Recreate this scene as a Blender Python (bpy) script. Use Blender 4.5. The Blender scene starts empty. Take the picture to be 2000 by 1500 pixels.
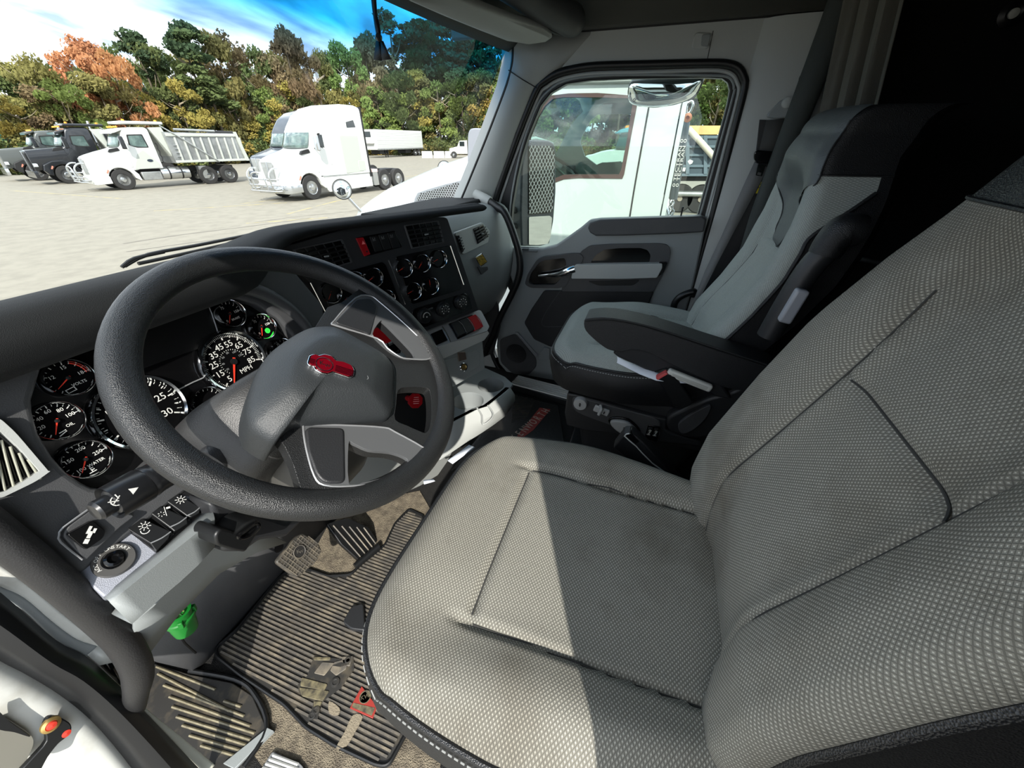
import bpy, bmesh, math, random
from mathutils import Vector, Matrix
from math import sin, cos, pi, radians, sqrt, hypot
random.seed(7)
S = bpy.context.scene
COL = S.collection
# ---------------------------------------------------------------- camera
CAM = Vector((-.378, -.436, 1.1))
_y, _p = radians(19.2), radians(32.35)
_h = Vector((cos(_y), sin(_y), 0))
CF = _h*cos(_p) - Vector((0, 0, 1))*sin(_p)
CR = Vector((sin(_y), -cos(_y), 0))
CU = CR.cross(CF)
cd = bpy.data.cameras.new('camera'); cam = bpy.data.objects.new('camera', cd); COL.objects.link(cam)
cam.matrix_world = Matrix(((CR.x, CU.x, -CF.x, CAM.x), (CR.y, CU.y, -CF.y, CAM.y), (CR.z, CU.z, -CF.z, CAM.z), (0, 0, 0, 1)))
cd.sensor_width = 36; cd.lens = 13.5; cd.clip_start = .02; cd.clip_end = 600
S.camera = cam
# ---------------------------------------------------------------- light
S.view_settings.view_transform = 'Standard'; S.view_settings.look = 'None'
S.view_settings.gamma = 1; S.view_settings.use_curve_mapping = False
S.view_settings.exposure = 0.72
SUN_AZ, SUN_EL = 26, 38           # light travels towards +x, a little forward
sd = bpy.data.lights.new('sun', 'SUN'); so = bpy.data.objects.new('sun', sd); COL.objects.link(so)
sd.energy = 4.2; sd.angle = radians(.55); sd.color = (1, .955, .88)
_l = Vector((cos(radians(SUN_EL))*cos(radians(SUN_AZ)), cos(radians(SUN_EL))*sin(radians(SUN_AZ)), -sin(radians(SUN_EL))))
so.rotation_euler = _l.to_track_quat('-Z', 'Y').to_euler()
so.location = (-20, -10, 25)

def lin(c):
    return tuple(((x/255)/12.92 if x/255 <= .04045 else ((x/255+.055)/1.055)**2.4) for x in c)

class NT:
    """tiny node-tree writer"""
    def __init__(s, nt): s.t = nt; nt.nodes.clear()
    def n(s, typ, inp=None, **kw):
        nd = s.t.nodes.new(typ)
        for k, v in kw.items(): setattr(nd, k, v)
        for k, v in (inp or {}).items():
            sk = nd.inputs[k]
            if isinstance(v, bpy.types.NodeSocket): s.t.links.new(v, sk)
            else: sk.default_value = v
        return nd
    def math(s, op, a, b=0., c=0., clamp=False):
        nd = s.n('ShaderNodeMath', {0: a, 1: b, 2: c}, operation=op); nd.use_clamp = clamp
        return nd.outputs[0]
    def mix(s, f, a, b):
        nd = s.n('ShaderNodeMix', data_type='RGBA')
        for k, v in ((0, f), (6, a), (7, b)):
            if isinstance(v, bpy.types.NodeSocket): s.t.links.new(v, nd.inputs[k])
            else: nd.inputs[k].default_value = v if k == 0 or len(v) == 4 else (*v, 1)
        return nd.outputs[2]
    def ramp(s, f, stops):
        nd = s.n('ShaderNodeValToRGB', {0: f}); e = nd.color_ramp.elements
        while len(e) < len(stops): e.new(.5)
        for i, (p, c) in enumerate(stops): e[i].position = p; e[i].color = (*c, 1)
        return nd.outputs[0]

# world: bright thin cloud over blue, grey-blue streaks
W = bpy.data.worlds.new('sky'); S.world = W; W.use_nodes = True
w = NT(W.node_tree)
tc = w.n('ShaderNodeTexCoord'); sep = w.n('ShaderNodeSeparateXYZ', {0: tc.outputs['Generated']})
zz = sep.outputs[2]
den = w.math('ADD', w.math('MAXIMUM', zz, 0.), .22)
cx_ = w.math('DIVIDE', sep.outputs[0], den); cy_ = w.math('DIVIDE', sep.outputs[1], den)
cv = w.n('ShaderNodeCombineXYZ', {0: w.math('MULTIPLY', cx_, .9), 1: w.math('MULTIPLY', cy_, 1.6), 2: 0.}).outputs[0]
n1 = w.n('ShaderNodeTexNoise', {'Vector': cv, 'Scale': .9, 'Detail': 6., 'Roughness': .55, 'Distortion': .6}).outputs[0]
n2 = w.n('ShaderNodeTexNoise', {'Vector': cv, 'Scale': 2.2, 'Detail': 4., 'Roughness': .5, 'Distortion': .3}).outputs[0]
blue = w.ramp(zz, [(0., (.36, .50, .66)), (.25, (.17, .33, .62)), (1., (.08, .18, .45))])
cloudc = w.ramp(n2, [(.40, (.25, .30, .36)), (.62, (.80, .82, .84))])
cover = w.ramp(n1, [(.24, (0, 0, 0)), (.44, (1, 1, 1))])
skyc = w.mix(cover, blue, cloudc)
gr = w.mix(w.math('GREATER_THAN', zz, -.01), (.28, .27, .24, 1), skyc)
bg = w.n('ShaderNodeBackground', {'Color': gr, 'Strength': 2.5})
w.n('ShaderNodeOutputWorld', {'Surface': bg.outputs[0]})

# ---------------------------------------------------------------- materials
MATS = {}
def mat(name, rgb, rough=.5, metal=0., bump=None, var=None, spec=.5, coat=0., sheen=0., emit=None, stretch=None):
    if name in MATS: return MATS[name]
    m = bpy.data.materials.new(name); m.use_nodes = True; t = NT(m.node_tree)
    b = t.n('ShaderNodeBsdfPrincipled'); b.inputs['Roughness'].default_value = rough
    b.inputs['Metallic'].default_value = metal; b.inputs['Specular IOR Level'].default_value = spec
    b.inputs['Coat Weight'].default_value = coat; b.inputs['Sheen Weight'].default_value = sheen
    base = (*lin(rgb), 1)
    co = t.n('ShaderNodeTexCoord').outputs['Object']
    if stretch: co = t.n('ShaderNodeMapping', {0: co, 3: stretch}).outputs[0]
    if var:                      # (scale, other colour, amount lo, hi)
        nz = t.n('ShaderNodeTexNoise', {'Vector': co, 'Scale': var[0], 'Detail': 6., 'Roughness': .6}).outputs[0]
        f = t.ramp(nz, [(var[2], (0, 0, 0)), (var[3], (1, 1, 1))])
        t.t.links.new(t.mix(f, base, (*lin(var[1]), 1)), b.inputs['Base Color'])
    else: b.inputs['Base Color'].default_value = base
    if bump:
        nz = t.n('ShaderNodeTexVoronoi' if len(bump) > 2 else 'ShaderNodeTexNoise', {'Vector': co, 'Scale': bump[0]}).outputs[0]
        bp = t.n('ShaderNodeBump', {'Height': nz, 'Strength': bump[1], 'Distance': .002})
        t.t.links.new(bp.outputs[0], b.inputs['Normal'])
    if emit:
        b.inputs['Emission Color'].default_value = (*lin(rgb), 1); b.inputs['Emission Strength'].default_value = emit
    t.n('ShaderNodeOutputMaterial', {'Surface': b.outputs[0]})
    MATS[name] = m; return m

def glassmat(name, tint=(.9, .95, .93), refl=.06, band=None, dirt=0., dark=None):
    m = bpy.data.materials.new(name); m.use_nodes = True; t = NT(m.node_tree)
    col = (*tint, 1)
    co = t.n('ShaderNodeTexCoord').outputs['Object']
    if band:
        z = t.n('ShaderNodeSeparateXYZ', {0: co}).outputs[2]
        f = t.n('ShaderNodeMapRange', {0: z, 1: band[0], 2: band[1], 3: 0., 4: 1.}, interpolation_type='SMOOTHSTEP').outputs[0]
        col = t.mix(f, (*tint, 1), (*band[2], 1))
    tr = t.n('ShaderNodeBsdfTransparent', {0: col})
    gl = t.n('ShaderNodeBsdfGlossy', {0: (1, 1, 1, 1), 'Roughness': .01})
    lw = t.n('ShaderNodeLayerWeight', {0: .5}).outputs['Facing']
    fac = t.math('MULTIPLY', t.math('ADD', t.math('MULTIPLY', t.math('POWER', lw, 5.), 9.), 1.), refl, clamp=True)
    mx = t.n('ShaderNodeMixShader', {0: fac, 1: tr.outputs[0], 2: gl.outputs[0]})
    out = mx.outputs[0]
    if dirt:
        nz = t.n('ShaderNodeTexNoise', {'Vector': co, 'Scale': 3., 'Detail': 8., 'Roughness': .6, 'Distortion': 1.}).outputs[0]
        f = t.ramp(nz, [(.5, (0, 0, 0)), (.75, (dirt,)*3)])
        df = t.n('ShaderNodeBsdfDiffuse', {0: (.85, .85, .85, 1)})
        out = t.n('ShaderNodeMixShader', {0: f, 1: out, 2: df.outputs[0]}).outputs[0]
    t.n('ShaderNodeOutputMaterial', {'Surface': out})
    MATS[name] = m; return m

def fabricmat(name, base, light, dark, pitch=.0085, bump=.6, stain=None, ax=1., ay=1.25):
    """woven seat cloth: staggered raised specks on a UV in metres"""
    m = bpy.data.materials.new(name); m.use_nodes = True; t = NT(m.node_tree)
    uv = t.n('ShaderNodeUVMap').outputs[0]
    sp = t.n('ShaderNodeSeparateXYZ', {0: uv})
    u = t.math('MULTIPLY', sp.outputs[0], ax/pitch); v = t.math('MULTIPLY', sp.outputs[1], ay/pitch)
    def dot(o):
        a = t.math('ABSOLUTE', t.math('SUBTRACT', t.math('FRACT', t.math('ADD', u, o)), .5))
        b_ = t.math('ABSOLUTE', t.math('SUBTRACT', t.math('FRACT', t.math('ADD', v, o)), .5))
        return t.math('ADD', a, t.math('MULTIPLY', b_, 1.15))
    d = t.math('MINIMUM', dot(0.), dot(.5))
    spk = t.n('ShaderNodeMapRange', {0: d, 1: .10, 2: .24, 3: 1., 4: 0.}, interpolation_type='SMOOTHSTEP').outputs[0]
    gap = t.n('ShaderNodeMapRange', {0: d, 1: .36, 2: .50, 3: 0., 4: 1.}, interpolation_type='SMOOTHSTEP').outputs[0]
    co = t.n('ShaderNodeTexCoord').outputs['Object']
    nz = t.n('ShaderNodeTexNoise', {'Vector': co, 'Scale': 260., 'Detail': 3.}).outputs[0]
    c = t.mix(nz, tuple(x*.8 for x in lin(base)), tuple(x*1.2 for x in lin(base)))
    c = t.mix(t.math('MULTIPLY', spk, .75), c, lin(light)); c = t.mix(t.math('MULTIPLY', gap, .5), c, lin(dark))
    if stain:
        n3 = t.n('ShaderNodeTexNoise', {'Vector': co, 'Scale': 5., 'Detail': 4., 'Roughness': .6}).outputs[0]
        f = t.ramp(n3, [(.48, (0, 0, 0)), (.72, (.55, .55, .55))])
        mul = t.n('ShaderNodeMix', data_type='RGBA', blend_type='MULTIPLY')
        t.t.links.new(f, mul.inputs[0]); t.t.links.new(c, mul.inputs[6]); mul.inputs[7].default_value = (*lin(stain), 1)
        c = mul.outputs[2]
    hgt = t.math('SUBTRACT', spk, gap)
    bp = t.n('ShaderNodeBump', {'Height': hgt, 'Strength': bump, 'Distance': .0012})
    b = t.n('ShaderNodeBsdfPrincipled', {'Base Color': c, 'Roughness': .85, 'Normal': bp.outputs[0], 'Specular IOR Level': .25})
    t.n('ShaderNodeOutputMaterial', {'Surface': b.outputs[0]})
    MATS[name] = m; return m

PLG = mat('trim_light', (174, 177, 174), .55, bump=(900, .12))
PLM = mat('trim_mid', (138, 143, 143), .5, bump=(700, .15))
PLC = mat('trim_charcoal', (66, 67, 69), .5, bump=(700, .18), var=(9, (76, 76, 76), .45, .8))
PLD = mat('trim_dark', (38, 39, 41), .45, bump=(700, .2))
BLK = mat('black_plastic', (20, 21, 22), .4)
GBK = mat('gloss_black', (10, 10, 11), .12)
PADT = mat('dash_pad', (27, 29, 30), .78, spec=.3, bump=(1100, .2, 1))
LEA = mat('black_leather', (26, 27, 29), .42, bump=(620, .4, 1))
LEAG = mat('grey_vinyl', (88, 93, 93), .5, bump=(300, .25, 1))
WHEELM = mat('wheel_rubber', (31, 32, 33), .40, bump=(850, .35, 1))
SIL = mat('satin_silver', (168, 170, 172), .35, .55)
SILT = mat('textured_silver', (150, 153, 162), .45, .25, bump=(900, .25, 1))
CHR = mat('chrome', (225, 228, 230), .08, 1.)
WHT = mat('white_print', (205, 205, 200), .6)
GRY = mat('grey_print', (120, 122, 122), .6)
RED = mat('red_plastic', (152, 14, 24), .3)
NEED = mat('needle_red', (225, 60, 40), .4)
WPNT = mat('white_paint', (222, 224, 222), .25, coat=.4)
STITCH = mat('stitch', (150, 152, 150), .8)
GLS = glassmat('clear_glass', (.93, .96, .94), .05)

# ---------------------------------------------------------------- frames and pixel picking
class Fr:
    def __init__(s, O, X, Vv):
        s.O = Vector(O); s.X = Vector(X).normalized(); s.V = Vector(Vv); s.V = (s.V - s.X*s.X.dot(s.V)).normalized()
        s.N = s.X.cross(s.V)
    def w(s, u, v, n=0.): return s.O + s.X*u + s.V*v + s.N*n
    def px(s, x, y, off=0.):     # photo pixel -> (u,v) on this plane lifted by off
        d = ray(x, y); o = s.O + s.N*off
        k = (o - CAM).dot(s.N)/d.dot(s.N); c = CAM + d*k - s.O
        return (c.dot(s.X), c.dot(s.V))
    def pp(s, pts, off=0.): return [s.px(x, y, off) for x, y in pts]
    def rot(s, a, u=0, v=0, n=0):
        return Fr(s.w(u, v, n), s.X*cos(a)+s.V*sin(a), s.V*cos(a)-s.X*sin(a))
def ray(x, y): return CF*750 + CR*(x-1000) + CU*(750-y)
def onX(px, py, x): d = ray(px, py); return CAM + d*((x-CAM.x)/d.x)
def onY(px, py, y): d = ray(px, py); return CAM + d*((y-CAM.y)/d.y)
def onZ(px, py, z): d = ray(px, py); return CAM + d*((z-CAM.z)/d.z)
def FX(x): return Fr((x, 0, 0), (0, -1, 0), (0, 0, 1))      # faces -x ; u = -y, v = z
def FY(y): return Fr((0, y, 0), (1, 0, 0), (0, 0, 1))       # faces -y ; u = x, v = z
def FZ(z): return Fr((0, 0, z), (1, 0, 0), (0, 1, 0))       # faces +z ; u = x, v = y

# ---------------------------------------------------------------- objects
def link(name, me, m, parent=None, smooth=True, ang=38, mods=()):
    if isinstance(me, bmesh.types.BMesh):
        bm = me; me = bpy.data.meshes.new(name); bmesh.ops.recalc_face_normals(bm, faces=bm.faces) if not getattr(link, 'keep', False) else None
        bm.to_mesh(me); bm.free()
    if smooth:
        me.shade_smooth(); me.set_sharp_from_angle(angle=radians(ang))
    o = bpy.data.objects.new(name, me)
    if m is not None: me.materials.append(m)
    COL.objects.link(o)
    if parent is not None: attach(o, parent)
    return o
def attach(o, p):
    o.parent = p
    o.matrix_parent_inverse = Matrix.Translation(-p.location) if p.type == 'EMPTY' else Matrix.Identity(4)
def thing(name, label, cat, loc=(0, 0, 0), group=None):
    o = bpy.data.objects.new(name, None); o.empty_display_size = .05; COL.objects.link(o); o.location = loc
    o['label'] = label; o['category'] = cat
    if group: o['group'] = group
    return o
def tag(o, label, cat, group=None):
    o['label'] = label; o['category'] = cat
    if group: o['group'] = group
    return o
def struct(o, label=None):
    o['kind'] = 'structure'
    if label: o['label'] = label
    return o
def lab(o, s): o['label'] = s; return o

def cr(pts, n=6, closed=True):   # Catmull-Rom through points (2D or 3D)
    P = [Vector(p) if len(p) == 3 else Vector((p[0], p[1], 0)) for p in pts]; L = len(P); out = []
    rng = range(L) if closed else range(L-1)
    for i in rng:
        if closed: a, b, c, d = P[i-1], P[i], P[(i+1) % L], P[(i+2) % L]
        else: a, b, c, d = P[max(i-1, 0)], P[i], P[i+1], P[min(i+2, L-1)]
        for k in range(n):
            t = k/n; out.append(.5*((2*b) + (c-a)*t + (2*a-5*b+4*c-d)*t*t + (3*b-a-3*c+d)*t**3))
    if not closed: out.append(P[-1])
    return [tuple(q) if len(pts[0]) == 3 else (q.x, q.y) for q in out]
def rc(pts, r, n=4):             # round the corners of a 2D polygon
    out = []; L = len(pts)
    for i in range(L):
        p = Vector(pts[i][:2]); a = Vector(pts[i-1][:2]) - p; b = Vector(pts[(i+1) % L][:2]) - p
        rr = r[i] if isinstance(r, (list, tuple)) else r
        q = min(rr, a.length*.48, b.length*.48)
        if q < 1e-6: out.append(tuple(p)); continue
        s, e = p + a.normalized()*q, p + b.normalized()*q
        for k in range(n+1):
            t = k/n; out.append(tuple(s*(1-t)**2 + p*2*t*(1-t) + e*t*t))
    return out
def rect(x0, y0, x1, y1): return [(x0, y0), (x1, y0), (x1, y1), (x0, y1)]
def circ(u, v, r, n=32, ry=None): return [(u+r*cos(2*pi*k/n), v+(ry or r)*sin(2*pi*k/n)) for k in range(n)]
def grow(pts, d):                # crude outline offset
    c = sum((Vector(p[:2]) for p in pts), Vector((0, 0)))/len(pts); out = []
    for p in pts:
        e = Vector(p[:2]) - c; out.append(tuple(c + e*(1 + d/max(e.length, 1e-6))))
    return out

def prism(name, fr, pts, n0, n1, m, parent=None, holes=(), bev=0., seg=2, smooth=True, dome=None):
    bm = bmesh.new()
    loops = [pts, *holes]
    if not holes:
        A = [bm.verts.new(fr.w(u, v, n1)) for u, v in pts]; B = [bm.verts.new(fr.w(u, v, n0)) for u, v in pts]
        bm.faces.new(A); bm.faces.new(B[::-1]); L = len(A)
        for i in range(L): bm.faces.new((A[i], B[i], B[(i+1) % L], A[(i+1) % L]))
    else:
        for nn in (n1, n0):
            es = []
            for lp in loops:
                vs = [bm.verts.new(fr.w(u, v, nn)) for u, v in lp]
                es += [bm.edges.new((vs[i], vs[(i+1) % len(vs)])) for i in range(len(vs))]
            bmesh.ops.triangle_fill(bm, edges=es, use_beauty=True, use_dissolve=False, normal=fr.N)
        bm.verts.ensure_lookup_table()
        tot = sum(len(l) for l in loops); k = 0
        for lp in loops:
            L = len(lp)
            for i in range(L):
                a, b = k+i, k+(i+1) % L
                try: bm.faces.new((bm.verts[a], bm.verts[tot+a], bm.verts[tot+b], bm.verts[b]))
                except ValueError: pass
            k += L
    o = link(name, bm, m, parent, smooth)
    if bev: bevel(o, bev, seg)
    return o
def bevel(o, wd, seg=2, ang=30):
    md = o.modifiers.new('bevel', 'BEVEL'); md.width = wd; md.segments = seg; md.limit_method = 'ANGLE'; md.angle_limit = radians(ang); md.harden_normals = False
    return o
def sub(o, lv=2):
    md = o.modifiers.new('sub', 'SUBSURF'); md.levels = md.render_levels = lv; return o
def solid(o, th, off=-1):
    md = o.modifiers.new('solid', 'SOLIDIFY'); md.thickness = th; md.offset = off; return o
def loft(name, rows, m, parent=None, closed=False, caps=False, uv=None, flip=False, ang=40):
    nr, nc = len(rows), len(rows[0])
    vs = [tuple(p) for r in rows for p in r]; fs = []; 
    for i in range(nr-1):
        for j in range(nc if closed else nc-1):
            a, b = i*nc+j, i*nc+(j+1) % nc
            f = (a, b, b+nc, a+nc); fs.append(f[::-1] if flip else f)
    if caps:
        fs.append(tuple(range(nc))[::-1]); fs.append(tuple((nr-1)*nc+j for j in range(nc)))
    me = bpy.data.meshes.new(name); me.from_pydata(vs, [], fs); 
    if uv:
        l = me.uv_layers.new(name='UVMap')
        for lp in me.loops: l.data[lp.index].uv = uv[lp.vertex_index]
    me.update()
    if caps or closed:
        bm = bmesh.new(); bm.from_mesh(me); bmesh.ops.recalc_face_normals(bm, faces=bm.faces); bm.to_mesh(me); bm.free()
    return link(name, me, m, parent, True, ang)
def tube(name, pts, r, m, parent=None, seg=14, n=6, closed=False, caps=True, flat=1.):
    P = [Vector(p) for p in (cr(pts, n, closed) if n > 1 else pts)]; L = len(P)
    T = [((P[(i+1) % L] - P[i-1]) if closed else (P[min(i+1, L-1)] - P[max(i-1, 0)])).normalized() for i in range(L)]
    up = Vector((0, 0, 1)) if abs(T[0].z) < .9 else Vector((0, 1, 0))
    nrm = (up - T[0]*T[0].dot(up)).normalized(); rows = []
    for i in range(L):
        nrm = (nrm - T[i]*T[i].dot(nrm)).normalized(); b = T[i].cross(nrm)
        if isinstance(r, (list, tuple)):
            f = i/(L-1)*(len(r)-1); k = min(int(f), len(r)-2); rr = r[k]+(r[k+1]-r[k])*(f-k)
        else: rr = r
        rows.append([P[i] + (nrm*cos(a)*flat + b*sin(a))*rr for a in [2*pi*j/seg for j in range(seg)]])
    if closed: rows.append(rows[0])
    return loft(name, rows, m, parent, True, caps and not closed)
def lathe(name, fr, prof, m, parent=None, seg=32, u=0, v=0, n=0, a0=0, a1=2*pi, caps=True):
    full = abs(a1-a0-2*pi) < 1e-6
    rows = [[fr.w(u+r*cos(a0+(a1-a0)*k/seg), v+r*sin(a0+(a1-a0)*k/seg), n+h) for k in range(seg if full else seg+1)] for r, h in prof]
    return loft(name, rows, m, parent, full, full and caps, ang=35)
def box(name, fr, u0, v0, n0, u1, v1, n1, m, parent=None, bev=.002, seg=2):
    return prism(name, fr, rect(u0, v0, u1, v1), n0, n1, m, parent, bev=bev, seg=seg)
def txt(name, fr, u, v, n, s, size, m, parent=None, rot=0., th=.0002, sx=1., ax='CENTER'):
    c = bpy.data.curves.new('t', 'FONT'); c.body = s; c.size = size; c.align_x = ax; c.align_y = 'CENTER'; c.extrude = th; c.resolution_u = 2
    to = bpy.data.objects.new('t', c); COL.objects.link(to)
    dg = bpy.context.evaluated_depsgraph_get(); me = bpy.data.meshes.new_from_object(to.evaluated_get(dg))
    bpy.data.objects.remove(to); bpy.data.curves.remove(c)
    X = fr.X*cos(rot)+fr.V*sin(rot); Y = fr.V*cos(rot)-fr.X*sin(rot); O = fr.w(u, v, n)
    for q in me.vertices: q.co = O + X*(q.co.x*sx) + Y*q.co.y + fr.N*q.co.z
    me.materials.clear()
    return link(name, me, m, parent, False)
def bars(name, fr, rects, n0, n1, m, parent=None):   # many small rectangles (u,v,w,h,angle) as one mesh
    vs, fs = [], []
    for (u, v, w_, h_, a) in rects:
        k = len(vs); ca, sa = cos(a), sin(a)
        for n in (n0, n1):
            for du, dv in ((-w_/2, -h_/2), (w_/2, -h_/2), (w_/2, h_/2), (-w_/2, h_/2)):
                vs.append(tuple(fr.w(u+du*ca-dv*sa, v+du*sa+dv*ca, n)))
        fs += [(k+4, k+5, k+6, k+7), (k, k+1, k+5, k+4), (k+1, k+2, k+6, k+5), (k+2, k+3, k+7, k+6), (k+3, k, k+4, k+7)]
    me = bpy.data.meshes.new(name); me.from_pydata(vs, [], fs); me.update()
    return link(name, me, m, parent, False)
def copytree(o, parent=None):
    c = o.copy(); COL.objects.link(c); c.parent = parent
    for ch in o.children: copytree(ch, c)
    return c
# ================================================================ CAB SHELL
def z3(x, y): return (900+x/3, y/3)            # crops used while measuring
def z7(x, y): return (560+x/3.948, 400+y/3.948)
def zd(x, y): return (940+x/3.571, 360+y/3.571)
def z8(x, y): return (x/3.571, 900+y/3.571)
def z6(x, y): return (350+x/3.571, 530+y/3.571)
def z5(x, y): return (x/3.571, 500+y/3.571)
def zs(x, y): return (780+x/5, 640+y/5)
def zb(x, y): return (1350+x/3, 150+y/3)
def zp(x, y): return (1040+x/3.846, 560+y/3.846)
def zm(x, y): return (400+x/3, 1000+y/3)
def zl(x, y): return (x/3.571, 1100+y/3.571)

CARPET = mat('black_carpet', (20, 20, 20), .95, bump=(500, 1., 1), var=(60, (30, 29, 27), .4, .7))
CARPB = mat('tan_carpet', (128, 118, 100), .95, bump=(400, 1., 1), var=(45, (90, 82, 70), .35, .65))
HEAD = mat('headliner', (84, 85, 80), .9, bump=(600, .3))
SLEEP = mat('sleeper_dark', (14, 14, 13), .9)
SEALM = mat('rubber_seal', (16, 17, 19), .45)

fl = box('floor', FZ(0), -.42, -2.4, -.06, 1.42, .60, 0, CARPET); struct(fl)

# passenger side wall with the door aperture
AP = [z3(150, 1430), z3(170, 1290), z3(215, 1130), z3(330, 800), z3(440, 530), z3(490, 475), z3(560, 432), z3(660, 404), z3(800, 386), z3(1100, 378),
      z3(1440, 371), z3(1560, 376), z3(1625, 400), z3(1655, 450), z3(1662, 520), z3(1600, 770), z3(1480, 1240), (1372, 490), (1345, 590), (1312, 700),
      (1255, 800), (1160, 800), (1090, 785), (1030, 762), (990, 738), (965, 700), (955, 655), (955, 600)]
f = FX(1.40); ap = f.pp(AP)
wr = prism('wall_right', f, [(-.42, -.02), (.95, -.02), (.95, 1.425), (-.15, 1.425), (-.40, .86)], -.05, .0, PLG, holes=[ap]); struct(wr)
sl = tube('door_seal', [f.w(u, v, .004) for u, v in ap], .012, SEALM, wr, seg=10, n=3, closed=True)
sl2 = tube('seal_bead', [f.w(u, v, -.012) for u, v in grow(ap, -.019)], .006, PLG, wr, seg=8, n=3, closed=True)
# upper trim above the seam, leaning in to the roof
def wallstrip(name, prof, y0, y1, m, parent=None, n=2):
    rows = [[Vector((x, y0+(y1-y0)*k/n, z)) for k in range(n+1)] for x, z in prof]
    return loft(name, rows, m, parent)
up = wallstrip('trim_1', cr([(1.40, 1.425), (1.395, 1.50), (1.36, 1.60), (1.27, 1.70), (1.1, 1.75)], 5, False), .42, -.95, HEAD); struct(up); solid(up, .02, 1)
box('seam_line', FX(1.399), -.30, 1.421, -.004, .95, 1.4255, .002, BLK, wr, 0)
# vertical split lines of the trim over the door
sm = f.pp([(1393, 60), (1380, 124)]);
prism('trim_gap', f, [(sm[0][0]-.0012, sm[0][1]), (sm[0][0]+.0012, sm[0][1]), (sm[1][0]+.0012, sm[1][1]), (sm[1][0]-.0012, sm[1][1])], -.001, .0008, BLK, wr)
# coat hook pocket
hk = f.pp([z3(1370, 190), z3(1478, 195), z3(1450, 290), z3(1350, 290)]); prism('hook_pocket', f, rc(hk, .012), -.0, .006, PLG, wr, bev=.003)
hk = f.pp([z3(1412, 205), z3(1465, 200), z3(1450, 275), z3(1405, 270)]); prism('coat_hook', f, rc(hk, .006), .004, .010, PLM, wr, bev=.002)

# B pillar, softly rounded, behind the door opening
rows = []
for i in range(13):
    z = 1.42 - 1.40*i/12
    e = onX(1453 - (i/12)**1*150, 150 + i*52, 1.40)
    yb = -.60 - .0*i
    rows.append([Vector((x, y, z)) for x, y in ((1.40, -.645+.05*(i/12)), (1.385, -.67+.05*(i/12)), (1.375, -.70+.04*(i/12)), (1.37, -.76), (1.372, -.83), (1.39, -.95))])
bp = loft('trim_2', rows, PLG); struct(bp)
# roof and the sleeper shell
rf = prism('ceiling', FZ(1.75), [(-.50, -2.4), (1.42, -2.4), (1.42, -.0), (1.1, .05), (-.2, .05), (-.5, -.0)], 0, .05, HEAD); struct(rf)
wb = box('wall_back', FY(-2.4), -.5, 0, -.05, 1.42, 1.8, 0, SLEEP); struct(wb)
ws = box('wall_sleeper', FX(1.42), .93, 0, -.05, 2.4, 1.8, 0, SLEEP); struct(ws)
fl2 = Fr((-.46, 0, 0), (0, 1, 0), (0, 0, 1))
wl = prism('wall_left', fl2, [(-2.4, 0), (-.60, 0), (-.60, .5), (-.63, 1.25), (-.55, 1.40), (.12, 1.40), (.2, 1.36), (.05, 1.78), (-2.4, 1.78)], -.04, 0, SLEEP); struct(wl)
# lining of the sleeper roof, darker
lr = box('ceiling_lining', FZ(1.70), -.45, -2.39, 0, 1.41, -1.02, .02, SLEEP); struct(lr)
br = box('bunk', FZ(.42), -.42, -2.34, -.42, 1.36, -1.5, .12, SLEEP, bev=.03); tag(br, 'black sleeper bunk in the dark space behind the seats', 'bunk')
rl = tube('grab_rail', [onY(1580, 486, -1.05), onY(1760, 522, -1.05), onY(2080, 586, -1.05)], .007, mat('dull_metal', (120, 120, 118), .35, .6), n=1); tag(rl, 'dull metal rail in the dark gap between the two seats', 'rail')
lf = Fr(onX(1975, 28, 1.405), (0, -1, 0), (0, 0, 1))
dl = lathe('dome_lamp', lf, [(.028, 0), (.03, .006), (.018, .012), (.012, .008)], BLK, seg=20); tag(dl, 'small round lamp in the dark upper corner of the sleeper', 'lamp')
lathe('lens', lf, [(.012, .004), (.011, .012), (.004, .015)], mat('lamp_lens', (225, 225, 215), .15), dl, seg=16)

# A pillar, passenger side: from the windscreen edge to the door seal
WE = [(1002, 88), (1001, 120), (990, 165), (960, 245), (930, 320), (903, 385), (885, 425)]
DE = [z3(560, 430), z3(440, 530), z3(400, 620), z3(330, 800), z3(270, 980), z3(215, 1130), z3(170, 1290)]
rows = []
for a, b in zip(WE, DE):
    A = onX(*a, 1.335); B = onX(*b, 1.40); A2 = A + Vector((.02, .05, 0)); M = (A*.55+B*.45) + Vector((-.022, -.012, 0)); M2 = (A*.15+B*.85)+Vector((-.012, -.006, 0))
    rows.append([A2, A, A*.8+M*.2+Vector((-.006, 0, 0)), M, M2, B])
rows.insert(0, [onX(1002, 60, 1.335)+Vector((.02, .05, .0)), onX(1004, 62, 1.335), onX(1060, 70, 1.36), onX(1120, 64, 1.388), onX(1160, 62, 1.402), onX(1200, 60, 1.412)])
apil = loft('trim_3', rows, PLG); struct(apil); solid(apil, .006, 1)
tube('pillar_gap', [onX(*z3(278, 410), 1.325), onX(*z3(360, 465), 1.34), onX(*z3(445, 515), 1.385)], .0016, BLK, apil, seg=6, n=4)
# black edge of the windscreen glass
tube('glass_edge', [onX(*p, 1.337) for p in [(1002, 82), (1001, 120), (990, 165), (960, 245), (930, 320), (903, 385), (885, 425)]], .006, SEALM, apil, seg=8, n=4)

# windscreen: curved sheet, blue shade band along its top
def wsy(x, z):
    t = (x-.45)/.92
    return .50 + .10*(1-t*t) - (z-.87)*.62
WSG = glassmat('windscreen_glass', (.95, .97, .96), .035, band=(1.19, 1.33, (.012, .25, .52)), dirt=.03)
rows = []
for i in range(9):
    z = .80 + .62*i/8
    rows.append([Vector((x, wsy(x, z), z)) for x in [-.52+1.87*j/16 for j in range(17)]])
wsn = loft('window_1', rows, WSG); struct(wsn)
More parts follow.
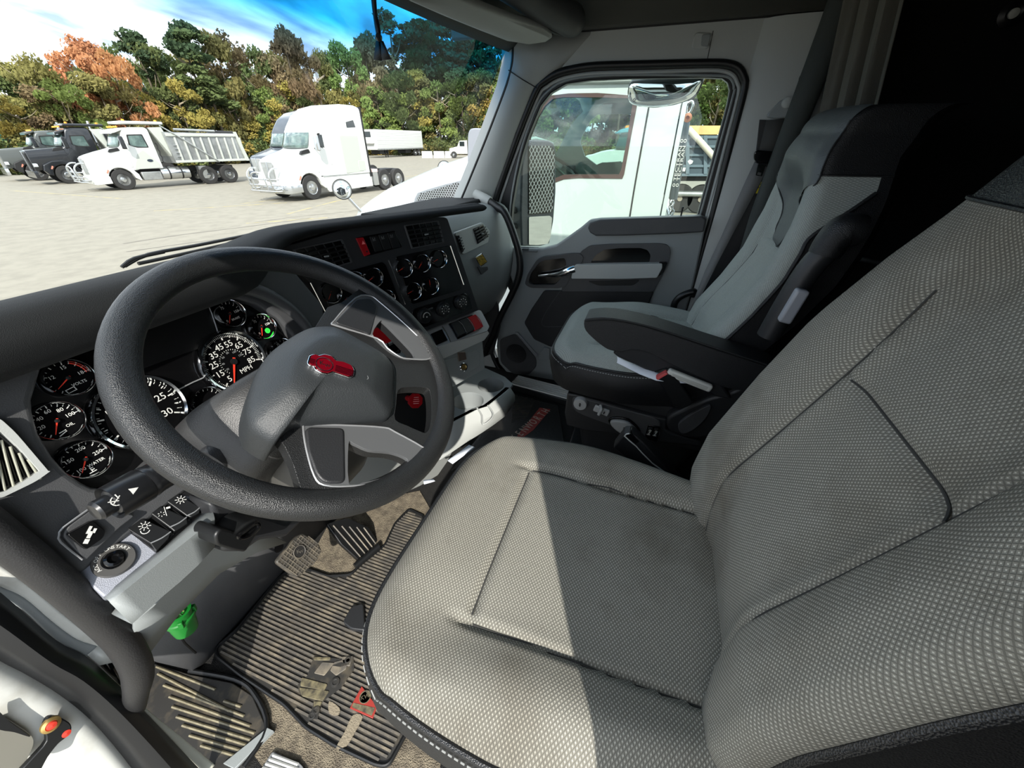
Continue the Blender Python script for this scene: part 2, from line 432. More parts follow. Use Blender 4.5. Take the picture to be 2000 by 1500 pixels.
# header over the windscreen
rows = []
for j in range(17):
    x = -.52+1.90*j/16
    y = wsy(x, 1.40)
    tt = (x-.45)/.92
    rows.append([Vector((x, y+.03, 1.40+.012)), Vector((x, y, 1.372+.01*(1-tt*tt))), Vector((x, y-.03, 1.385)), Vector((x, y-.10, 1.45)), Vector((x, min(y-.2, .1), 1.60)), Vector((x, -.05, 1.752))])
hd = loft('trim_4', rows, HEAD); struct(hd); solid(hd, .01, 1)

# sun visor folded against the roof
vt = thing('sun_visor', 'pale grey sun visor folded above the windscreen', 'visor', onX(900, 20, .9))
top = [onX(*p, 1.20) if i > 3 else onX(*p, x) for i, (p, x) in enumerate([((790, -8), .62), ((860, 22), .78), ((940, 55), .98), ((1000, 76), 1.2)])]
a0 = onX(775, -30, .60); 
vf = [onX(*p, 1.22) for p in [(1000, 77), (1035, 82), (1066, 76), (1080, 66), (1070, 56)]]
prf = [onX(x, y, xx) for x, y, xx in [(740, -36, .50), (800, -4, .62), (862, 24, .78), (935, 54, .98), (985, 72, 1.14), (1030, 81, 1.20), (1064, 77, 1.21), (1080, 66, 1.20), (1060, 52, 1.16), (1000, 30, 1.02), (930, 2, .86), (850, -36, .70)]]
bm = bmesh.new(); vs = [bm.verts.new(p) for p in prf]; bm.faces.new(vs)
v = link('board', bm, PLG, vt); solid(v, .022, 0); bevel(v, .008, 3)
lb = [onX(x, y, xx) + Vector((-.012, -.012, -.004)) for x, y, xx in [(858, -2, .765), (912, -6, .84), (930, 8, .885), (880, 16, .80)]]
bm = bmesh.new(); bm.faces.new([bm.verts.new(p) for p in lb]); v = link('warning_label', bm, mat('sticker', (205, 205, 200), .5), vt); solid(v, .001, 1)
# rolled edge of the overhead shelf
hs = thing('overhead_shelf', 'dark grey rounded shelf edge above the sun visor', 'shelf', onX(1100, 20, 1.2))
p0, p1, p2 = onX(960, -60, .95), onX(1050, 0, 1.12), onX(1118, 40, 1.26)
tube('shelf_edge', [p0, p0*.5+p1*.5, p1, p2, onX(1128, 46, 1.285)], [.045, .045, .045, .044, .02], PLC, hs, seg=24, n=6)
tube('shelf_lip', [onX(985, -10, 1.05), onX(1030, 22, 1.14), onX(1076, 58, 1.235), onX(1110, 66, 1.31)], .008, BLK, hs, seg=8)

# dark tassel hanging behind the windscreen
ts = thing('tassel', 'black leather tassel hanging in front of the windscreen', 'tassel', onX(740, 0, .62))
P = [onX(x, y, .62) for x, y in [(729, -30), (730, 0), (733, 30), (737, 52), (740, 72)]]
tube('cord', P, [.0052, .0056, .0050, .0060, .0052], BLK, ts, seg=10, n=5)
for k in range(6):
    o_ = k*.0009
lathe('bead', Fr(onX(740, 73, .612), CR, CU), [(.001, -.006), (.006, -.005), (.0075, 0), (.006, .005), (.001, .006)], mat('bead', (50, 45, 40), .3), ts, seg=16)
for a, b, c, d in (((735, 80), (744, 78), (746, 119), (730, 117)), ((740, 78), (748, 80), (764, 116), (747, 118))):
    bm = bmesh.new(); bm.faces.new([bm.verts.new(onX(*q, .62)) for q in (a, b, c, d)]); solid(link('fringe', bm, LEA, ts), .003, 0)

# ---------------------------------------------------------------- passenger door
dr = thing('door_1', 'passenger door, grey panel under its window', 'door'); del dr['category']; struct(dr)
FD = FX(1.42)
GL = [z3(286, 1455), z3(305, 1200), z3(330, 1050), z3(365, 900), z3(400, 790), z3(470, 620), z3(530, 545), z3(620, 492), z3(760, 472), z3(980, 462), z3(1420, 455), z3(1530, 460), z3(1565, 485),
      z3(1575, 530), z3(1560, 610), z3(1378, 1290), z3(1300, 1330), z3(760, 1340), z3(640, 1440), z3(500, 1490)]
fr_out = grow(f.pp(AP[:18]), .02)
lowL, lowR = f.px(1000, 500), f.px(1372, 450)
outer = [(a, b) for a, b in fr_out] 
outer = outer + [(f.px(1345, 600)), (f.px(1010, 600))]
prism('window_frame', FD, outer, -.03, .006, SEALM, dr, holes=[FD.pp(GL)], bev=.004)
gi = [FD.w(u, v, .008) for u, v in grow(FD.pp(GL[:16]), .012)]
tube('glass_run', gi, .004, PLM, dr, seg=6, n=3)
wg = prism('window_2', FD, grow(FD.pp(GL), .01), -.022, -.018, glassmat('door_glass', (.86, .92, .89), .03, dirt=.008)); struct(wg)
# door trim panel
FP = FX(1.375)
PT = [zd(160, 450), zd(430, 448), zd(520, 425), zd(600, 370), zd(690, 305), zd(755, 250), zd(830, 240), zd(1100, 232), zd(1540, 218), zd(1572, 240), zd(1560, 330),
      zd(1480, 700), zd(1420, 920), (1320, 690), (1250, 760), (1150, 762), (1090, 750), (1035, 742), zd(200, 1340), zd(120, 1250), zd(105, 1130), zd(115, 1000), zd(190, 800), zd(220, 700), zd(180, 560)]
prism('door_panel', FP, FP.pp(PT), -.04, 0, PLM, dr, bev=.008, seg=3)
FQ = FX(1.370)
q = FQ.pp([zd(745, 300), zd(760, 262), zd(830, 243), zd(1100, 234), zd(1540, 219), zd(1566, 240), zd(1552, 330), zd(1380, 342), zd(1000, 355), zd(800, 357), zd(760, 335)])
prism('door_cap', FX(1.37), q, -.01, .012, PLC, dr, bev=.006, seg=3)
# charcoal moulding with the grab recess
q = FQ.pp([zd(690, 470), zd(760, 425), zd(900, 415), zd(1240, 410), zd(1300, 418), zd(1322, 460), zd(1305, 550), zd(1200, 745), zd(560, 742), zd(600, 600), zd(715, 560)])
hole = FQ.pp([zd(765, 542), zd(800, 490), zd(860, 452), zd(960, 442), zd(1110, 440), zd(1160, 455), zd(1182, 490), zd(1172, 545)])
prism('upper_moulding', FQ, rc(q, .012), -.002, .010, PLC, dr, holes=[rc(hole, .008)], bev=.004)
prism('grab_pocket', FQ, grow(hole, .004), -.002, .001, GBK, dr)
q = FQ.pp([zd(745, 672), zd(1110, 660), zd(1060, 700), zd(820, 700)]); prism('pull_groove', FQ, rc(q, .01), .008, .0125, BLK, dr, bev=.002)
FA = FX(1.335)
q = FA.pp([zd(640, 575), zd(660, 562), zd(1000, 556), zd(1262, 553), zd(1262, 585), zd(1225, 652), zd(980, 660), zd(628, 658)])
prism('armrest_bar', FA, rc(q, .006), -.03, .002, PLG, dr, bev=.008, seg=3)
q = FA.pp([zd(1240, 548), zd(1298, 548), zd(1265, 625), zd(1215, 660)]); prism('armrest_end', FX(1.345), rc(q, .006), -.03, .004, GBK, dr, bev=.004)
# handle cup and chrome lever
cup = FQ.pp([zd(308, 690), zd(330, 620), zd(395, 520), zd(440, 500), zd(640, 478), zd(700, 480), zd(718, 505), zd(700, 552), zd(655, 560), zd(600, 700), zd(550, 718), zd(350, 716)])
ci = FQ.pp([zd(335, 680), zd(350, 620), zd(410, 540), zd(450, 522), zd(590, 508), zd(600, 560), zd(560, 650), zd(520, 695), zd(365, 696)])
prism('handle_cup', FQ, rc(cup, .014), -.002, .016, PLC, dr, holes=[rc(ci, .012)], bev=.005, seg=3)
prism('cup_floor', FQ, grow(ci, .004), -.002, .002, GBK, dr)
FH = FX(1.345)
hp = [FH.w(*FH.px(*zd(x, y)), n) for x, y, n in [(652, 590, .0), (600, 605, .006), (540, 625, .006), (470, 632, .002), (400, 640, .0)]]
tube('chrome_handle', hp, [.017, .016, .012, .007, .006], CHR, dr, seg=14, n=6, flat=1.1)
# leather insert
q = FQ.pp([zd(440, 738), zd(1205, 742), zd(1150, 880), zd(1020, 1100), zd(700, 1160), zd(480, 1130), zd(370, 1080), zd(300, 965), zd(350, 870)])
prism('leather_insert', FQ, rc(q, .012), -.002, .006, LEA, dr, bev=.004)
tube('insert_seam', [FX(1.3635).w(*FQ.px(*zd(x, y))) for x, y in [(555, 740), (470, 860), (425, 950), (440, 985), (500, 990), (620, 985)]], .0016, PLC, dr, seg=6, n=4)
# speaker
u, v = FQ.px(*zd(245, 1180))
prism('speaker_pad', FQ, rc(FQ.pp([zd(130, 1080), zd(240, 1040), zd(385, 1215), zd(385, 1270), zd(330, 1330), zd(220, 1320), zd(135, 1240)]), .02), -.002, .004, PLC, dr, bev=.003)
lathe('speaker_grille', FQ, [(.058, .003), (.056, .008), (.050, .0065), (.0, .0075)], PLD, dr, u=u, v=v, seg=28)
pf = []
for k in range(6):
    R_ = .008+k*.008
    for j in range(4+6*k): a = 2*pi*j/(4+6*k); pf.append((u+R_*cos(a), v+R_*sin(a), .003, .003, a))
g_ = bars('grille_holes', FQ, pf, .007, .0085, BLK, dr); g_['kind'] = 'stuff'
q = FQ.pp([zd(235, 1030), zd(255, 1028), zd(395, 1185), zd(385, 1205)]); prism('light_strip', FQ, q, .002, .008, SIL, dr, bev=.002)
q = FQ.pp([zd(400, 1200), zd(440, 1130), zd(480, 1140), zd(480, 1220), zd(400, 1220)]); prism('map_pocket', FQ, rc(q, .006), .0, .010, PLM, dr, bev=.003)
# lock pin, switch plate, black pull handle at the rear
lathe('lock_pin', Fr(FX(1.39).w(*FX(1.39).px(*zd(1390, 232))), (1, 0, 0), (0, 1, 0)), [(.010, 0), (.009, .003), (.003, .005), (.0035, .03), (.0045, .036), (.003, .040)], BLK, dr, seg=12)
fs_ = Fr(onX(*zd(318, 455), 1.385), (0, -1, .04), (.7, .0, .3))
box('switch_plate', fs_, -.055, -.018, 0, .055, .018, .004, PLC, dr, .003); box('window_switch', fs_, -.02, -.010, .003, .012, .010, .008, BLK, dr, .002); box('lock_switch', fs_, .032, -.009, .003, .048, .009, .007, PLM, dr, .002)
tube('pull_handle', [onX(*zd(x, y), 1.345) for x, y in [(1480, 752), (1440, 760), (1380, 790), (1345, 840), (1335, 930)]], .014, BLK, dr, seg=14, n=5)
lathe('handle_boss', FX(1.36), [(.016, -.02), (.018, .004), (.012, .010)], BLK, dr, u=FX(1.36).px(*zd(1480, 760))[0], v=FX(1.36).px(*zd(1480, 760))[1], seg=20)
tube('door_edge', [onX(*p, 1.40) for p in [zd(1590, 330), zd(1545, 520), zd(1490, 700), zd(1430, 880), (1320, 690)]], .005, SIL, dr, seg=8, n=4)

# side wall between dash and door (below the A pillar), door step
kw = prism('wall_kick', FX(1.398), FX(1.398).pp([(950, 500), (1000, 480), (985, 540), (958, 640), (970, 740), (900, 760), (900, 520)]), -.02, .0, PLG); struct(kw)
st = thing('sill_plate', 'ribbed bright step plate at the foot of the passenger door', 'step plate', onZ(1050, 757, .03))
fs = Fr(onZ(1005, 742, .035), onZ(1105, 768, .035)-onZ(1005, 742, .035), (1, .0, 0))
L_ = (onZ(1110, 770, .035)-onZ(1003, 741, .035)).length
box('plate', fs, -.01, -.055, -.06, L_+.3, .045, 0, BLK, st, .004)
for k in range(6): box('rib', fs, 0, .033-k*.016, -.002, L_+.28, .0425-k*.016, .006, mat('bright_rib', (225, 225, 218), .5), st, .0012)

# ---------------------------------------------------------------- seat belt on the B pillar
sb = thing('seat_belt', 'grey passenger seat belt hanging from the pillar anchor', 'seat belt', onX(1525, 215, 1.36))
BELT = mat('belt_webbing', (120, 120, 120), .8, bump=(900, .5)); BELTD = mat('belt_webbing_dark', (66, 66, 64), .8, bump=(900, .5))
f2 = FX(1.355)
a = prism('anchor', f2, rc(f2.pp([zb(530, 130), zb(590, 125), zb(605, 180), zb(585, 240), zb(470, 245), zb(442, 235), zb(450, 215)]), .012), -.01, .004, PLM, sb, bev=.004)
u, v = f2.px(*zb(560, 152)); lathe('anchor_bolt', f2, [(.016, .003), (.015, .009), (.010, .012)], PLG, a, u=u, v=v, seg=20)
def strap(name, pts, m, parent, x=None, th=.0016):
    bm = bmesh.new(); V_ = [(bm.verts.new(onX(*a, xa)), bm.verts.new(onX(*b, xa))) for a, b, xa in pts]
    for (p, q), (r, s) in zip(V_, V_[1:]): bm.faces.new((p, q, s, r))
    return solid(link(name, bm, m, parent), th, 0)
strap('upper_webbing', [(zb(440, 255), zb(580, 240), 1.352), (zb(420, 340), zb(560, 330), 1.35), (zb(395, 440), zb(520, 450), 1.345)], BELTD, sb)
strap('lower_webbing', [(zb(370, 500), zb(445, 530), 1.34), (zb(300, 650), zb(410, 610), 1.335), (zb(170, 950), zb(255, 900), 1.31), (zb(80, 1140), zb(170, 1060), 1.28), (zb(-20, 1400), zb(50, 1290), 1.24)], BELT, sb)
q = f2.pp([zb(365, 440), zb(385, 428), zb(505, 440), zb(515, 470), zb(490, 510), zb(380, 505), zb(360, 480)]); prism('latch_guide', FX(1.34), rc(q, .008), -.008, .010, GBK, sb, bev=.004)
q = f2.pp([zb(385, 510), zb(430, 515), zb(408, 580), zb(372, 575)]); hq = f2.pp([zb(383, 555), zb(405, 560), zb(400, 575), zb(378, 572)])
prism('tongue', FX(1.335), q, -.001, .003, GBK, sb, holes=[hq])
lg = thing('belt_recess', 'dark slot in the pillar with a yellow tag on it', 'pillar recess', onX(1470, 450, 1.36))
prism('recess', FX(1.366), FX(1.366).pp([zb(400, 250), zb(600, 260), zb(500, 560), zb(450, 700), zb(330, 1040), zb(60, 1280), zb(200, 1000), zb(350, 700)]), -.004, 0, PLD, lg, bev=.002)
prism('tag_holder', FX(1.355), FX(1.355).pp([zb(412, 588), zb(470, 590), zb(425, 710), zb(370, 700)]), -.006, 0, BLK, lg, bev=.001)
yq = FX(1.352); prism('yellow_tag', yq, yq.pp([zb(412, 615), zb(460, 613), zb(438, 690), zb(378, 683)]), -.003, 0, mat('yellow_tag', (235, 215, 30), .5), lg)
yy = yq.pp([zb(420, 630), zb(410, 650), zb(405, 672)])
bars('tag_print', yq, [(yy[0][0], yy[0][1], .018, .002, 0), (yy[1][0], yy[1][1], .026, .0022, 0), (yy[2][0], yy[2][1], .012, .003, 0)], 0, .0005, BLK, lg)

# curtain gathered behind the passenger seat
CURT = mat('curtain_cloth', (98, 96, 88), .9, bump=(700, .5)); CURTD = mat('curtain_tie', (62, 66, 64), .9, bump=(700, .5))
ct = thing('curtain', 'grey-brown curtain drawn back behind the passenger seat', 'curtain', (1.25, -.9, 0))
A0, A1 = onX(1660, -30, 1.30), onX(1782, -30, 1.12); B0, B1 = onX(1590, 300, 1.30), onX(1700, 300, 1.12)
rows = []
for i in range(24):
    t = i/23; t2 = -.15+1.5*t
    A, B = A0.lerp(B0, t2), A1.lerp(B1, t2); row = []
    for j in range(49):
        s = j/48; w_ = .018*sin(s*2*pi*3.3+.5*t)+.006*sin(s*2*pi*7+2*t)
        row.append(A.lerp(B, s) + Vector((-.7*w_, w_*.8, 0)))
    rows.append(row)
c_ = loft('drape', rows, CURT, ct); solid(c_, .003, 0)
tube('gathered_edge', [onX(1665, -60, 1.325), onX(1638, 20, 1.325), onX(1585, 160, 1.325), onX(1530, 300, 1.325), onX(1480, 430, 1.32), onX(1440, 560, 1.30)], [.034, .036, .036, .033, .030, .026], CURTD, ct, seg=20, n=6)
tube('curtain_hook', [onX(x, y, 1.368) for x, y in [(1573, 143), (1565, 148), (1562, 157), (1567, 166)]], .003, BLK, ct, seg=8)
# ================================================================ SEATS
FABD = fabricmat('driver_seat_cloth', (128, 126, 117), (198, 195, 183), (70, 68, 63), .0062, .5, stain=(150, 136, 118))
FABP = fabricmat('passenger_seat_cloth', (160, 166, 161), (190, 194, 189), (114, 118, 114), .0062, .4)
def sm(a, b, x): t = min(max((x-a)/(b-a), 0), 1); return t*t*(3-2*t)
def itp(tab, z):
    if z <= tab[0][0]: return tab[0][1]
    for (a, p), (b, q) in zip(tab, tab[1:]):
        if z <= b: t = (z-a)/(b-a); return p+(q-p)*t
    return tab[-1][1]
YB = [(.40, -.600), (.50, -.590), (.58, -.582), (.66, -.590), (.79, -.630), (.905, -.672), (1.03, -.728), (1.13, -.768), (1.25, -.83)]
HW = [(.40, .225), (.50, .235), (.60, .245), (.88, .245), (.98, .225), (1.06, .195), (1.14, .170), (1.3, .15)]
def g(x, s): return math.exp(-(x/s)**2)
def seat(name, label, cx, dy, fab, padz, padw, top, group, wear=0., zc=0., YBt=None, hwk=1., ptab=None, hz=1.055, hwl=0.):
    T = thing(name, label, 'seat', (cx, -.4+dy, 0), group)
    N = 110
    def cz(s, t):
        hw = .275*(1-.085*(1-t)**5) - .055*sm(.35, 1., t)
        x = s*hw; y = -.133 - (1-t)**1.3*.075*abs(s)**6 - t*.53
        z = .545+zc
        z -= hypot(.035*max(0, 1-t/.10)**2, .026*max(0, (abs(s)-.82)/.18)**2)
        z += .024*g(abs(x)-.205, .045)*sm(.15, .5, t)*(1-.3*t)
        z -= .010*g(abs(x)-.150, .0065)*sm(.20, .30, t)
        z -= .008*g(t-.29, .013)*(1-sm(.13, .15, abs(x)))
        z += .006*sin(9*x+3)*sin(7*y+1) - wear*.010*g(x+.16, .05)*g(t-.25, .16)
        if abs(x) < .15: z -= .006*sm(.35, .6, t)
        return Vector((cx+x, y+dy, z))
    rows = [[cz(-1+2*j/N, i/N) for j in range(N+1)] for i in range(N+1)]
    uv = [(p.x, p.y) for r in rows for p in r]
    rows_c = rows
    c = loft('seat_cushion', rows, fab, T, uv=uv, flip=True)
    # boundary: left side back->front, front, right side front->back
    B = [rows[i][0] for i in range(N, 0, -2)] + [rows[0][j] for j in range(0, N+1, 2)] + [rows[i][N] for i in range(1, N+1, 2)]
    ctr = Vector((cx, -.42+dy, 0))
    def off(p, d, z):
        e = Vector((p.x-ctr.x, p.y-ctr.y, 0)); l = e.length; return Vector((p.x+e.x/l*d, p.y+e.y/l*d, z))
    lr_ = [[off(p, d, zf(p.z)) for p in B] for d, zf in ((-.002, lambda z: z+.001), (.006, lambda z: z-.012), (.012, lambda z: z-.045), (.010, lambda z: .45+zc), (.0, lambda z: .405+zc), (-.035, lambda z: .385+zc), (-.09, lambda z: .385+zc))]
    k = loft('cushion_side', lr_, LEA, T)
    tube('piping', [off(p, .002, p.z-.001) for p in B[::2]], .0042, LEA, c, seg=8, n=2)
    # stitches
    st_ = []
    vs, fs = [], []
    for a, b in zip(B, B[1:]):
        if (b-a).length < 1e-4: continue
        m_ = off(a, .0085, a.z-.010); n_ = off(a.lerp(b, .6), .0085, a.lerp(b, .6).z-.010)
        q = len(vs); e = Vector((0, 0, .0011)); vs += [tuple(m_-e), tuple(n_-e), tuple(n_+e), tuple(m_+e)]; fs.append((q, q+1, q+2, q+3))
    me = bpy.data.meshes.new('stitching'); me.from_pydata(vs, [], fs); so_ = link('stitching', me, STITCH, k, False); solid(so_, .0014, 0); so_['kind'] = 'stuff'
    # backrest as one surface, its faces shared out between cloth, side leather and head pad
    M = 120; rws = []; info = []
    vz = [.43 + (top-.05-.43)*i/86 for i in range(87)] + [None]*14
    for i, z in enumerate(vz):
        if z is None:
            a = (i-86)/14*pi/2; zz_ = top-.05+.05*sin(a); back = .055*(1-cos(a)); zr = top-.05
        else: zz_, back, zr = z, 0, z
        yb = itp(YBt or YB, zr); hw = hwk*itp(HW, zr)*(1-.06*(back/.055)); row = []; inf = []
        for j in range(M+1):
            u = -1+2*j/M; au = abs(u); sg = 1 if u > 0 else -1
            if au < .70:
                x = au/.70*(hw-.03); d = 0
            elif au < .84:
                a = (au-.70)/.14*pi/2; x = hw-.03+.03*sin(a); d = .03*(1-cos(a))
            else:
                x = hw - .01*(au-.84)/.16; d = .03+(au-.84)/.16*.12
            rec = .034*(1-sm(.30, .78, x/hw))*(1-sm(.98, 1.08, zr))*sm(.43, .55, zr)
            rec -= .020*g(zr-1.10, .06)*(1-sm(.3, .9, x/hw))
            rec += .008*g(x-.118, .005)*(1-sm(.93, .99, zr)) + .007*g(zr-.86, .005)*(1-sm(.108, .118, x))
            bulge = .012*g(zr-.66, .09)*(1-sm(.4, .8, x/hw))
            y = yb - d - rec + bulge - back
            xs = x*(1-(hwl if sg < 0 else 0)); row.append(Vector((cx+sg*xs, y+(dy if YBt is None else 0), zz_+zc)))
            inf.append((x, zr, d, back, au))
        rws.append(row); info.append(inf)
    iz = max(i for i in range(87) if vz[i] <= hz)
    def Pt(i, u, o=0.):
        q = (u+1)/2*M; j = min(int(q), M-1); f_ = q-j; p = rws[i][j].lerp(rws[i][j+1], f_)
        if o:
            i2 = min(i+1, len(rws)-1); i1 = max(i-1, 0); n_ = (rws[i][min(j+2, M)]-rws[i][max(j-1, 0)]).cross(rws[i2][j]-rws[i1][j]).normalized(); p = p - n_*o
        return p
    def ub(i): z = vz[i] if vz[i] is not None else 9; return min(.84+(.004+max(0, z-.92)*1.0)/.12*.16, .97)
    def grid(nm, i0, i1, fu, m_, n=60, o=0., par=T, uvs=True):
        R_ = []; uv_ = []
        for i in range(i0, i1+1):
            a, b = fu(i); r_ = []
            for k in range(n+1):
                u = a+(b-a)*k/n; p = Pt(i, u, o); r_.append(p); uv_.append((u*.37, p.z))
            R_.append(r_)
        return loft(nm, R_, m_, par, uv=uv_, ang=60)
    objs = {0: grid('backrest', 0, iz, lambda i: (-ub(i), ub(i)), fab, 110)}
    grid('backrest_side', 0, iz, lambda i: (-1, -ub(i)), LEA, 12); grid('backrest_side', 0, iz, lambda i: (ub(i), 1), LEA, 12)
    grid('head_cover', iz, 100, lambda i: (-1, 1), LEA, 110)
    pt_ = ptab or [(padz-.02, .0), (padz, .030), (padz+.03, .048), (padz+.12, .075), (padz+.19, padw), (padz+.3, padw)]
    def pu(i):
        z = vz[i] if vz[i] is not None else 9; w_ = itp(pt_, z); hw = hwk*itp(HW, z if z < 2 else top-.05); u = min(w_/(hw-.03)*.70, .79); return (-u, u)
    ip = min(i for i in range(87) if vz[i] >= padz-.019)
    pd = grid('head_pad', ip, 97, pu, LEAG, 50, .0035); 
    ed = [Pt(i, pu(i)[0], .0035) for i in range(90, ip, -4)] + [Pt(ip, 0, .0035)] + [Pt(i, pu(i)[1], .0035) for i in range(ip+4, 91, 4)]
    tube('pad_seam', ed, .0022, LEA, pd, seg=6, n=3)
    tube('cover_seam', [Pt(iz, -1+2*k/40, .001) for k in range(41)], .0022, LEA, objs[0], seg=6, n=2)
    for sg in (-1, 1): tube('piping', [Pt(i, sg*ub(i), .001) for i in range(0, iz, 4)], .0048, LEA, objs[0], seg=8, n=3)
    # dark seams sunk in the cloth
    def at_(x, z):
        i = min(range(87), key=lambda q: abs(vz[q]-z)); sg = 1 if x > 0 else -1
        j = min(range(M+1), key=lambda q: abs(rws[i][q].x-cx-x)); return rws[i][j]+Vector((0, .0012, 0))
    SEAM = mat('seam_thread', (52, 52, 50), .9)
    for x in (-.118*(1-hwl), .118): tube('seam', [at_(x, .47+(min(.97, padz-.04)-.47)*k/10) for k in range(11)], .0013, SEAM, objs[0], seg=6, n=3)
    if YBt is None: tube('seam', [at_(-.11+.22*k/10, .86) for k in range(11)], .0013, SEAM, objs[0], seg=6, n=2)
    def ct_(x, t):
        i = round(t*N); j = min(range(N+1), key=lambda q: abs(rows_c[i][q].x-cx-x)); return rows_c[i][j]+Vector((0, 0, .0010))
    for x in (-.150, .150): tube('seam', [ct_(x, .30+.07*k) for k in range(11)], .0013, SEAM, c, seg=6, n=3)
    tube('seam', [ct_(-.14+.28*k/10, .29) for k in range(11)], .0013, SEAM, c, seg=6, n=2)
    # rear shell
    rows = []
    for i in range(0, 101, 4):
        r = rws[i]; l_, r_ = r[0], r[M]; rows.append([l_, l_.lerp(r_, .1)+Vector((0, -.03, 0)), l_.lerp(r_, .5)+Vector((0, -.04, 0)), l_.lerp(r_, .9)+Vector((0, -.03, 0)), r_])
    rows.append([rws[100][0], rws[100][M//4]+Vector((0, -.02, 0)), rws[100][M//2], rws[100][3*M//4]+Vector((0, -.02, 0)), rws[100][M]])
    loft('back_shell', rows, LEA, T)
    # seams in darker thread: pleats in the cloth
    return T

DS = seat('driver_seat', 'large grey woven driver seat in the foreground with black leather sides', .012, 0, FABD, 1.01, .17, 1.34, None, wear=1, hwl=.12)
PS = seat('passenger_seat', 'grey cloth passenger seat by the far door, armrest folded down', .95, -.045, FABP, .875, .2, 1.175, None, zc=-.01, YBt=[(.44, -.615), (.52, -.605), (.61, -.63), (.71, -.685), (.81, -.728), (.93, -.752), (1.0, -.758), (1.08, -.757), (1.15, -.785)], hwk=.87, ptab=[(.855, 0), (.861, .035), (.875, .052), (.91, .066), (.96, .09), (1.01, .14), (1.05, .2), (1.3, .2)], hz=1.05)
# seat bases
def base(T, cx, dy, z0=.0, z1=.385, nm='seat_base'):
    f_ = FZ(0); rows = []
    for z, hx, y0, y1 in ((.06, .17, -.30, -.60), (.10, .19, -.27, -.64), (.22, .20, -.25, -.68), (.24, .235, -.225, -.70), (.37, .235, -.215, -.70), (z1, .23, -.22, -.70)):
        rows.append([Vector((cx+u, v+dy, z)) for u, v in rc(rect(-hx, y1, hx, y0), .04, 3)])
    loft(nm, rows, PLD, T, True, True)
    box('seat_rail', f_, cx-.2, -.72+dy, 0, cx+.2, -.22+dy, .07, BLK, T, .006)
base(DS, .012, 0); base(PS, .955, -.045)

# ---- passenger seat fittings
FS = FX(.700)
pq = lambda pts, fr=FS: fr.pp([zp(*p) for p in pts])
prism('control_panel', FX(.712), pq([(265, 790), (330, 800), (900, 960), (1010, 985), (1000, 1060), (1050, 1090), (1260, 1150), (1280, 1190), (900, 1150), (640, 1100), (400, 1070), (260, 1030), (245, 940)], FX(.712)), -.02, .010, PLD, PS, bev=.006, seg=3)
prism('panel_inlay', FS, rc(pq([(300, 830), (340, 825), (900, 975), (960, 1010), (960, 1120), (860, 1125), (780, 1090), (620, 1050), (420, 980), (330, 940), (300, 900)]), .008), -.004, .003, PLC, PS, bev=.003)
KN = mat('knob_grey', (170, 172, 172), .5)
f_ = FX(.695); u, v = f_.px(*zp(362, 870)); kb = lathe('round_knob', f_, [(.0225, -.004), (.0225, .010), (.021, .014), (.0, .0145)], KN, PS, u=u, v=v, seg=28)
def arrows(fr, u, v, n, s, par, rot=0):
    f1 = fr.rot(rot, u, v, n)
    for sg in (1, -1):
        prism('arrow', f1, [(-.45*s, sg*.15*s), (.45*s, sg*.15*s), (0, sg*.95*s)][::sg], 0, .0006, BLK, par)
        prism('arrow_stem', f1, rect(-.14*s, min(0, sg*.2*s), .14*s, max(0, sg*.2*s)), 0, .0006, BLK, par)
arrows(f_, u, v, .0145, .009, kb)
u, v = f_.px(*zp(520, 925)); f1 = f_.rot(-.25, u, v)
ck = box('rocker_knob', f1, -.026, -.012, 0, .026, .014, .010, KN, PS, .004)
tube('knob_wing', [f1.w(-.010, .018, .004), f1.w(-.004, .012, .018), f1.w(-.004, -.010, .018)], .0055, KN, ck, seg=10)
arrows(f1, .010, 0, .0105, .007, ck)
u, v = f_.px(*zp(690, 1045)); f1 = f_.rot(-.28, u, v)
oval = [(.048*cos(t)*(1 if abs(cos(t)) < .7 else 1), .026*sin(t)*(1-.25*abs(cos(t)))) for t in [2*pi*k/36 for k in range(36)]]
prism('lever_well', f1, grow(oval, .008), -.003, .004, GBK, PS, bev=.002)
lv = prism('oval_lever', f1, oval, 0, .016, KN, PS, bev=.005, seg=3); arrows(f1, 0, 0, .016, .008, lv, .3)
f_ = FX(.700)
q = rc(f_.pp([zp(868, 1030), zp(960, 1045), zp(935, 1160), (1040+842/3.846, 560+1130/3.846)]), .004); prism('switch_frame', f_, q, -.002, .006, GBK, PS, bev=.0015)
for dx in (0, 45):
    q = f_.pp([zp(872+dx, 1045+dx*.18), zp(905+dx, 1050+dx*.18), zp(892+dx, 1110+dx*.18), zp(860+dx, 1105+dx*.18)]); b_ = prism('heat_switch', f_, q, .004, .011, BLK, PS, bev=.002)
    uu = sum(p[0] for p in q)/4; vv = sum(p[1] for p in q)/4
    bars('switch_print', f_, [(uu, vv+.006, .010, .0022, .3), (uu, vv+.006, .0022, .010, .3), (uu-.001, vv-.003, .003, .011, -.35), (uu-.003, vv-.010, .010, .003, 0)], .011, .0115, WHT, b_)
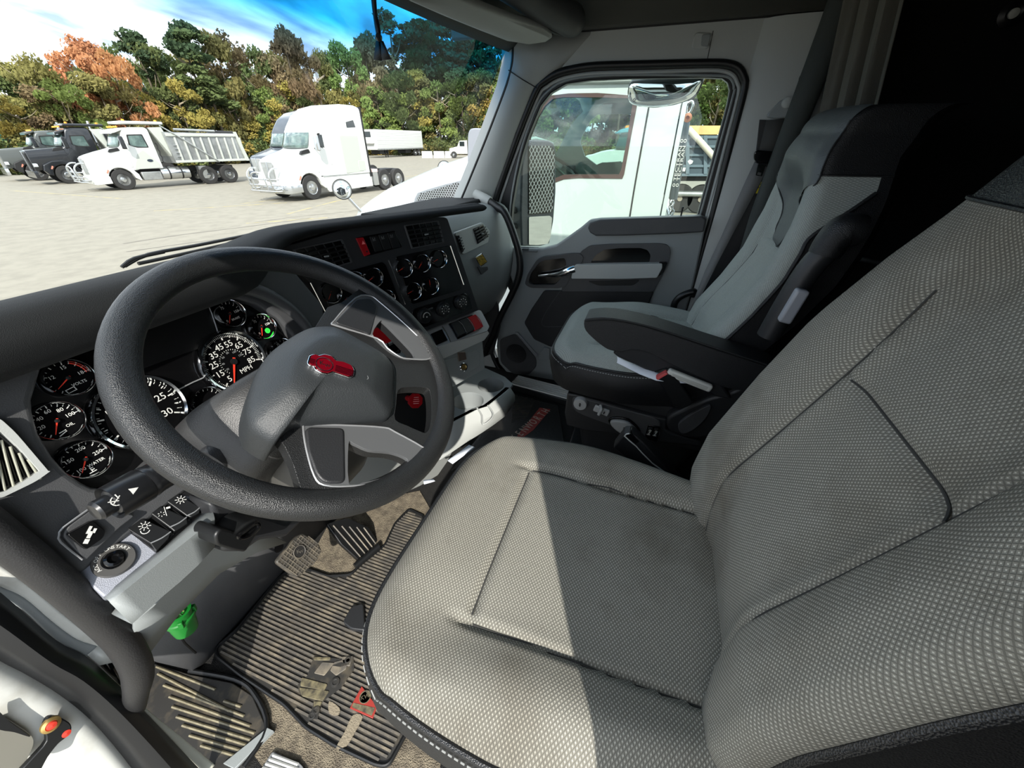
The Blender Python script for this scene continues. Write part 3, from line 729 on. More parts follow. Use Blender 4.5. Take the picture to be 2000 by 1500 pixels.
# folded-down armrest
q = cr([zp(388, 262), zp(420, 238), zp(600, 236), zp(900, 300), zp(1300, 430), zp(1560, 515), zp(1830, 610), (1040+1900/3.846, 560+700/3.846), (1040+1800/3.846, 560+790/3.846), zp(1500, 770), zp(1300, 700), zp(1050, 590), zp(900, 510), zp(760, 470), zp(680, 490), zp(620, 484), zp(560, 468), zp(480, 410), zp(400, 330)], 3)
ar = prism('armrest', FX(.645), FX(.645).pp(q), -.080, 0, LEA, PS, bev=.014, seg=4)
tp = FX(.648).pp([zp(400, 248), zp(600, 240), zp(900, 302), zp(1300, 432), zp(1560, 517), zp(1820, 606)])
tube('armrest_seam', [FX(.6465).w(u, v-.004, .002) for u, v in tp], .002, BLK, ar, seg=6, n=4)
prism('armrest_hinge', FX(.662), FX(.662).pp([zp(600, 500), zp(650, 460), zp(760, 445), zp(900, 470), zp(1080, 560), zp(1400, 700), zp(1500, 850), zp(1380, 830), zp(1000, 620), zp(900, 650), zp(640, 530)]), -.03, .0, PLD, PS, bev=.006)
# recliner cover and lever on the near side
q = cr([zp(1010, 990), zp(1100, 930), zp(1300, 840), zp(1480, 790), zp(1700, 700), zp(1650, 900), zp(1300, 1130), zp(1050, 1090)], 4)
prism('recliner_cover', FX(.690), FX(.690).pp(q), -.04, .004, PLD, PS, bev=.010, seg=3)
q = cr([zp(1095, 1030), zp(1160, 970), zp(1280, 900), zp(1340, 890), zp(1300, 980), zp(1200, 1070), zp(1120, 1090)], 4)
prism('recliner_lever', FX(.680), FX(.680).pp(q), -.004, .008, PLC, PS, bev=.005, seg=3)
# white latch handle beside the buckle
f_ = FX(.635); hd1, hd2 = f_.w(*f_.px(*zp(1015, 640))), f_.w(*f_.px(*zp(1345, 770)))
fh = Fr(hd1, hd2-hd1, (0, .2, 1)); Lh = (hd2-hd1).length
wh = box('latch_handle', fh, 0, -.011, -.012, Lh, .011, .006, mat('ivory_plastic', (205, 206, 198), .45), PS, .006, 3)
box('handle_groove', fh, .012, -.004, .004, Lh-.012, .005, .0075, mat('ivory_shadow', (180, 181, 174), .5), wh, .002)
bk = thing('belt_buckle', 'black seat belt buckle with a red button beside the passenger seat', 'buckle', onX(*zp(1060, 800), .64))
f_ = FX(.628); q = f_.pp([zp(925, 690), zp(1000, 648), zp(1065, 672), zp(1205, 860), zp(1190, 890), zp(1100, 930), zp(1060, 900), zp(975, 755)])
prism('buckle_body', f_, q, -.024, 0, BLK, bk, bev=.003)
q = f_.pp([zp(926, 686), zp(1000, 646), zp(1018, 655), zp(940, 702)]); prism('red_button', f_, q, -.018, .001, mat('faded_red', (215, 90, 90), .4), bk, bev=.001)
# upright rear arm: padded cap, tube, pale latch
P_ = [onX(*zb(*p), .665) for p in [(800, 1010), (690, 1130), (560, 1330), (450, 1520)]]
tube('support_tube', P_, .026, PLD, PS, seg=18, n=6)
P_ = [onX(*zb(*p), .655) for p in [(995, 905), (900, 900), (830, 960), (780, 1040)]]
tube('tube_cover', P_, [.030, .034, .032, .031], LEA, PS, seg=18, n=6)
f_ = FX(.635); a_, b_ = f_.w(*f_.px(*zb(655, 1240))), f_.w(*f_.px(*zb(540, 1430)))
fh = Fr(a_, b_-a_, (0, 1, .3)); Lh = (b_-a_).length
lt = box('pale_latch', fh, 0, -.012, -.02, Lh, .016, .002, mat('latch_grey', (160, 163, 170), .4), PS, .006, 3)
box('latch_slot', fh, .016, -.004, .004, Lh-.014, .006, .0035, mat('latch_dark', (105, 107, 112), .5), lt, .003)
# paper on the seat
bm = bmesh.new(); top_ = [zp(530, 490), zp(640, 520), zp(760, 575), zp(900, 625), zp(1020, 660), zp(1120, 690), zp(1185, 725)]; bot = [zp(560, 530), zp(640, 575), zp(740, 625), zp(810, 660), zp(930, 705), zp(1080, 722), zp(1180, 728)]
R1 = [onZ(*p, .530+.004*(i % 2)) for i, p in enumerate(top_)]; R2 = [onZ(*p, .526+.003*((i+1) % 2)) for i, p in enumerate(bot)]
pw = loft('crumpled_paper', [R1, [a.lerp(b, .5)+Vector((0, 0, .012)) for a, b in zip(R1, R2)], R2], mat('paper_white', (222, 228, 238), .7), smooth) if False else loft('crumpled_paper', [R1, [a.lerp(b, .5)+Vector((0, 0, .004+.004*(i % 2))) for i, (a, b) in enumerate(zip(R1, R2))], R2], mat('paper_white', (222, 228, 238), .7))
solid(pw, .0012, 0); tag(pw, 'crumpled white paper lying on the passenger seat cushion', 'paper')

# driver's buckle stalk between the seats
db = thing('belt_buckle', 'black buckle on a stalk between the two seats', 'buckle', onX(1340, 970, .33))
f_ = FX(.335); q = f_.pp([zp(605, 1210), zp(690, 1100), zp(745, 1096), zp(830, 1165), zp(1115, 1480), zp(1060, 1520), zp(960, 1500)])
prism('buckle_body', f_, q, -.03, 0, LEA, db, bev=.004, seg=3)
f_ = FX(.333); q = f_.pp([zp(690, 1112), zp(740, 1098), zp(800, 1165), zp(770, 1180)]); prism('button', f_, q, -.026, .001, GBK, db, bev=.001)
tube('edge_trim', [f_.w(*f_.px(*zp(*p)), .002) for p in [(730, 1098), (692, 1118), (780, 1195), (900, 1320), (1110, 1470)]], .0016, PLG, db, seg=6, n=2)
# ================================================================ DASHBOARD
DASH = thing('dashboard', 'charcoal dashboard with round gauges, vents and silver ledges', 'dashboard', (.4, .45, .3))
T17 = radians(17)
CL = Fr((-.015, .297, .729), (1, 0, 0), (0, sin(T17), cos(T17)))
YW, TL = radians(-27), radians(8)
_H = Vector((-sin(YW), cos(YW), 0))
STK = Fr((.52, .29, .77), (cos(YW), sin(YW), 0), _H*sin(TL)+Vector((0, 0, cos(TL))))
def needle(fr, u, v, n, L, a, par, m=NEED, w=.0022):
    f1 = fr.rot(a, u, v, n)
    prism('needle', f1, [(-L*.18, -w), (L, -w*.3), (L, w*.3), (-L*.18, w)], .0, .0012, m, par)
def gauge(fr, u, v, r, name, par, ticks, labels=(), word=None, wordpos=(0, -.45), na=200, a0=225, a1=-45, symb=None, nmin=0, ndl=True, tb=.014):
    f_ = lathe(name, fr, [(r*.92, .001), (r*.9, .0022), (0, .0022)], mat('gauge_face', (11, 11, 12), .9, spec=0.), par, u=u, v=v, seg=40)
    lathe('bezel', fr, [(r*1.02, 0), (r*1.03, tb*.6), (r*.99, tb), (r*.93, tb*.85), (r*.89, .003), (r*.885, .0024)], CHR, f_, u=u, v=v, seg=48, caps=False)
    rs = []
    for k in range(ticks):
        a = radians(a0+(a1-a0)*k/(ticks-1)); big = (k % 2 == 0)
        rr = r*(.80 if big else .82); rs.append((u+rr*cos(a), v+rr*sin(a), r*(.13 if big else .08), r*.022*(1.6 if big else 1), a))
    for k in range(nmin):
        a = radians(a0+(a1-a0)*k/(nmin-1)); rs.append((u+r*.84*cos(a), v+r*.84*sin(a), r*.06, r*.012, a))
    bars('tick_marks', fr, rs, .0022, .0027, WHT, f_)
    for i, s in enumerate(labels):
        if s: a = radians(a0+(a1-a0)*i/(len(labels)-1)); txt('numeral', fr, u+r*.58*cos(a), v+r*.58*sin(a), .0024, s, r*.27, WHT, f_)
    if word: txt('lettering', fr, u+wordpos[0]*r, v+wordpos[1]*r, .0024, word, r*.22, WHT, f_)
    if ndl: needle(fr, u, v, .004, r*.72, radians(na), f_, w=r*.035); lathe('needle_hub', fr, [(r*.1, .002), (r*.1, .006), (.0, .0065)], BLK, f_, u=u, v=v, seg=16)
    return f_
GGL = glassmat('gauge_glass_mat', (.98, .98, .98), .0015)

# --- upper pad (brow) running the width of the cab
rows = []
for i in range(41):
    x = -.56 + 1.44*i/40
    t = max(0, (x-.55)/.33)
    e = sm(-.56, -.30, x)
    yb_ = .255+.06*sm(.25, -.1, x)*0 - .03*sm(.3, .85, x) + .10*(1-e)*0
    zt = .930 - .004*sm(.3, .88, x) - .012*sm(-.2, -.56, x)
    wy = wsy(x, .84)
    q_ = sm(.12, .42, x); yb_ = yb_*(1-q_) + (.378-(x-.3)*.50)*q_; dd = 1-.72*q_
    rows.append([Vector((x, y, z)) for y, z in cr([(yb_+.055, zt-.085*dd), (yb_+.018, zt-.075*dd), (yb_+.002, zt-.045*dd), (yb_+.004, zt-.02*dd), (yb_+.022, zt), (yb_+.08, zt-.002), (wy-.10, .885-.02*t), (wy+.02, .845), (wy+.06, .80)], 4, False)])
pad = loft('dash_pad', rows, PADT, DASH, caps=False); 
# --- driver facing panel with the instrument opening
clo = [z5(*p) for p in [(188, 1010), (195, 1100), (235, 1240), (330, 1400), (430, 1510)]] + [z8(530, 150), z8(600, 185), z8(700, 195)] + [(235, 945), (300, 885), z5(1260, 1290), z5(1420, 1190), (470, 785), (560, 735), (583, 705)] + [z5(2070, 640), z5(1990, 545), z5(1900, 440), z5(1750, 345), z5(1500, 275), z5(1240, 262), z5(1000, 300), z5(800, 350), z5(600, 425), z5(400, 585), z5(250, 800)]
co_ = CL.pp(clo)
outp = [(-.42, .165), (.285, .165), (.325, .03)] + CL.pp([(650, 770), (560, 800), (440, 850), (352, 912), (372, 955), (150, 1128), (100, 1100), (0, 1045), (-60, 1000)], .02)
prism('cluster_surround', CL, outp, -.03, .020, PLC, DASH, holes=[co_], bev=.008, seg=3)
prism('cluster_panel', CL, grow(co_, .01), -.03, -.004, GBK, DASH)
# hood lip round the top right of the cluster
hl = CL.pp([z5(900, 330), z5(1200, 225), z5(1500, 215), z5(1800, 290), z5(2010, 430), z5(2140, 600), z5(2200, 700)])
tube('cluster_hood', [CL.w(u, v, .030) for u, v in hl], [.004, .010, .013, .013, .010, .006], PLC, DASH, seg=14, n=5)
tube('hood_trim', [CL.w(u+.010, v+.010, .026) for u, v in hl[1:]], .0025, SIL, DASH, seg=8, n=5)
prism('cluster_display', CL, rc(CL.pp([z5(1000, 300), z5(1440, 305), z5(1520, 525), z5(1400, 640), z5(985, 790), z5(800, 560)]), .006), -.004, -.001, mat('display_dark', (22, 22, 22), .25), DASH)
tube('display_line', [CL.w(*CL.px(*z5(*p)), -.002) for p in [(1440, 310), (1480, 400), (1520, 525)]], .0016, SIL, DASH, n=1, seg=6)
tube('display_line', [CL.w(*CL.px(*z5(*p)), -.002) for p in [(1455, 835), (1350, 880), (1250, 930)]], .0012, SIL, DASH, n=1, seg=6)
V8 = radians
gs = [(84+50, 738, .0262, 'volt_gauge', 7, ('', '12', '15', '18'), 'VOLTS', (.25, -.45), 208), (112, 822, .0268, 'oil_gauge', 9, ('', '20', '40', '60', '80', '100'), 'OIL', (.3, -.45), 235), (168, 897, .0272, 'water_gauge', 7, ('100', '150', '200', '250'), 'WATER', (.25, -.42), 228),
      (407, 785, .0275, 'fuel_gauge', 7, ('E', '', '', 'F'), 'FUEL', (.3, -.4), 215), (450, 613, .0262, 'brake_gauge', 7, ('0', '', '75', '', '150'), 'BRAKE', (.25, -.45), 235), (512, 638, .0262, 'air_gauge', 7, ('0', '', '75', '', '150'), None, (0, 0), 240)]
for px_, py_, r_, nm, tk, lb_, wd, wp, na in gs:
    u, v = CL.px(px_, py_, .006); gg = gauge(CL, u, v, r_, nm, DASH, tk*2-1, lb_, wd, wp, na, a1=0)
    if nm == 'air_gauge': lathe('green_symbol', CL, [(.0055, .003), (.005, .004), (0, .004)], mat('green_lamp', (40, 230, 60), .4, emit=.6), gg, u=u+.008, v=v-.012, seg=16); txt('letter', CL, u+.008, v-.012, .0042, '2', .006, BLK, gg)
    if nm == 'volt_gauge':
        bars('red_band', CL, [(u+r_*.82*cos(V8(a)), v+r_*.82*sin(V8(a)), .0012, .0035, V8(a)) for a in range(0, 60, 10)], .0023, .0027, NEED, gg); bars('battery_symbol', CL, [(u-.006, v-.014, .010, .0009, .1), (u-.006, v-.019, .010, .0009, .1), (u-.011, v-.0165, .0009, .005, .1), (u-.001, v-.0165, .0009, .005, .1)], .0023, .0028, WHT, gg)
    if nm == 'oil_gauge': bars('oil_symbol', CL, [(u-.004, v-.019, .010, .001, .3), (u-.003, v-.016, .008, .001, .1)], .0023, .0028, WHT, gg)
    if nm == 'water_gauge': bars('water_symbol', CL, [(u-.003, v-.017, .001, .008, 0), (u-.003, v-.021, .009, .001, 0), (u-.001, v-.015, .003, .001, 0), (u-.001, v-.018, .003, .001, 0)], .0023, .0028, WHT, gg)
    if nm == 'fuel_gauge': bars('pump_symbol', CL, [(u-.007, v-.017, .006, .008, .0)], .0023, .0028, WHT, gg)
u, v = CL.px(458, 706, .006)
sp_ = gauge(CL, u, v, .060, 'speedometer', DASH, 17, ('', '5', '15', '25', '35', '45', '55', '65', '75', '85'), 'MPH', (.22, -.40), 238, 258, -22, nmin=81, tb=.012)
bars('inner_scale', CL, [(u+.024*cos(V8(a)), v+.024*sin(V8(a)), .0022, .0007, V8(a)) for a in range(0, 230, 10)], .0023, .0027, WHT, sp_)
for k, s in enumerate(('20', '40', '60', '80', '100', '120')): a = V8(205-k*38); txt('inner_numeral', CL, u+.019*cos(a), v+.019*sin(a), .0024, s, .0055, GRY, sp_)
tc_ = gauge(CL, -.088, .0, .060, 'tachometer', DASH, 15, ('', '5', '10', '15', '20', '25', '30'), 'RPM', (0, -.4), 235, 240, -35, nmin=31, tb=.012)
u, v = CL.px(541, 685, .006); gauge(CL, u+.012, v-.006, .0262, 'air_gauge', DASH, 13, ('0', '', '75', '', '150'), None, (0, 0), 225)

# left vent (louvres) near the driver's door
vq = CL.pp([z5(-60, 1120), z5(0, 1140), z5(100, 1230), z5(330, 1500), z8(345, 70), z8(250, 140), z8(0, 260), z8(-60, 270)], .03)
vo = CL.pp([z5(-60, 1180), z5(0, 1225), z5(120, 1330), z5(270, 1500), z8(270, 70), z8(200, 120), z8(30, 215), z8(-60, 225)], .03)
prism('vent_surround', CL, rc(vq, .01), .015, .034, PLG, DASH, holes=[rc(vo, .006)], bev=.004)
vb = prism('side_vent', CL, grow(vo, .004), .015, .022, GBK, DASH)
for k in range(6):
    a = CL.px(*z8(-60+55*k+0, 30-10*k*0-60), .03); 
    p0_, p1_ = CL.px(0+ (k*16)-28, 858+k*8, .03), CL.px(k*16-38, 862+k*10+100, .03)
for k in range(6):
    p0_, p1_ = z8(-130+70*k, -150), z8(-130+70*k+100, 100-8*k)
    q0, q1 = CL.px(*z8(-75+66*k, -195+45*k if k < 7 else 0), .03), CL.px(*z8(-95+66*k, 285-22*k), .03)
for k in range(5):
    q0 = CL.px(*z8(-10+62*k-40, -130+45*k-60), .03); q1 = CL.px(*z8(50+62*k-10, 230-20*k-20), .03)
    tube('louvre', [CL.w(*q0, .028), CL.w(*q1, .028)], .0013, mat('louvre_edge', (150, 150, 135), .5), vb, n=1, seg=8)

# lower dash below the cluster: black recess switch, silver ledge, knee panel
LP = Fr(CL.w(0, 0, .021), CL.X, CL.V)        # same lean as the cluster surround
bz = LP.pp([z8(410, 520), z8(440, 460), z8(620, 330), z8(925, 375), z8(800, 470), z8(570, 695)], .0)
pl = prism('switch_recess', LP, rc(bz, .006), -.01, .012, PLC, DASH, bev=.003)
tube('recess_line', [LP.w(u, v, .013) for u, v in LP.pp([z8(620, 335), z8(440, 465), z8(412, 520), z8(425, 570), z8(575, 690)], .013)], .0012, SIL, pl, n=2, seg=6)
q = LP.pp([z8(468, 515), z8(650, 415), z8(740, 490), z8(720, 540), z8(605, 620), z8(580, 610)], .02)
s_ = prism('trailer_switch', LP, rc(q, .003), .006, .020, GBK, pl, bev=.003)
cu, cv = LP.px(*z8(625, 515), .02); bars('switch_symbol', LP, [(cu, cv, .009, .004, .6), (cu-.007, cv-.005, .006, .005, .6), (cu+.003, cv+.006, .010, .003, .6), (cu+.006, cv+.001, .006, .003, .6)], .0205, .0212, WHT, s_)
# ledge
LG = Fr((-.2, .205, .560), (1, 0, 0), (0, .80, .60))
lq = LG.pp([z8(495, 762), z8(740, 575), z8(1225, 222), z8(1440, 285), z8(1478, 310), z8(1100, 640), z8(860, 880), z8(725, 955)])
led = prism('silver_ledge', LG, rc(lq, .003), -.05, .004, SILT, DASH, bev=.003)
# ledge front face, sweeping down
def ptL(p, y): return onY(*z8(*p), y)
A_ = [LG.w(*LG.px(*z8(*p))) for p in [(722, 955), (800, 870), (950, 745), (1085, 640), (1280, 470), (1455, 290)]]
B_ = [onY(*z8(*p), .158) for p in [(765, 985), (870, 905), (1000, 800), (1110, 710), (1320, 545), (1497, 400)]]
C_ = [onY(*z8(*p), .166) for p in [(920, 1140), (1010, 1060), (1130, 950), (1250, 850), (1380, 730), (1500, 600)]]
D_ = [p + Vector((0, .05, -.005)) for p in C_]
lf_ = loft('ledge_front', [A_, [a.lerp(b, .5)+Vector((0, -.004, .003)) for a, b in zip(A_, B_)], B_, C_, D_], PLM, DASH); solid(lf_, .004, 1)
# ignition
u, v = LG.px(*z8(795, 695), .006)
ig = lathe('ignition_switch', LG, [(.0235, .003), (.0235, .009), (.0225, .011), (.0135, .011), (.0125, .009), (.011, .009)], mat('ignition_ring', (85, 84, 82), .4, .3), DASH, u=u, v=v, seg=36)
lathe('key_barrel', LG, [(.0125, .008), (.0105, .016), (.007, .017), (.005, .012), (0, .012)], GBK, ig, u=u, v=v, seg=28)
for s, a in (('ACC', 168), ('OFF', 118), ('ON', 72), ('START', 28)):
    n_ = len(s)
    for i, chh in enumerate(s):
        aa = V8(a - (i-(n_-1)/2)*13.5); txt('lettering', LG, u+.018*cos(aa), v+.018*sin(aa), .0112, chh, .0062, WHT, ig, rot=aa-pi/2)
# three rocker switches
for k, (c0, w_) in enumerate((((1045, 500), 1), ((1200, 410), 1), ((1290, 310), 1))):
    pass
RS = [[(890, 480), (990, 408), (1190, 500), (1175, 545), (1090, 635), (1050, 580)], [(1050, 375), (1120, 320), (1300, 400), (1310, 440), (1215, 500), (1180, 470)], [(1160, 290), (1240, 235), (1395, 330), (1390, 370), (1330, 400), (1300, 390)]]
wf = LG.pp([z8(885, 480), z8(1240, 228), z8(1400, 335), z8(1400, 380), z8(1090, 640)], .008)
prism('switch_frame', LG, rc(wf, .003), .002, .007, GBK, led, bev=.001)
names = ['dimmer_switch', 'lamp_switch', 'headlamp_switch']
for k, q_ in enumerate(RS):
    q = LG.pp([z8(*p) for p in q_], .012); cxm = (sum(p[0] for p in q)/len(q), sum(p[1] for p in q)/len(q))
    s_ = prism(names[k], LG, rc(q, .002), .005, .016, BLK, DASH, bev=.003, seg=3)
    uu, vv = q[0][0]*.35+q[1][0]*.35+cxm[0]*.3, q[0][1]*.35+q[1][1]*.35+cxm[1]*.3
    uu, vv = uu+.004, vv-.003
    rs = [(uu+.0058*cos(V8(a)), vv+.0058*sin(V8(a)), .0030, .0009, V8(a)) for a in range(0, 360, 45)] + [(uu+.0028*cos(V8(a)), vv+.0028*sin(V8(a)), .0010, .0022, V8(a)) for a in range(0, 360, 60)]
    if k == 1: rs = [(uu-.005+.0035*cos(V8(a)), vv+.0035*sin(V8(a)), .0018, .0008, V8(a)) for a in range(0, 360, 60)] + [(uu+.001, vv, .016, .0008, 1.1), (uu+.007, vv+.002, .005, .003, -.5)]
    if k == 0: rs += [(uu-.004+.005*cos(V8(a)), vv-.006+.005*sin(V8(a)), .0010, .0026, V8(a)) for a in range(150, 330, 30)]
    bars('switch_symbol', LG, rs, .0163, .0168, WHT, s_)
    m0 = (q[0][0]*.5+q[-1][0]*.5, q[0][1]*.5+q[-1][1]*.5)
    tube('switch_edge', [LG.w(*q[-1], .016), LG.w(q[-1][0]*.5+q[2][0]*.5, q[-1][1]*.5+q[2][1]*.5-.002, .017), LG.w(*q[2], .016)], .0010, SIL, s_, n=3, seg=6)
# grey strip under the cluster, behind the stalk
prism('cluster_strip', CL, CL.pp([(335, 885), (398, 834), (440, 812), (440, 830), (400, 856), (345, 900)]), .02, .026, SIL, DASH, bev=.002)
# knee bolster and lower left
K0 = [onY(*p, .20) for p in [(262, 1215), (300, 1185), (360, 1120), (405, 1080), (440, 1030)]]
K1 = [onY(*p, .24) for p in [(262, 1275), (330, 1200), (412, 1110), (470, 1060), (520, 1040)]]
K2 = [onY(*p, .27) for p in [(282, 1290), (350, 1200), (430, 1120), (500, 1080), (560, 1060)]]
kb = loft('knee_panel', [[p+Vector((0, .03, .06)) for p in K0], K0, K1, K2], PLM, DASH); solid(kb, .004, 1)
# firewall lining / kick panel beside the mat
kq = [onY(*p, .44) for p in [(300, 1290), (385, 1310), (425, 1262), (560, 1105), (640, 1040), (700, 900), (480, 900), (380, 1100), (280, 1270)]]
bm = bmesh.new(); bm.faces.new([bm.verts.new(p) for p in kq]); fw = link('trim_5', bm, PLC); solid(fw, .02, 0); struct(fw)
fwall = box('wall_front', FY(.60), -.45, 0, -.04, 1.40, .86, 0, PLD); struct(fwall)

# --- centre stack, angled to the driver
sp = lambda pts, n=0.: STK.pp([z7(*p) for p in pts], n)
q = sp([(-120, 330), (60, 300), (500, 170), (900, 100), (1215, 95), (1240, 105), (1480, 810), (1060, 980), (640, 1300), (330, 880), (180, 600)])
prism('centre_stack', STK, rc(q, .006), -.05, .0, PLD, DASH, bev=.006, seg=3)
# side wall of the stack, facing forward-right
e0, e1 = STK.px(*z7(1230, 100)), STK.px(*z7(1480, 812))
def vent(fr, q, name, par, nv, nh, m=GBK, n0=-.002):
    q = [Vector(p) for p in q]
    b_ = prism(name, fr, [tuple(p) for p in q], n0, n0+.003, GBK, par, bev=.001)
    for k in range(1, nv+1):
        a, c = q[0].lerp(q[1], k/(nv+1)), q[3].lerp(q[2], k/(nv+1)); tube('vane', [fr.w(a.x, a.y, n0+.006), fr.w(c.x, c.y, n0+.006)], .0016, PLD, b_, n=1, seg=6)
    for k in range(1, nh+1):
        a, c = q[0].lerp(q[3], k/(nh+1)), q[1].lerp(q[2], k/(nh+1)); tube('slat', [fr.w(a.x, a.y, n0+.009), fr.w(c.x, c.y, n0+.009)], .0024, BLK, b_, n=1, seg=6)
    a = sum(q, Vector((0, 0)))/4; box('vent_tab', fr, a.x-.006, a.y-.002, n0+.008, a.x+.006, a.y+.002, n0+.014, PLM, b_, .001)
    return b_
for q_ in ([(915, 165), (1160, 130), (1200, 285), (970, 330)], [(60, 350), (415, 275), (490, 440), (200, 520)]):
    q = sp(q_); prism('vent_frame', STK, rc(grow(q, .006), .004), -.001, .003, PLC, DASH, holes=[q], bev=.001); vent(STK, q, 'air_vent', DASH, 4, 4)
q = sp([(530, 255), (830, 200), (890, 325), (600, 400)]); hz = prism('switch_bank', STK, rc(q, .004), -.001, .003, GBK, DASH, bev=.001)
q = sp([(535, 258), (590, 250), (645, 380), (600, 398)], .008); hs_ = prism('hazard_switch', STK, rc(q, .002), .002, .009, RED, DASH, bev=.002)
cu, cv = STK.px(*z7(590, 292), .009); prism('triangle', STK, [(cu-.005, cv-.004), (cu+.005, cv-.004), (cu, cv+.005)], .009, .0095, mat('pale_red', (235, 120, 120), .5), hs_); cu, cv = STK.px(*z7(618, 360), .009); lathe('lamp_dot', STK, [(.0025, .009), (.0025, .0096), (0, .0096)], BLK, hs_, u=cu, v=cv, seg=10)
for k in range(3):
    x0 = 640+68*k; y0 = 245-13*k; q = sp([(x0, y0), (x0+58, y0-10), (x0+100, y0+105), (x0+42, y0+118)], .006); b_ = prism('rocker_switch', STK, rc(q, .002), .002, .007, BLK, DASH, bev=.002)
    cu, cv = STK.px(*z7(x0+32, y0+22), .007); bars('switch_symbol', STK, [(cu, cv, .007, .001, .2), (cu, cv-.003, .009, .001, 0), (cu-.003, cv+.002, .001, .005, 0), (cu+.003, cv+.002, .001, .005, 0)], .0072, .0076, GRY, b_)
# gauge panels with their chrome strips
q = sp([(835, 405), (860, 395), (1245, 315), (1262, 325), (1345, 640), (1330, 655), (975, 765), (955, 755)]); prism('gauge_panel', STK, rc(q, .005), -.001, .003, GBK, DASH, bev=.001); 
q = sp([(250, 620), (440, 520), (735, 440), (760, 460), (885, 780), (600, 900), (350, 850)]); prism('gauge_panel', STK, rc(q, .005), -.001, .003, GBK, DASH, bev=.001)
for a, b in (((785, 425), (915, 765)), ((1262, 315), (1365, 615)), ((185, 600), (330, 880))):
    tube('bright_strip', [STK.w(*STK.px(*z7(*a), .004), .004), STK.w(*STK.px(*z7(*b), .004), .004)], .0022, CHR, DASH, n=1, seg=8)
for i, (x_, y_) in enumerate([(903, 488), (1045, 450), (1175, 418), (975, 665), (1112, 625), (670, 560), (530, 590), (345, 680), (470, 720), (768, 725), (620, 800)]):
    u, v = STK.px(*z7(x_, y_), .008)
    gauge(STK, u, v, .0262, 'small_gauge', DASH, 9, (), None, (0, 0), [200, 225, 195, 195, 90, 205, 200, 235, 210, 220, 200][i], ndl=True, a0=215, a1=-20)
# heater knobs
q = sp([(960, 830), (985, 800), (1370, 680), (1400, 700), (1430, 800), (1060, 945), (1010, 930)]); prism('heater_panel', STK, rc(q, .006), -.001, .003, GBK, DASH, bev=.001)
for i, (x_, y_) in enumerate([(1080, 860), (1225, 810), (1360, 755)]):
    u, v = STK.px(*z7(x_, y_), .02); k_ = lathe('heater_knob', STK, [(.0245, .002), (.0235, .014), (.020, .020), (.019, .020), (0, .019)], BLK, DASH, u=u, v=v, seg=30)
    bars('knob_grip', STK, [(u+.0238*cos(V8(a)), v+.0238*sin(V8(a)), .0014, .0022, V8(a)) for a in range(0, 360, 15)], .004, .012, PLD, k_)
    if i == 0: bars('fan_arc', STK, [(u+.012*cos(V8(a)), v+.012*sin(V8(a)), .0016+.00001*a, .0024, V8(a)) for a in range(0, 181, 9)] + [(u, v-.002, .004, .004, 0)], .0198, .0204, WHT, k_)
    else: bars('mode_symbols', STK, [(u+.0135*cos(V8(a)), v+.0135*sin(V8(a)), .004, .0028, V8(a)+.5) for a in range(-40, 230, 38)] + [(u+.006*cos(V8(a)), v+.006*sin(V8(a)), .0018, .0012, V8(a)) for a in range(0, 360, 45)], .0198, .0204, WHT, k_)
txt('lettering', STK, *STK.px(*z7(1110, 800), .003), .0034, 'AUTO', .006, GRY, DASH)
# radio: dark red display and button rows, seen through the wheel
RD = Fr(STK.w(.12, -.20, .01), STK.X, STK.V)
q = RD.pp([z6(1300, 480), z6(1400, 350), z6(1480, 375), z6(1700, 560), z6(1730, 640), z6(1640, 700), z6(1300, 640)]); prism('radio', RD, rc(grow(q, .03), .006), -.03, 0, GBK, DASH, bev=.003)
q = RD.pp([z6(1320, 490), z6(1350, 400), z6(1430, 370), z6(1530, 450), z6(1400, 520)]); prism('radio_display', RD, grow(q, .004), -.002, .002, mat('display_red', (92, 10, 14), .25, emit=.25), DASH)
for k, (x_, y_) in enumerate([(1435, 512), (1470, 497), (1500, 482), (1535, 465), (1400, 528)]):
    u, v = RD.px(*z6(x_, y_)); bars('radio_button', RD, [(u, v, .012, .006, .12), (u, v-.0065, .012, .0012, .12)], 0, .003, PLM, DASH)
for k, (x_, y_) in enumerate([(1595, 540), (1550, 566), (1508, 585)]):
    u, v = RD.px(*z6(x_, y_)); b_ = box('rocker_switch', RD, u-.012, v-.014, 0, u+.012, v+.014, .006, BLK, DASH, .003); bars('switch_symbol', RD, [(u, v+.005, .012, .0014, 0), (u, v-.003, .012, .0014, 0), (u-.003, v, .0014, .009, 0), (u+.003, v, .0014, .009, 0)], .0062, .0068, WHT, b_)

# silver ledge under the stack with covered switches
sl_ = lambda p, y: onY(*z7(*p), y)
NL = Fr(STK.w(.30, -.235, .02), STK.X, STK.V*.35 + STK.N*-.94)   # nearly flat shelf
NL = Fr(STK.w(.30, -.225, .012), STK.X, STK.V*.75 - STK.N*.66)
q = NL.pp([z7(1060, 985), z7(1480, 812), z7(1500, 820), z7(1562, 940), z7(1545, 975), z7(1160, 1100), z7(1130, 1060)])
sh = prism('silver_shelf', NL, rc(q, .004), -.03, .002, SIL, DASH, bev=.003)
q = NL.pp([z7(1160, 1100), z7(1545, 970), z7(1562, 945), z7(1555, 1000), z7(1520, 1045), z7(1200, 1185), z7(1180, 1160)], .002)
FR2 = Fr(NL.w(*NL.px(*z7(1350, 1030))), STK.X, (0, .1, 1)); q = FR2.pp([z7(1155, 1098), z7(1545, 968), z7(1560, 990), z7(1520, 1045), z7(1200, 1188)])
prism('shelf_front', FR2, rc(q, .003), -.02, .002, PLG, DASH, bev=.003)
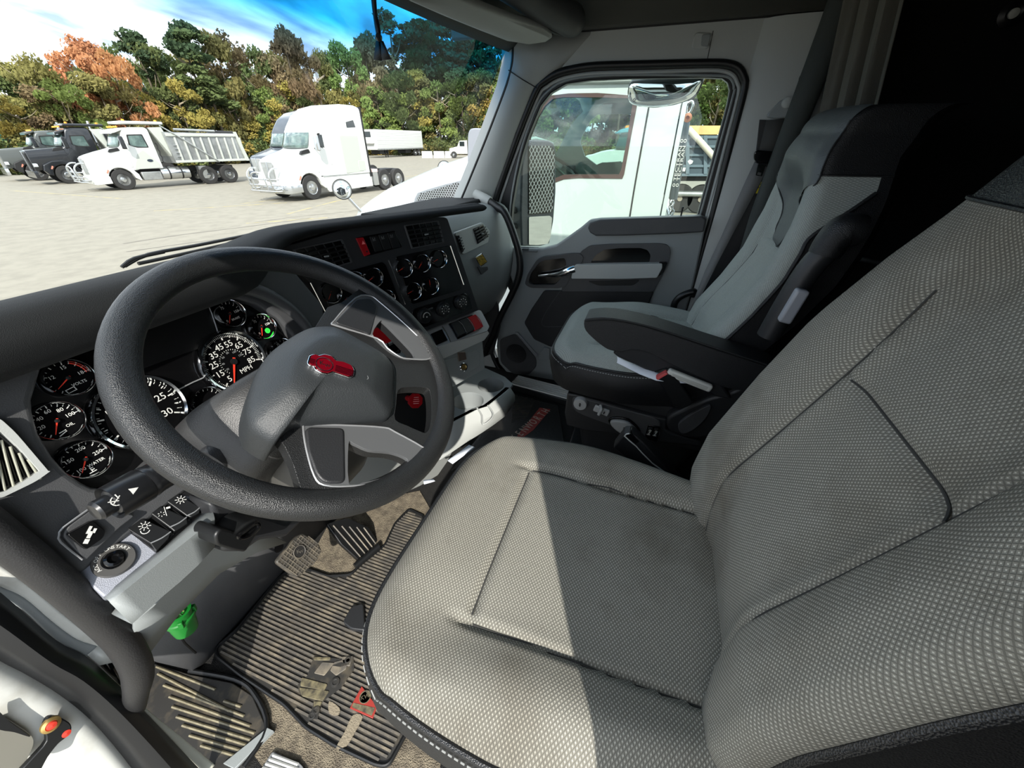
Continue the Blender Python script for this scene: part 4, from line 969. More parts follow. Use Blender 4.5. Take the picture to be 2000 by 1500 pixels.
q = NL.pp([z7(1245, 920), z7(1430, 850), z7(1500, 950), z7(1315, 1040)], .002); prism('switch_well', NL, rc(q, .003), .0, .005, GBK, sh, bev=.001)
for k, (x_, m_) in enumerate(((0, BLK), (65, BLK), (128, RED))):
    q = NL.pp([z7(1268+x_, 915-x_*.36), z7(1325+x_, 893-x_*.36), z7(1385+x_, 985-x_*.36), z7(1322+x_, 1015-x_*.36)], .012)
    b_ = prism('covered_switch' if m_ is BLK else 'red_switch', NL, rc(q, .002), .003, .014, m_, DASH, bev=.003, seg=3)
    tube('switch_edge', [NL.w(*NL.px(*z7(*p), .015), .015) for p in [(1325+x_, 893-x_*.36), (1360+x_, 930-x_*.36), (1385+x_, 985-x_*.36)]], .0013, CHR if m_ is BLK else RED, b_, seg=6, n=3)
q = NL.pp([z7(1105, 1000), z7(1195, 960), z7(1240, 1045), z7(1150, 1085)], .003); prism('shelf_display', NL, rc(q, .003), .001, .006, GBK, DASH, bev=.002)
tube('shelf_edge', [NL.w(*NL.px(*z7(*p), .004), .004) for p in [(1200, 940), (1240, 1010), (1262, 1060)]], .0022, CHR, sh, seg=6, n=3)
q = NL.pp([z7(700, 1130), z7(1050, 980), z7(1130, 1070), z7(800, 1230)]); prism('lower_shelf', NL, q, -.03, -.002, PLM, DASH, bev=.003)

# lower console: angled panel with the lighter socket, cup holder tray
LC = Fr(onZ(895, 745, .34)+Vector((-.05, .06, .02)), STK.X, STK.V*.97 - STK.N*.25)
q = LC.pp([zs(380, 320), zs(810, 120), zs(835, 400), zs(520, 580), zs(440, 590)]); prism('console_panel', LC, rc(q, .004), -.03, 0, PLM, DASH, bev=.003)
q = LC.pp([zs(420, 330), zs(740, 215), zs(785, 250), zs(780, 380), zs(560, 500), zs(470, 540)]); prism('console_inlay', LC, rc(q, .006), -.001, .003, PLM, DASH, bev=.0015)
u, v = LC.px(*zs(620, 385)); sk = lathe('power_socket', LC, [(.017, .003), (.017, .007), (.015, .009), (.012, .008), (.0115, .002)], CHR, DASH, u=u, v=v, seg=28, caps=False)
lathe('socket_core', LC, [(.0115, .004), (0, .003)], mat('brass', (190, 160, 100), .35, .8), sk, u=u, v=v, seg=20)
q = LC.pp([zs(568, 240), zs(640, 235), zs(655, 310), zs(580, 330)], .006); prism('socket_flap', LC, rc(q, .003), .003, .009, mat('flap', (120, 105, 95), .3, .6), DASH, bev=.002)
TR = FZ(.262)
tq = TR.pp([zs(440, 600), zs(560, 545), zs(840, 392), zs(1030, 478), zs(1112, 550), zs(1080, 590), zs(860, 770), zs(760, 800), zs(535, 915), zs(440, 930), (800, 830)])
c1, c2 = TR.px(*zs(893, 560)), TR.px(*zs(672, 715))
R1_, R2_ = .053, .058
tr = prism('cup_tray', TR, tq, -.012, 0, PLM, DASH, holes=[circ(*c1, R1_, 28), circ(*c2, R2_, 28)], bev=.002)
lathe('cup_well', TR, [(R1_, .0), (R1_*.94, -.03), (R1_*.9, -.07), (0, -.07)], PLM, tr, u=c1[0], v=c1[1], seg=36, caps=False); lathe('cup_well', TR, [(R2_, .0), (R2_*.95, -.03), (R2_*.92, -.07), (0, -.07)], PLM, tr, u=c2[0], v=c2[1], seg=36, caps=False)
fq = [zs(*p) for p in [(525, 920), (760, 800), (800, 850), (860, 770), (1085, 585), (1128, 620), (1100, 760), (1060, 840), (960, 930), (850, 1000), (640, 1130), (490, 1230), (400, 1300), (420, 1000)]]
# front apron of the tray
E0 = [TR.w(*TR.px(*zs(*p))) for p in [(440, 960), (530, 918), (650, 860), (760, 800), (870, 765), (980, 680), (1085, 588)]]
E1 = [onZ(*zs(*p), .235) + Vector((0, -.008, 0)) for p in [(440, 1060), (540, 990), (660, 930), (790, 900), (900, 850), (1010, 760), (1110, 650)]]
E2 = [onZ(*zs(*p), .175) for p in [(400, 1290), (500, 1225), (640, 1130), (800, 1030), (920, 950), (1040, 860), (1105, 760)]]
ap_ = loft('console_apron', [[p+Vector((0, .02, .0)) for p in E0], E0, E1, [a.lerp(b, .5)+Vector((.0, -.006, 0)) for a, b in zip(E1, E2)], E2, [p+Vector((0, .08, -.03)) for p in E2]], PLG, DASH); solid(ap_, .003, 1)
tube('notch_trim', [onZ(*zs(*p), .262)+Vector((0, -.006, .004)) for p in [(745, 790), (790, 860), (800, 950), (880, 900), (900, 840), (850, 765)]], .003, PLG, ap_, seg=8, n=3)
cs_ = FY(.19); q = cs_.pp([(600, 860), (690, 815), (740, 850), (870, 845), (890, 870), (862, 925), (820, 950), (740, 985), (640, 1000), (590, 960)]); prism('console_side', cs_, rc(q, .01), -.02, 0, PLG, DASH, bev=.004)
# park brake knobs on the lower panel
pk = Fr(onX(820, 785, .36), (cos(YW), sin(YW), 0), (0, .3, .95))
q = pk.pp([(770, 750), (850, 750), (850, 870), (770, 860)]); prism('brake_valve_panel', pk, grow(q, .05), -.06, -.04, BLK, DASH)
u, v = pk.px(*z6(1640, 900)); 
kb_ = lathe('red_knob', pk, [(.0, .010), (.021, .010), (.021, 0), (.019, -.004), (.008, -.004), (.008, -.045)], RED, DASH, u=u, v=v, seg=8)
bars('knob_print', pk.rot(-.35, u, v), [(0, .010-.0055*k, .018-.002*abs(k-2), .0014, 0) for k in range(4)], .0102, .0106, mat('pink_print', (240, 170, 170), .5), kb_)
u, v = pk.px(*z6(1720, 815)); lathe('yellow_knob', pk, [(.0, .0), (.019, .0), (.019, -.01), (.008, -.012), (.008, -.045)], mat('yellow_plastic', (225, 190, 30), .35), DASH, u=u, v=v, seg=4)

# --- passenger side: glovebox, vents, badge
gy = lambda x: .275 - .10*sm(.85, 1.40, x)
rows = []
for i in range(21):
    x = .74+.63*i/20; y = gy(x)
    zt = .845 - .10*max(0, (x-1.15)/.22)**2*0
    rows.append([Vector((x, yy_, z_)) for yy_, z_ in cr([(y+.22, .86), (y+.10, .872), (y+.035, .855), (y+.01, .81), (y, .74), (y-.004, .66), (y+.0, .60), (y+.02, .50), (y+.07, .40), (y+.12, .36)], 3, False)])
gl_ = loft('glove_box', rows, PLM, DASH); solid(gl_, .004, 1)
rows[-1]
side = [[r_ + Vector((0, 0, 0)) for r_ in rows[-1]], [Vector((p.x+.012, p.y+.05, p.z)) for p in rows[-1]]]; loft('dash_end', side, PLM, DASH)
GB = Fr((1.18, gy(1.15)-.010, .73), (1, -.16, 0), (0, .02, 1))
q = GB.pp([z7(1285, 215), z7(1500, 135), z7(1560, 200), z7(1545, 290), z7(1350, 385)]); prism('vent_band', GB, rc(q, .008), -.004, .006, PLG, DASH, bev=.003)
q = GB.pp([z7(1435, 185), z7(1510, 150), z7(1555, 215), z7(1550, 275), z7(1470, 302)], .006); vent(GB, [q[0], q[1], ((q[2][0]+q[3][0])/2, (q[2][1]+q[3][1])/2), q[4]], 'air_vent', DASH, 1, 4, n0=.006)
q = GB.pp([z7(1297, 240), z7(1325, 232), z7(1362, 355), z7(1345, 375)], .006); vent(GB, q, 'air_vent', DASH, 0, 5, n0=.006)
q = GB.pp([z7(1450, 405), z7(1505, 370), z7(1545, 440), z7(1490, 482)], .004); bd = prism('gold_badge', GB, q, .002, .006, CHR, DASH, bev=.001); prism('badge_face', GB, grow(q, -.006), .006, .0068, mat('gold_face', (200, 165, 60), .35, .4, var=(180, (90, 75, 40), .45, .6)), bd)
q = GB.pp([z7(1475, 480), z7(1550, 475), z7(1555, 500), z7(1505, 540)], .004); prism('latch_pull', GB, rc(q, .004), -.002, .0035, PLC, DASH, bev=.002)
box('dash_pad_end', Fr((1.15, .36, .875), (1, -.08, 0), (0, 1, -.05)), -.30, -.06, -.01, .21, .20, .012, PADT, DASH, .006, 3)
# side skirt of the dash towards the door
q = FX(1.30).pp([(952, 590), (968, 560), (975, 640), (962, 690), (940, 700), (930, 640)]); prism('dash_side', FX(1.30), q, -.02, .0, PLD, DASH)
tube('bright_edge', [onX(967, 590, 1.33), onX(965, 620, 1.33), onX(965, 645, 1.33)], .002, PLG, DASH, seg=8)
# black grab tube from the pillar to the dash end
gt = thing('grab_bar', 'black curved grab tube on the far windscreen pillar', 'grab handle', onX(960, 395, 1.29))
tube('tube', [onX(*p, x) for p, x in [((955, 393), 1.30), ((972, 405), 1.285), (zd(170, 210), 1.275), (zd(235, 380), 1.27), (zd(268, 520), 1.27), (zd(262, 640), 1.27), (zd(215, 760), 1.275), (zd(130, 930), 1.28), (zd(70, 1080), 1.29), (zd(25, 1180), 1.30)]], .0155, BLK, gt, seg=18, n=6)
tube('pillar_mount', [onX(928, 378, 1.315), onX(945, 388, 1.305), onX(957, 394, 1.30)], [.018, .022, .020], PLG, gt, seg=18, n=6)
# ================================================================ STEERING WHEEL AND COLUMN
A40 = radians(40)
WF = Fr((0, 0, .815), (1, 0, 0), (0, cos(A40), sin(A40)))
SW = thing('steering_wheel', 'large black steering wheel with a red winged emblem on its hub', 'steering wheel', (0, 0, .815))
rows = []
for i in range(97):
    a = 2*pi*i/96; e = WF.X*cos(a)+WF.V*sin(a)
    rows.append([WF.O + e*(.2105+.0190*cos(b)) + WF.N*(.0175*sin(b)) for b in [2*pi*j/20 for j in range(20)]])
loft('rim', rows, WHEELM, SW, True)
# spoke plate with its three openings
HOLE_A = [(727, 653), (742, 628), (752, 632), (775, 655), (798, 679), (808, 692), (808, 701), (797, 703), (781, 699), (762, 689), (742, 672)]
HOLE_B = [(778, 762), (798, 756), (830, 757), (840, 766), (843, 800), (840, 832), (832, 845), (820, 842), (795, 831), (772, 819), (774, 790)]
HOLE_C = [(680, 868), (690, 867), (720, 880), (760, 884), (788, 893), (796, 902), (785, 914), (765, 926), (735, 937), (705, 944), (681, 946)]
plate = [(640, 600), (668, 590), (700, 566), (712, 545), (760, 590), (800, 630), (838, 690), (856, 760), (858, 830), (835, 890), (790, 945), (735, 975), (680, 988), (630, 990), (604, 978), (586, 950), (572, 905), (556, 872), (540, 850), (600, 780), (620, 700), (615, 640)]
WG = WF
def wp(pts, n=.0): return WF.pp(pts, n)
prism('spoke_plate', WF, wp(plate, .008), -.012, .008, WHEELM, SW, holes=[wp(cr(h, 3), .008) for h in (HOLE_A, HOLE_B, HOLE_C)], bev=.004, seg=3)
la = [(652, 628), (694, 583), (722, 579), (742, 592), (798, 641), (839, 683), (843, 696), (832, 703), (800, 702), (781, 698), (756, 681), (736, 662), (655, 637)]
lc = [(592, 838), (602, 831), (686, 832), (750, 836), (770, 844), (826, 875), (833, 888), (812, 914), (772, 939), (686, 950), (632, 948), (613, 930), (598, 880)]
SPK = mat('spoke_silver', (98, 100, 102), .42, .3)
for lp, hl_, pad_ in ((la, HOLE_A, [(655, 629), (696, 585), (724, 583), (737, 600), (722, 655), (712, 650), (660, 633)]), (lc, HOLE_C, [(596, 840), (604, 834), (672, 836), (674, 944), (634, 944), (617, 928), (600, 880)])):
    lo = wp(cr(lp, 3), .009); ho = wp(cr(hl_, 3), .009)
    sp_o = prism('spoke_insert', WF, lo, .004, .0105, SPK, SW, holes=[ho], bev=.001)
    tube('insert_trim', [WF.w(u, v, .0105) for u, v in lo], .0014, SIL, sp_o, seg=6, n=1, closed=True)
    prism('thumb_pad', WF, rc(wp(pad_, .012), .008), .006, .0135, PLD, SW, bev=.003, seg=3)
# hub cover
hub = [(633, 638), (602, 642), (568, 659), (529, 687), (507, 715), (490, 754), (479, 799), (484, 827), (496, 844), (533, 866), (546, 852), (574, 829), (610, 825), (658, 823), (736, 818), (764, 810), (769, 760), (770, 726), (764, 709), (748, 692), (700, 664), (658, 642)]
ho = WF.pp(cr(hub, 3), .020)
c0 = WF.px(640, 735, .03)
def ring(k, n, p=1.): return [WF.w(c0[0]+(u-c0[0])*k, c0[1]+(v-c0[1])*k, n) for u, v in ho]
hb = loft('hub_cover', [ring(.98, -.035), ring(1.0, -.02), ring(1.0, .014), ring(.985, .022), ring(.93, .029), ring(.78, .041), ring(.60, .052), ring(.52, .056), ring(.35, .058), ring(.1, .059)], mat('hub_plastic', (44, 47, 49), .48, bump=(700, .3)), SW, True, True, ang=60)
# emblem
eo = [z6(*p) for p in [(890, 640), (905, 590), (935, 578), (965, 590), (1010, 578), (1060, 590), (1095, 625), (1150, 635), (1205, 660), (1222, 690), (1215, 730), (1190, 745), (1140, 730), (1075, 708), (1040, 722), (985, 712), (945, 690), (935, 665), (905, 662)]]
eu = WF.pp(eo, .062)
em = prism('emblem', WF, rc(eu, .002), .052, .0635, CHR, SW, bev=.001)
ER = mat('emblem_red', (98, 4, 18), .25, .0, coat=.3)
prism('emblem_field', WF, rc(grow(eu, -.0022), .002), .063, .0645, ER, em)
cu, cv = WF.px(*z6(1012, 650), .064); tube('emblem_ring', [WF.w(cu+.0105*cos(V8(a)), cv+.0105*sin(V8(a)), .0648) for a in range(0, 360, 20)], .0007, mat('dark_red', (38, 0, 6), .3), em, n=1, closed=True, seg=6)
ea = WF.px(*z6(1212, 712), .064); ang = math.atan2(ea[1]-cv, ea[0]-cu)
e1 = WF.rot(ang, cu, cv)
for k in range(5): bars('emblem_line', e1, [(.026, -.005+.0022*k, .024, .0009, 0)], .0643, .0652, mat('dark_red', (38, 0, 6), .3), em)
for k in range(4): bars('emblem_line', e1, [(-.015, -.004+.002*k, .006, .0008, 0)], .0643, .0652, mat('dark_red', (38, 0, 6), .3), em)
txt('letters', e1, -.0035, .0008, .0646, 'K', .009, BLK, em, rot=pi*0+.25); txt('letters', e1, .004, -.0008, .0646, 'W', .007, BLK, em, rot=.25)
hu, hv = WF.px(*z6(1290, 735), .055); tube('horn_symbol', [WF.w(hu+.004*cos(V8(a)), hv+.006*sin(V8(a)), .0565) for a in range(0, 360, 30)], .0004, PLM, hb, n=1, closed=True, seg=5)

SC = thing('steering_column', 'dark grey steering column shroud behind the wheel, with control lever', 'steering column', (0, .12, .6))
def rr(hw, hv0, hv1, n, r=.03, du=0, dv=0): return [WF.w(u+du, v+dv, n) for u, v in rc(rect(-hw, -hv0, hw, hv1), r, 4)]
shr = mat('shroud_plastic', (44, 44, 44), .42, bump=(700, .25))
loft('upper_shroud', [rr(.05, .05, .05, -.02), rr(.085, .055, .055, -.035, du=-.02), rr(.118, .060, .066, -.075, du=-.03, dv=.0), rr(.125, .062, .075, -.12, du=-.032), rr(.12, .060, .07, -.20, du=-.02), rr(.10, .05, .06, -.28)], shr, SC, True, True)
loft('lower_shroud', [rr(.045, .05, .02, -.03, dv=-.03), rr(.070, .085, .02, -.07, du=-.025, dv=-.02), rr(.085, .115, .02, -.12, du=-.03, dv=-.02), rr(.08, .13, .02, -.20, du=-.02, dv=-.02), rr(.05, .12, .0, -.36, dv=.0)], mat('shroud_light', (62, 61, 58), .45), SC, True, True)
tube('lever_socket', [WF.w(-.12, .005, -.09), WF.w(-.155, .0, -.095)], .020, PLD, SC, n=1, seg=18)
# stalk
s0, s1 = onY(352, 905, .11), onY(186, 1000, .105)
ax_ = (s1-s0); Ls = ax_.length; SF = Fr(s0, WF.N.cross(ax_).normalized(), ax_.cross(WF.N.cross(ax_)).normalized())
SF = Fr(s0, ax_.orthogonal(), ax_.cross(ax_.orthogonal()))
if SF.N.dot(ax_) < 0: SF = Fr(s0, SF.V, SF.X)
stk = lathe('multi_lever', SF, [(.010, -.05), (.016, -.04), (.0195, -.005), (.0200, .035), (.0205, .036), (.0212, .040), (.0205, .043), (.0218, .045), (.0215, .08), (.0185, Ls-.022), (.0155, Ls-.016), (.012, Ls-.015), (.012, Ls-.010), (.0125, Ls-.002), (.010, Ls+.001), (0, Ls+.002)], mat('lever_black', (30, 31, 33), .3), SC, seg=32)
td = (CAM - s0.lerp(s1, .5)).normalized(); td = (td - SF.N*td.dot(SF.N)).normalized(); LFm = Fr(s0+td*.0205, SF.N, td.cross(SF.N))   # tangent plane on the barrel
for k in range(5): bars('lever_marks', LFm, [(.026, -.012+.006*k, .009-.001*k, .0016, 0)], .0002, .0010, WHT, stk)
bars('wiper_symbol', LFm, [(.080+.0055*cos(V8(a)), .001+.0055*sin(V8(a)), .0030, .0009, V8(a)+pi/2) for a in range(-60, 61, 24)] + [(.080, 0, .010, .0009, .5), (.083, .0, .009, .0009, -.5), (.078, -.003, .0009, .006, 0)], .0002, .0012, WHT, stk)
prism('arrow', LFm, [(.066, -.004), (.066, .004), (.058, 0)], .0, .0012, WHT, stk); txt('lettering', LFm, .016, .003, .0004, 'P', .009, WHT, stk, rot=-pi/2)
# tilt lever under the column
q_ = [onY(*p, .14) for p in [(430, 1020), (450, 1035), (470, 1050)]]
f_ = FY(.12); q = f_.pp([z8(1500, 520), z8(1540, 470), z8(1620, 490), z8(1640, 500), z8(1720, 430), z8(1800, 400), z8(1805, 480), z8(1790, 520), z8(1715, 640), z8(1645, 630), z8(1510, 590)])
tl = prism('tilt_lever', f_, rc(q, .006), -.05, 0, BLK, SC, bev=.007, seg=3)
tube('lever_ring', [f_.w(*f_.px(*z8(*p)), .004) for p in [(1650, 520), (1700, 480), (1770, 430), (1790, 460), (1740, 510), (1680, 535)]], .0035, GBK, tl, seg=8, n=4, closed=True)
lc_ = [onY(*z8(*p), .16) for p in [(1490, 330), (1850, 360), (1990, 420), (1860, 560), (1650, 620), (1500, 640)]]
prism('column_cover', FY(.17), FY(.17).pp([z8(1470, 290), z8(1700, 330), z8(2000, 430), (600, 1010), (560, 1050), z8(1810, 560), z8(1700, 640), z8(1560, 640)]), -.06, 0, PLD, SC, bev=.008)

# ================================================================ PEDALS, MATS, FLOOR
MATM = mat('rubber_mat', (46, 45, 43), .55, var=(22, (92, 84, 70), .50, .78)); RIBM = mat('mat_rib', (92, 88, 82), .5, var=(30, (140, 130, 112), .45, .75)); 
bp_ = thing('brake_pedal', 'black rubber brake pedal with ribs and a round emblem', 'pedal', onY(585, 1085, .30))
f_ = Fr(onY(585, 1085, .28), (1, 0, 0), (0, .45, .9)); zq = lambda pts, fr=f_, n=0: fr.pp([zm(*p) for p in pts], n)
q = rc(zq([(412, 295), (530, 150), (575, 122), (660, 175), (688, 225), (655, 290), (560, 380), (520, 375)]), .010)
pb = prism('pedal_pad', f_, q, -.012, 0, GBK if False else mat('pedal_rubber', (58, 56, 52), .5, var=(40, (95, 88, 76), .45, .7)), bp_, bev=.003)
cu, cv = zq([(552, 232)])[0]; DKR = mat('pedal_groove', (34, 33, 32), .6)
rs = []
import itertools
def inside(u, v, P):
    c = False; j = len(P)-1
    for i in range(len(P)):
        if (P[i][1] > v) != (P[j][1] > v) and u < (P[j][0]-P[i][0])*(v-P[i][1])/(P[j][1]-P[i][1])+P[i][0]: c = not c
        j = i
    return c
def hatch(P, du, ang=0., margin=.0, w_=.002, seglen=.004):
    ca, sa = cos(-ang), sin(-ang); R_ = [(u*ca-v*sa, u*sa+v*ca) for u, v in P]; out = []
    u0, u1 = min(p[0] for p in R_), max(p[0] for p in R_); c = u0+du/2
    while c < u1:
        ys = []
        for i in range(len(R_)):
            a, b = R_[i-1], R_[i]
            if (a[0] > c) != (b[0] > c): ys.append(a[1]+(b[1]-a[1])*(c-a[0])/(b[0]-a[0]))
        ys.sort()
        for y0, y1 in zip(ys[::2], ys[1::2]):
            if y1-y0 > 2*margin+.004:
                m = (y0+y1)/2; out.append((c*ca+m*sa, -c*sa+m*ca, w_, y1-y0-2*margin, ang))
        c += du
    return out
def cut(rs, cu, cv, r): return [x for x in rs if hypot(x[0]-cu, x[1]-cv) > r]
bars('pad_ribs', f_, hatch(q, .0095, .15, .004, .0016) , 0, .0018, RIBM, pb); bars('pad_ribs', f_, hatch(q, .0085, .15+pi/2, .004, .0013), 0, .0014, RIBM, pb)
lathe('pad_emblem', f_, [(.017, 0), (.017, .003), (.0145, .0035), (.0135, .002), (0, .002)], DKR, pb, u=cu, v=cv, seg=28); tube('emblem_ring', [f_.w(cu+.0155*cos(V8(a)), cv+.0155*sin(V8(a)), .003) for a in range(0, 360, 20)], .0011, RIBM, pb, n=1, closed=True, seg=6)
txt('letters', f_, cu-.002, cv+.003, .0022, 'K', .012, RIBM, pb, rot=-.5, th=.0006); txt('letters', f_, cu+.003, cv-.004, .0022, 'W', .010, RIBM, pb, rot=-.5, th=.0006)
tube('pedal_arm', [onY(545, 1070, .30), onY(520, 1058, .36), onY(505, 1050, .46)], .012, GBK, bp_, n=4, seg=12)
ac = thing('accelerator_pedal', 'long black accelerator pedal with pale ridges along it', 'pedal', onY(690, 1060, .30))
f_ = Fr(onY(690, 1060, .27), (1, 0, 0), (0, .62, .78))
q = zq([(715, 70), (840, 35), (960, 90), (1030, 190), (905, 285), (800, 190)], f_); pa = prism('pedal_pad', f_, rc(q, .006), -.014, 0, BLK, ac, bev=.003)
e_a, e_b = f_.px(*zm(770, 50)), f_.px(*zm(930, 270)); an_ = math.atan2(e_b[1]-e_a[1], e_b[0]-e_a[0])
for t in (.12, .32, .5, .68, .86):
    a = (q[0][0]*(1-t)+q[2][0]*t, q[0][1]*(1-t)+q[2][1]*t); b = (q[4][0]*(1-t)+q[3][0]*t, q[4][1]*(1-t)+q[3][1]*t)
    tube('ridge', [f_.w(a[0]*.97+b[0]*.03, a[1]*.97+b[1]*.03, .001), f_.w(a[0]*.06+b[0]*.94, a[1]*.06+b[1]*.94, .001)], .0022, RIBM, pa, n=1, seg=6)
tube('pedal_hinge', [onZ(*zm(880, 320), .02), onZ(*zm(1020, 200), .02)], .010, BLK, ac, n=1)

cp = prism('floor_carpet', FZ(.0), FZ(0).pp([(470, 1350), (640, 1030), (700, 985), (820, 960), (900, 1100), (860, 1500), (560, 1560), (500, 1480)]), .0, .005, CARPB); struct(cp)
fm = thing('floor_mat', 'ribbed black rubber floor mat in the driver footwell, dusty, with a red badge', 'floor mat', onZ(600, 1250, .006))
MZ = FZ(.010)
mo = [zm(*p) for p in [(55, 800), (180, 690), (420, 390), (480, 340), (600, 330), (720, 370), (860, 360), (920, 300), (1060, 190), (1120, 60), (1200, -20), (1290, 20), (1200, 420), (1300, 1100), (1080, 1500), (1010, 1495), (760, 1380), (590, 1275), (460, 1140), (200, 965), (60, 850)]]
mp_ = rc(MZ.pp(mo), .012)
ml = prism('mat_sheet', MZ, mp_, -.006, 0, MATM, fm, bev=.002)
rb = bars('ribs', MZ, hatch(grow(mp_, -.012), .0098, 0, .003, .0042), 0, .0030, RIBM, fm); rb['kind'] = 'stuff'
tube('mat_border', [MZ.w(u, v, .001) for u, v in grow(mp_, -.004)], .004, BLK, ml, n=1, closed=True, seg=8)
# pressed band and worn truck relief
MBG = mat('relief_rubber', (118, 110, 84), .6, var=(60, (64, 60, 50), .4, .65)); 
M2 = FZ(.0135)
bq = M2.pp([zm(*p) for p in [(640, 840), (790, 860), (870, 840), (875, 920), (800, 1030), (690, 1110), (660, 1215), (615, 1210), (640, 1100), (550, 1060), (545, 1010), (600, 960)]])
mr = prism('truck_relief', M2, bq, -.003, .0, MATM, fm)
for pts, m_ in (([(570, 970), (720, 1010), (700, 1050), (560, 1020)], MBG), ([(555, 1030), (730, 1050), (690, 1110), (570, 1080)], MBG), ([(690, 880), (760, 885), (700, 960), (640, 945)], RIBM), ([(760, 880), (840, 860), (830, 920), (770, 960), (735, 930)], RIBM), ([(640, 850), (740, 852), (735, 870), (640, 870)], MBG), ([(640, 1110), (690, 1110), (670, 1150), (640, 1150)], MBG), ([(800, 850), (870, 845), (850, 905), (815, 900)], RIBM)):
    prism('relief_piece', M2, rc(M2.pp([zm(*p) for p in pts]), .003), -.001, .002, m_, mr, bev=.0008)
for x_, y_, r_ in ((765, 1000, .010), (652, 1165, .0085), (630, 1195, .008), (840, 870, .008)):
    u, v = M2.px(*zm(x_, y_)); lathe('relief_wheel', M2, [(r_, 0), (r_, .003), (r_*.6, .0035), (r_*.5, .002), (0, .002)], MATM, mr, u=u, v=v, seg=20)
g_ = bars('relief_lines', M2, [(M2.px(*zm(775+i*9, 905-i*3))[0], M2.px(*zm(775+i*9, 905-i*3))[1], .0014, .022, .2) for i in range(6)], 0, .0028, MATM, mr)
bq = M2.pp([zm(*p) for p in [(920, 1020), (1010, 1140), (985, 1210), (850, 1150)]]); rbz = prism('red_badge', M2, bq, -.003, .0012, mat('badge_red', (150, 52, 44), .5), fm, bev=.0008)
q = M2.pp([zm(*p) for p in [(872, 1120), (998, 1150), (978, 1195), (862, 1145)]]); prism('badge_plate', M2, q, .001, .0018, MBG, rbz)
u, v = M2.px(*zm(940, 1085)); lathe('badge_ring', M2, [(.013, .001), (.013, .002), (.0115, .002), (.011, .0012)], MBG, rbz, u=u, v=v, seg=24); txt('letters', M2, u, v, .0015, 'KW', .012, MBG, rbz, rot=-.9)
for pts in ([(730, 1110), (790, 1150), (780, 1190), (730, 1180)], [(870, 1190), (925, 1200), (880, 1290), (830, 1370), (770, 1385), (820, 1290)]):
    o_ = prism('dried_mud', M2, cr(M2.pp([zm(*p) for p in pts]), 3), -.002, .0012, mat('dried_mud', (132, 122, 104), .95, bump=(300, 1.)), fm)
# foot plate sticking out below the seat
q = FZ(.02).pp([zm(*p) for p in [(810, 650), (860, 560), (930, 540), (940, 700), (860, 690)]]); fp = prism('seat_slide_cover', FZ(.02), rc(q, .008), -.01, .006, PLD, DS, bev=.003)
# left side: black ribbed step liner
sl_t = thing('step_liner', 'black ribbed rubber step liner by the driver door sill', 'step liner', onZ(420, 1400, .01))
LZ = FZ(.012); lp = rc(LZ.pp([zl(*p) for p in [(1060, 690), (1320, 770), (1620, 830), (1760, 920), (1865, 1160), (1700, 1440), (1500, 1520), (1250, 1300), (950, 1000), (960, 800)]]), .008)
lm = prism('liner_sheet', LZ, lp, -.012, -.002, MATM, sl_t, bev=.002)
LR = mat('liner_rib', (128, 120, 96), .55, var=(50, (90, 84, 66), .45, .7)); 
for a, b in (((1100, 770), (1600, 1030)), ((1560, 960), (1680, 1000)), ((1140, 850), (1700, 1065)), ((1180, 930), (1745, 1135)), ((1200, 1000), (1775, 1185)), ((1230, 1070), (1745, 1230)), ((1270, 1130), (1715, 1265)), ((1320, 1200), (1680, 1305)), ((1400, 1270), (1650, 1345)), ((1090, 720), (1500, 880))):
    p, q = LZ.px(*zl(*a)), LZ.px(*zl(*b)); tube('rib', [LZ.w(*p, -.001), LZ.w(*q, -.001)], .0028, LR, lm, n=1, seg=6)
tube('liner_edge', [LZ.w(*LZ.px(*zl(*p)), .0) for p in [(1320, 750), (1640, 810), (1780, 920), (1860, 1150), (1700, 1420)]], .005, BLK, lm, n=4, seg=8)
ms = thing('entry_step', 'pale ribbed metal tread at the driver door opening', 'step', onZ(530, 1490, .01))
q = LZ.pp([zl(1900, 1310), zl(2100, 1400), zl(2200, 1560), zl(1780, 1500)]); mt = prism('tread', LZ, rc(q, .006), -.01, .0, SIL, ms, bev=.002)
for k in range(5):
    a, b = zl(1905-k*24, 1340+k*30), zl(2080, 1405+k*36); p, q = LZ.px(*a), LZ.px(*b); tube('tread_rib', [LZ.w(*p, .001), LZ.w(*q, .001)], .003, mat('tread_light', (205, 205, 200), .4), mt, n=1, seg=6)
q = LZ.pp([zl(1560, 1400), zl(1870, 1150), zl(1910, 1170), zl(1640, 1440)]); o_ = prism('sill_strip', LZ, q, -.01, .004, PLM, ms, bev=.001)

# passenger footwell mat
pm = thing('floor_mat', 'black rubber floor mat at the passenger side with a red lettered strip', 'floor mat', onZ(1030, 830, .006))
q = MZ.pp([(1000, 770), (1090, 792), (1105, 880), (1020, 950), (930, 900), (880, 920)]); mpb = prism('mat_sheet', MZ, rc(q, .01), -.006, 0, mat('mat_dark', (30, 29, 27), .35, bump=(70, .5)), pm, bev=.002)
q = MZ.pp([zs(1370, 785), zs(1475, 800), zs(1310, 1000), zs(1130, 1130), zs(1160, 1040), zs(1230, 960)]); rs_ = prism('red_strip', MZ, q, -.001, .002, mat('badge_red', (150, 52, 44), .5), pm)
p0_, p1_ = MZ.px(*zs(1265, 960)), MZ.px(*zs(1440, 810)); an_ = math.atan2(p1_[1]-p0_[1], p1_[0]-p0_[0]); Lx = hypot(p1_[0]-p0_[0], p1_[1]-p0_[1])
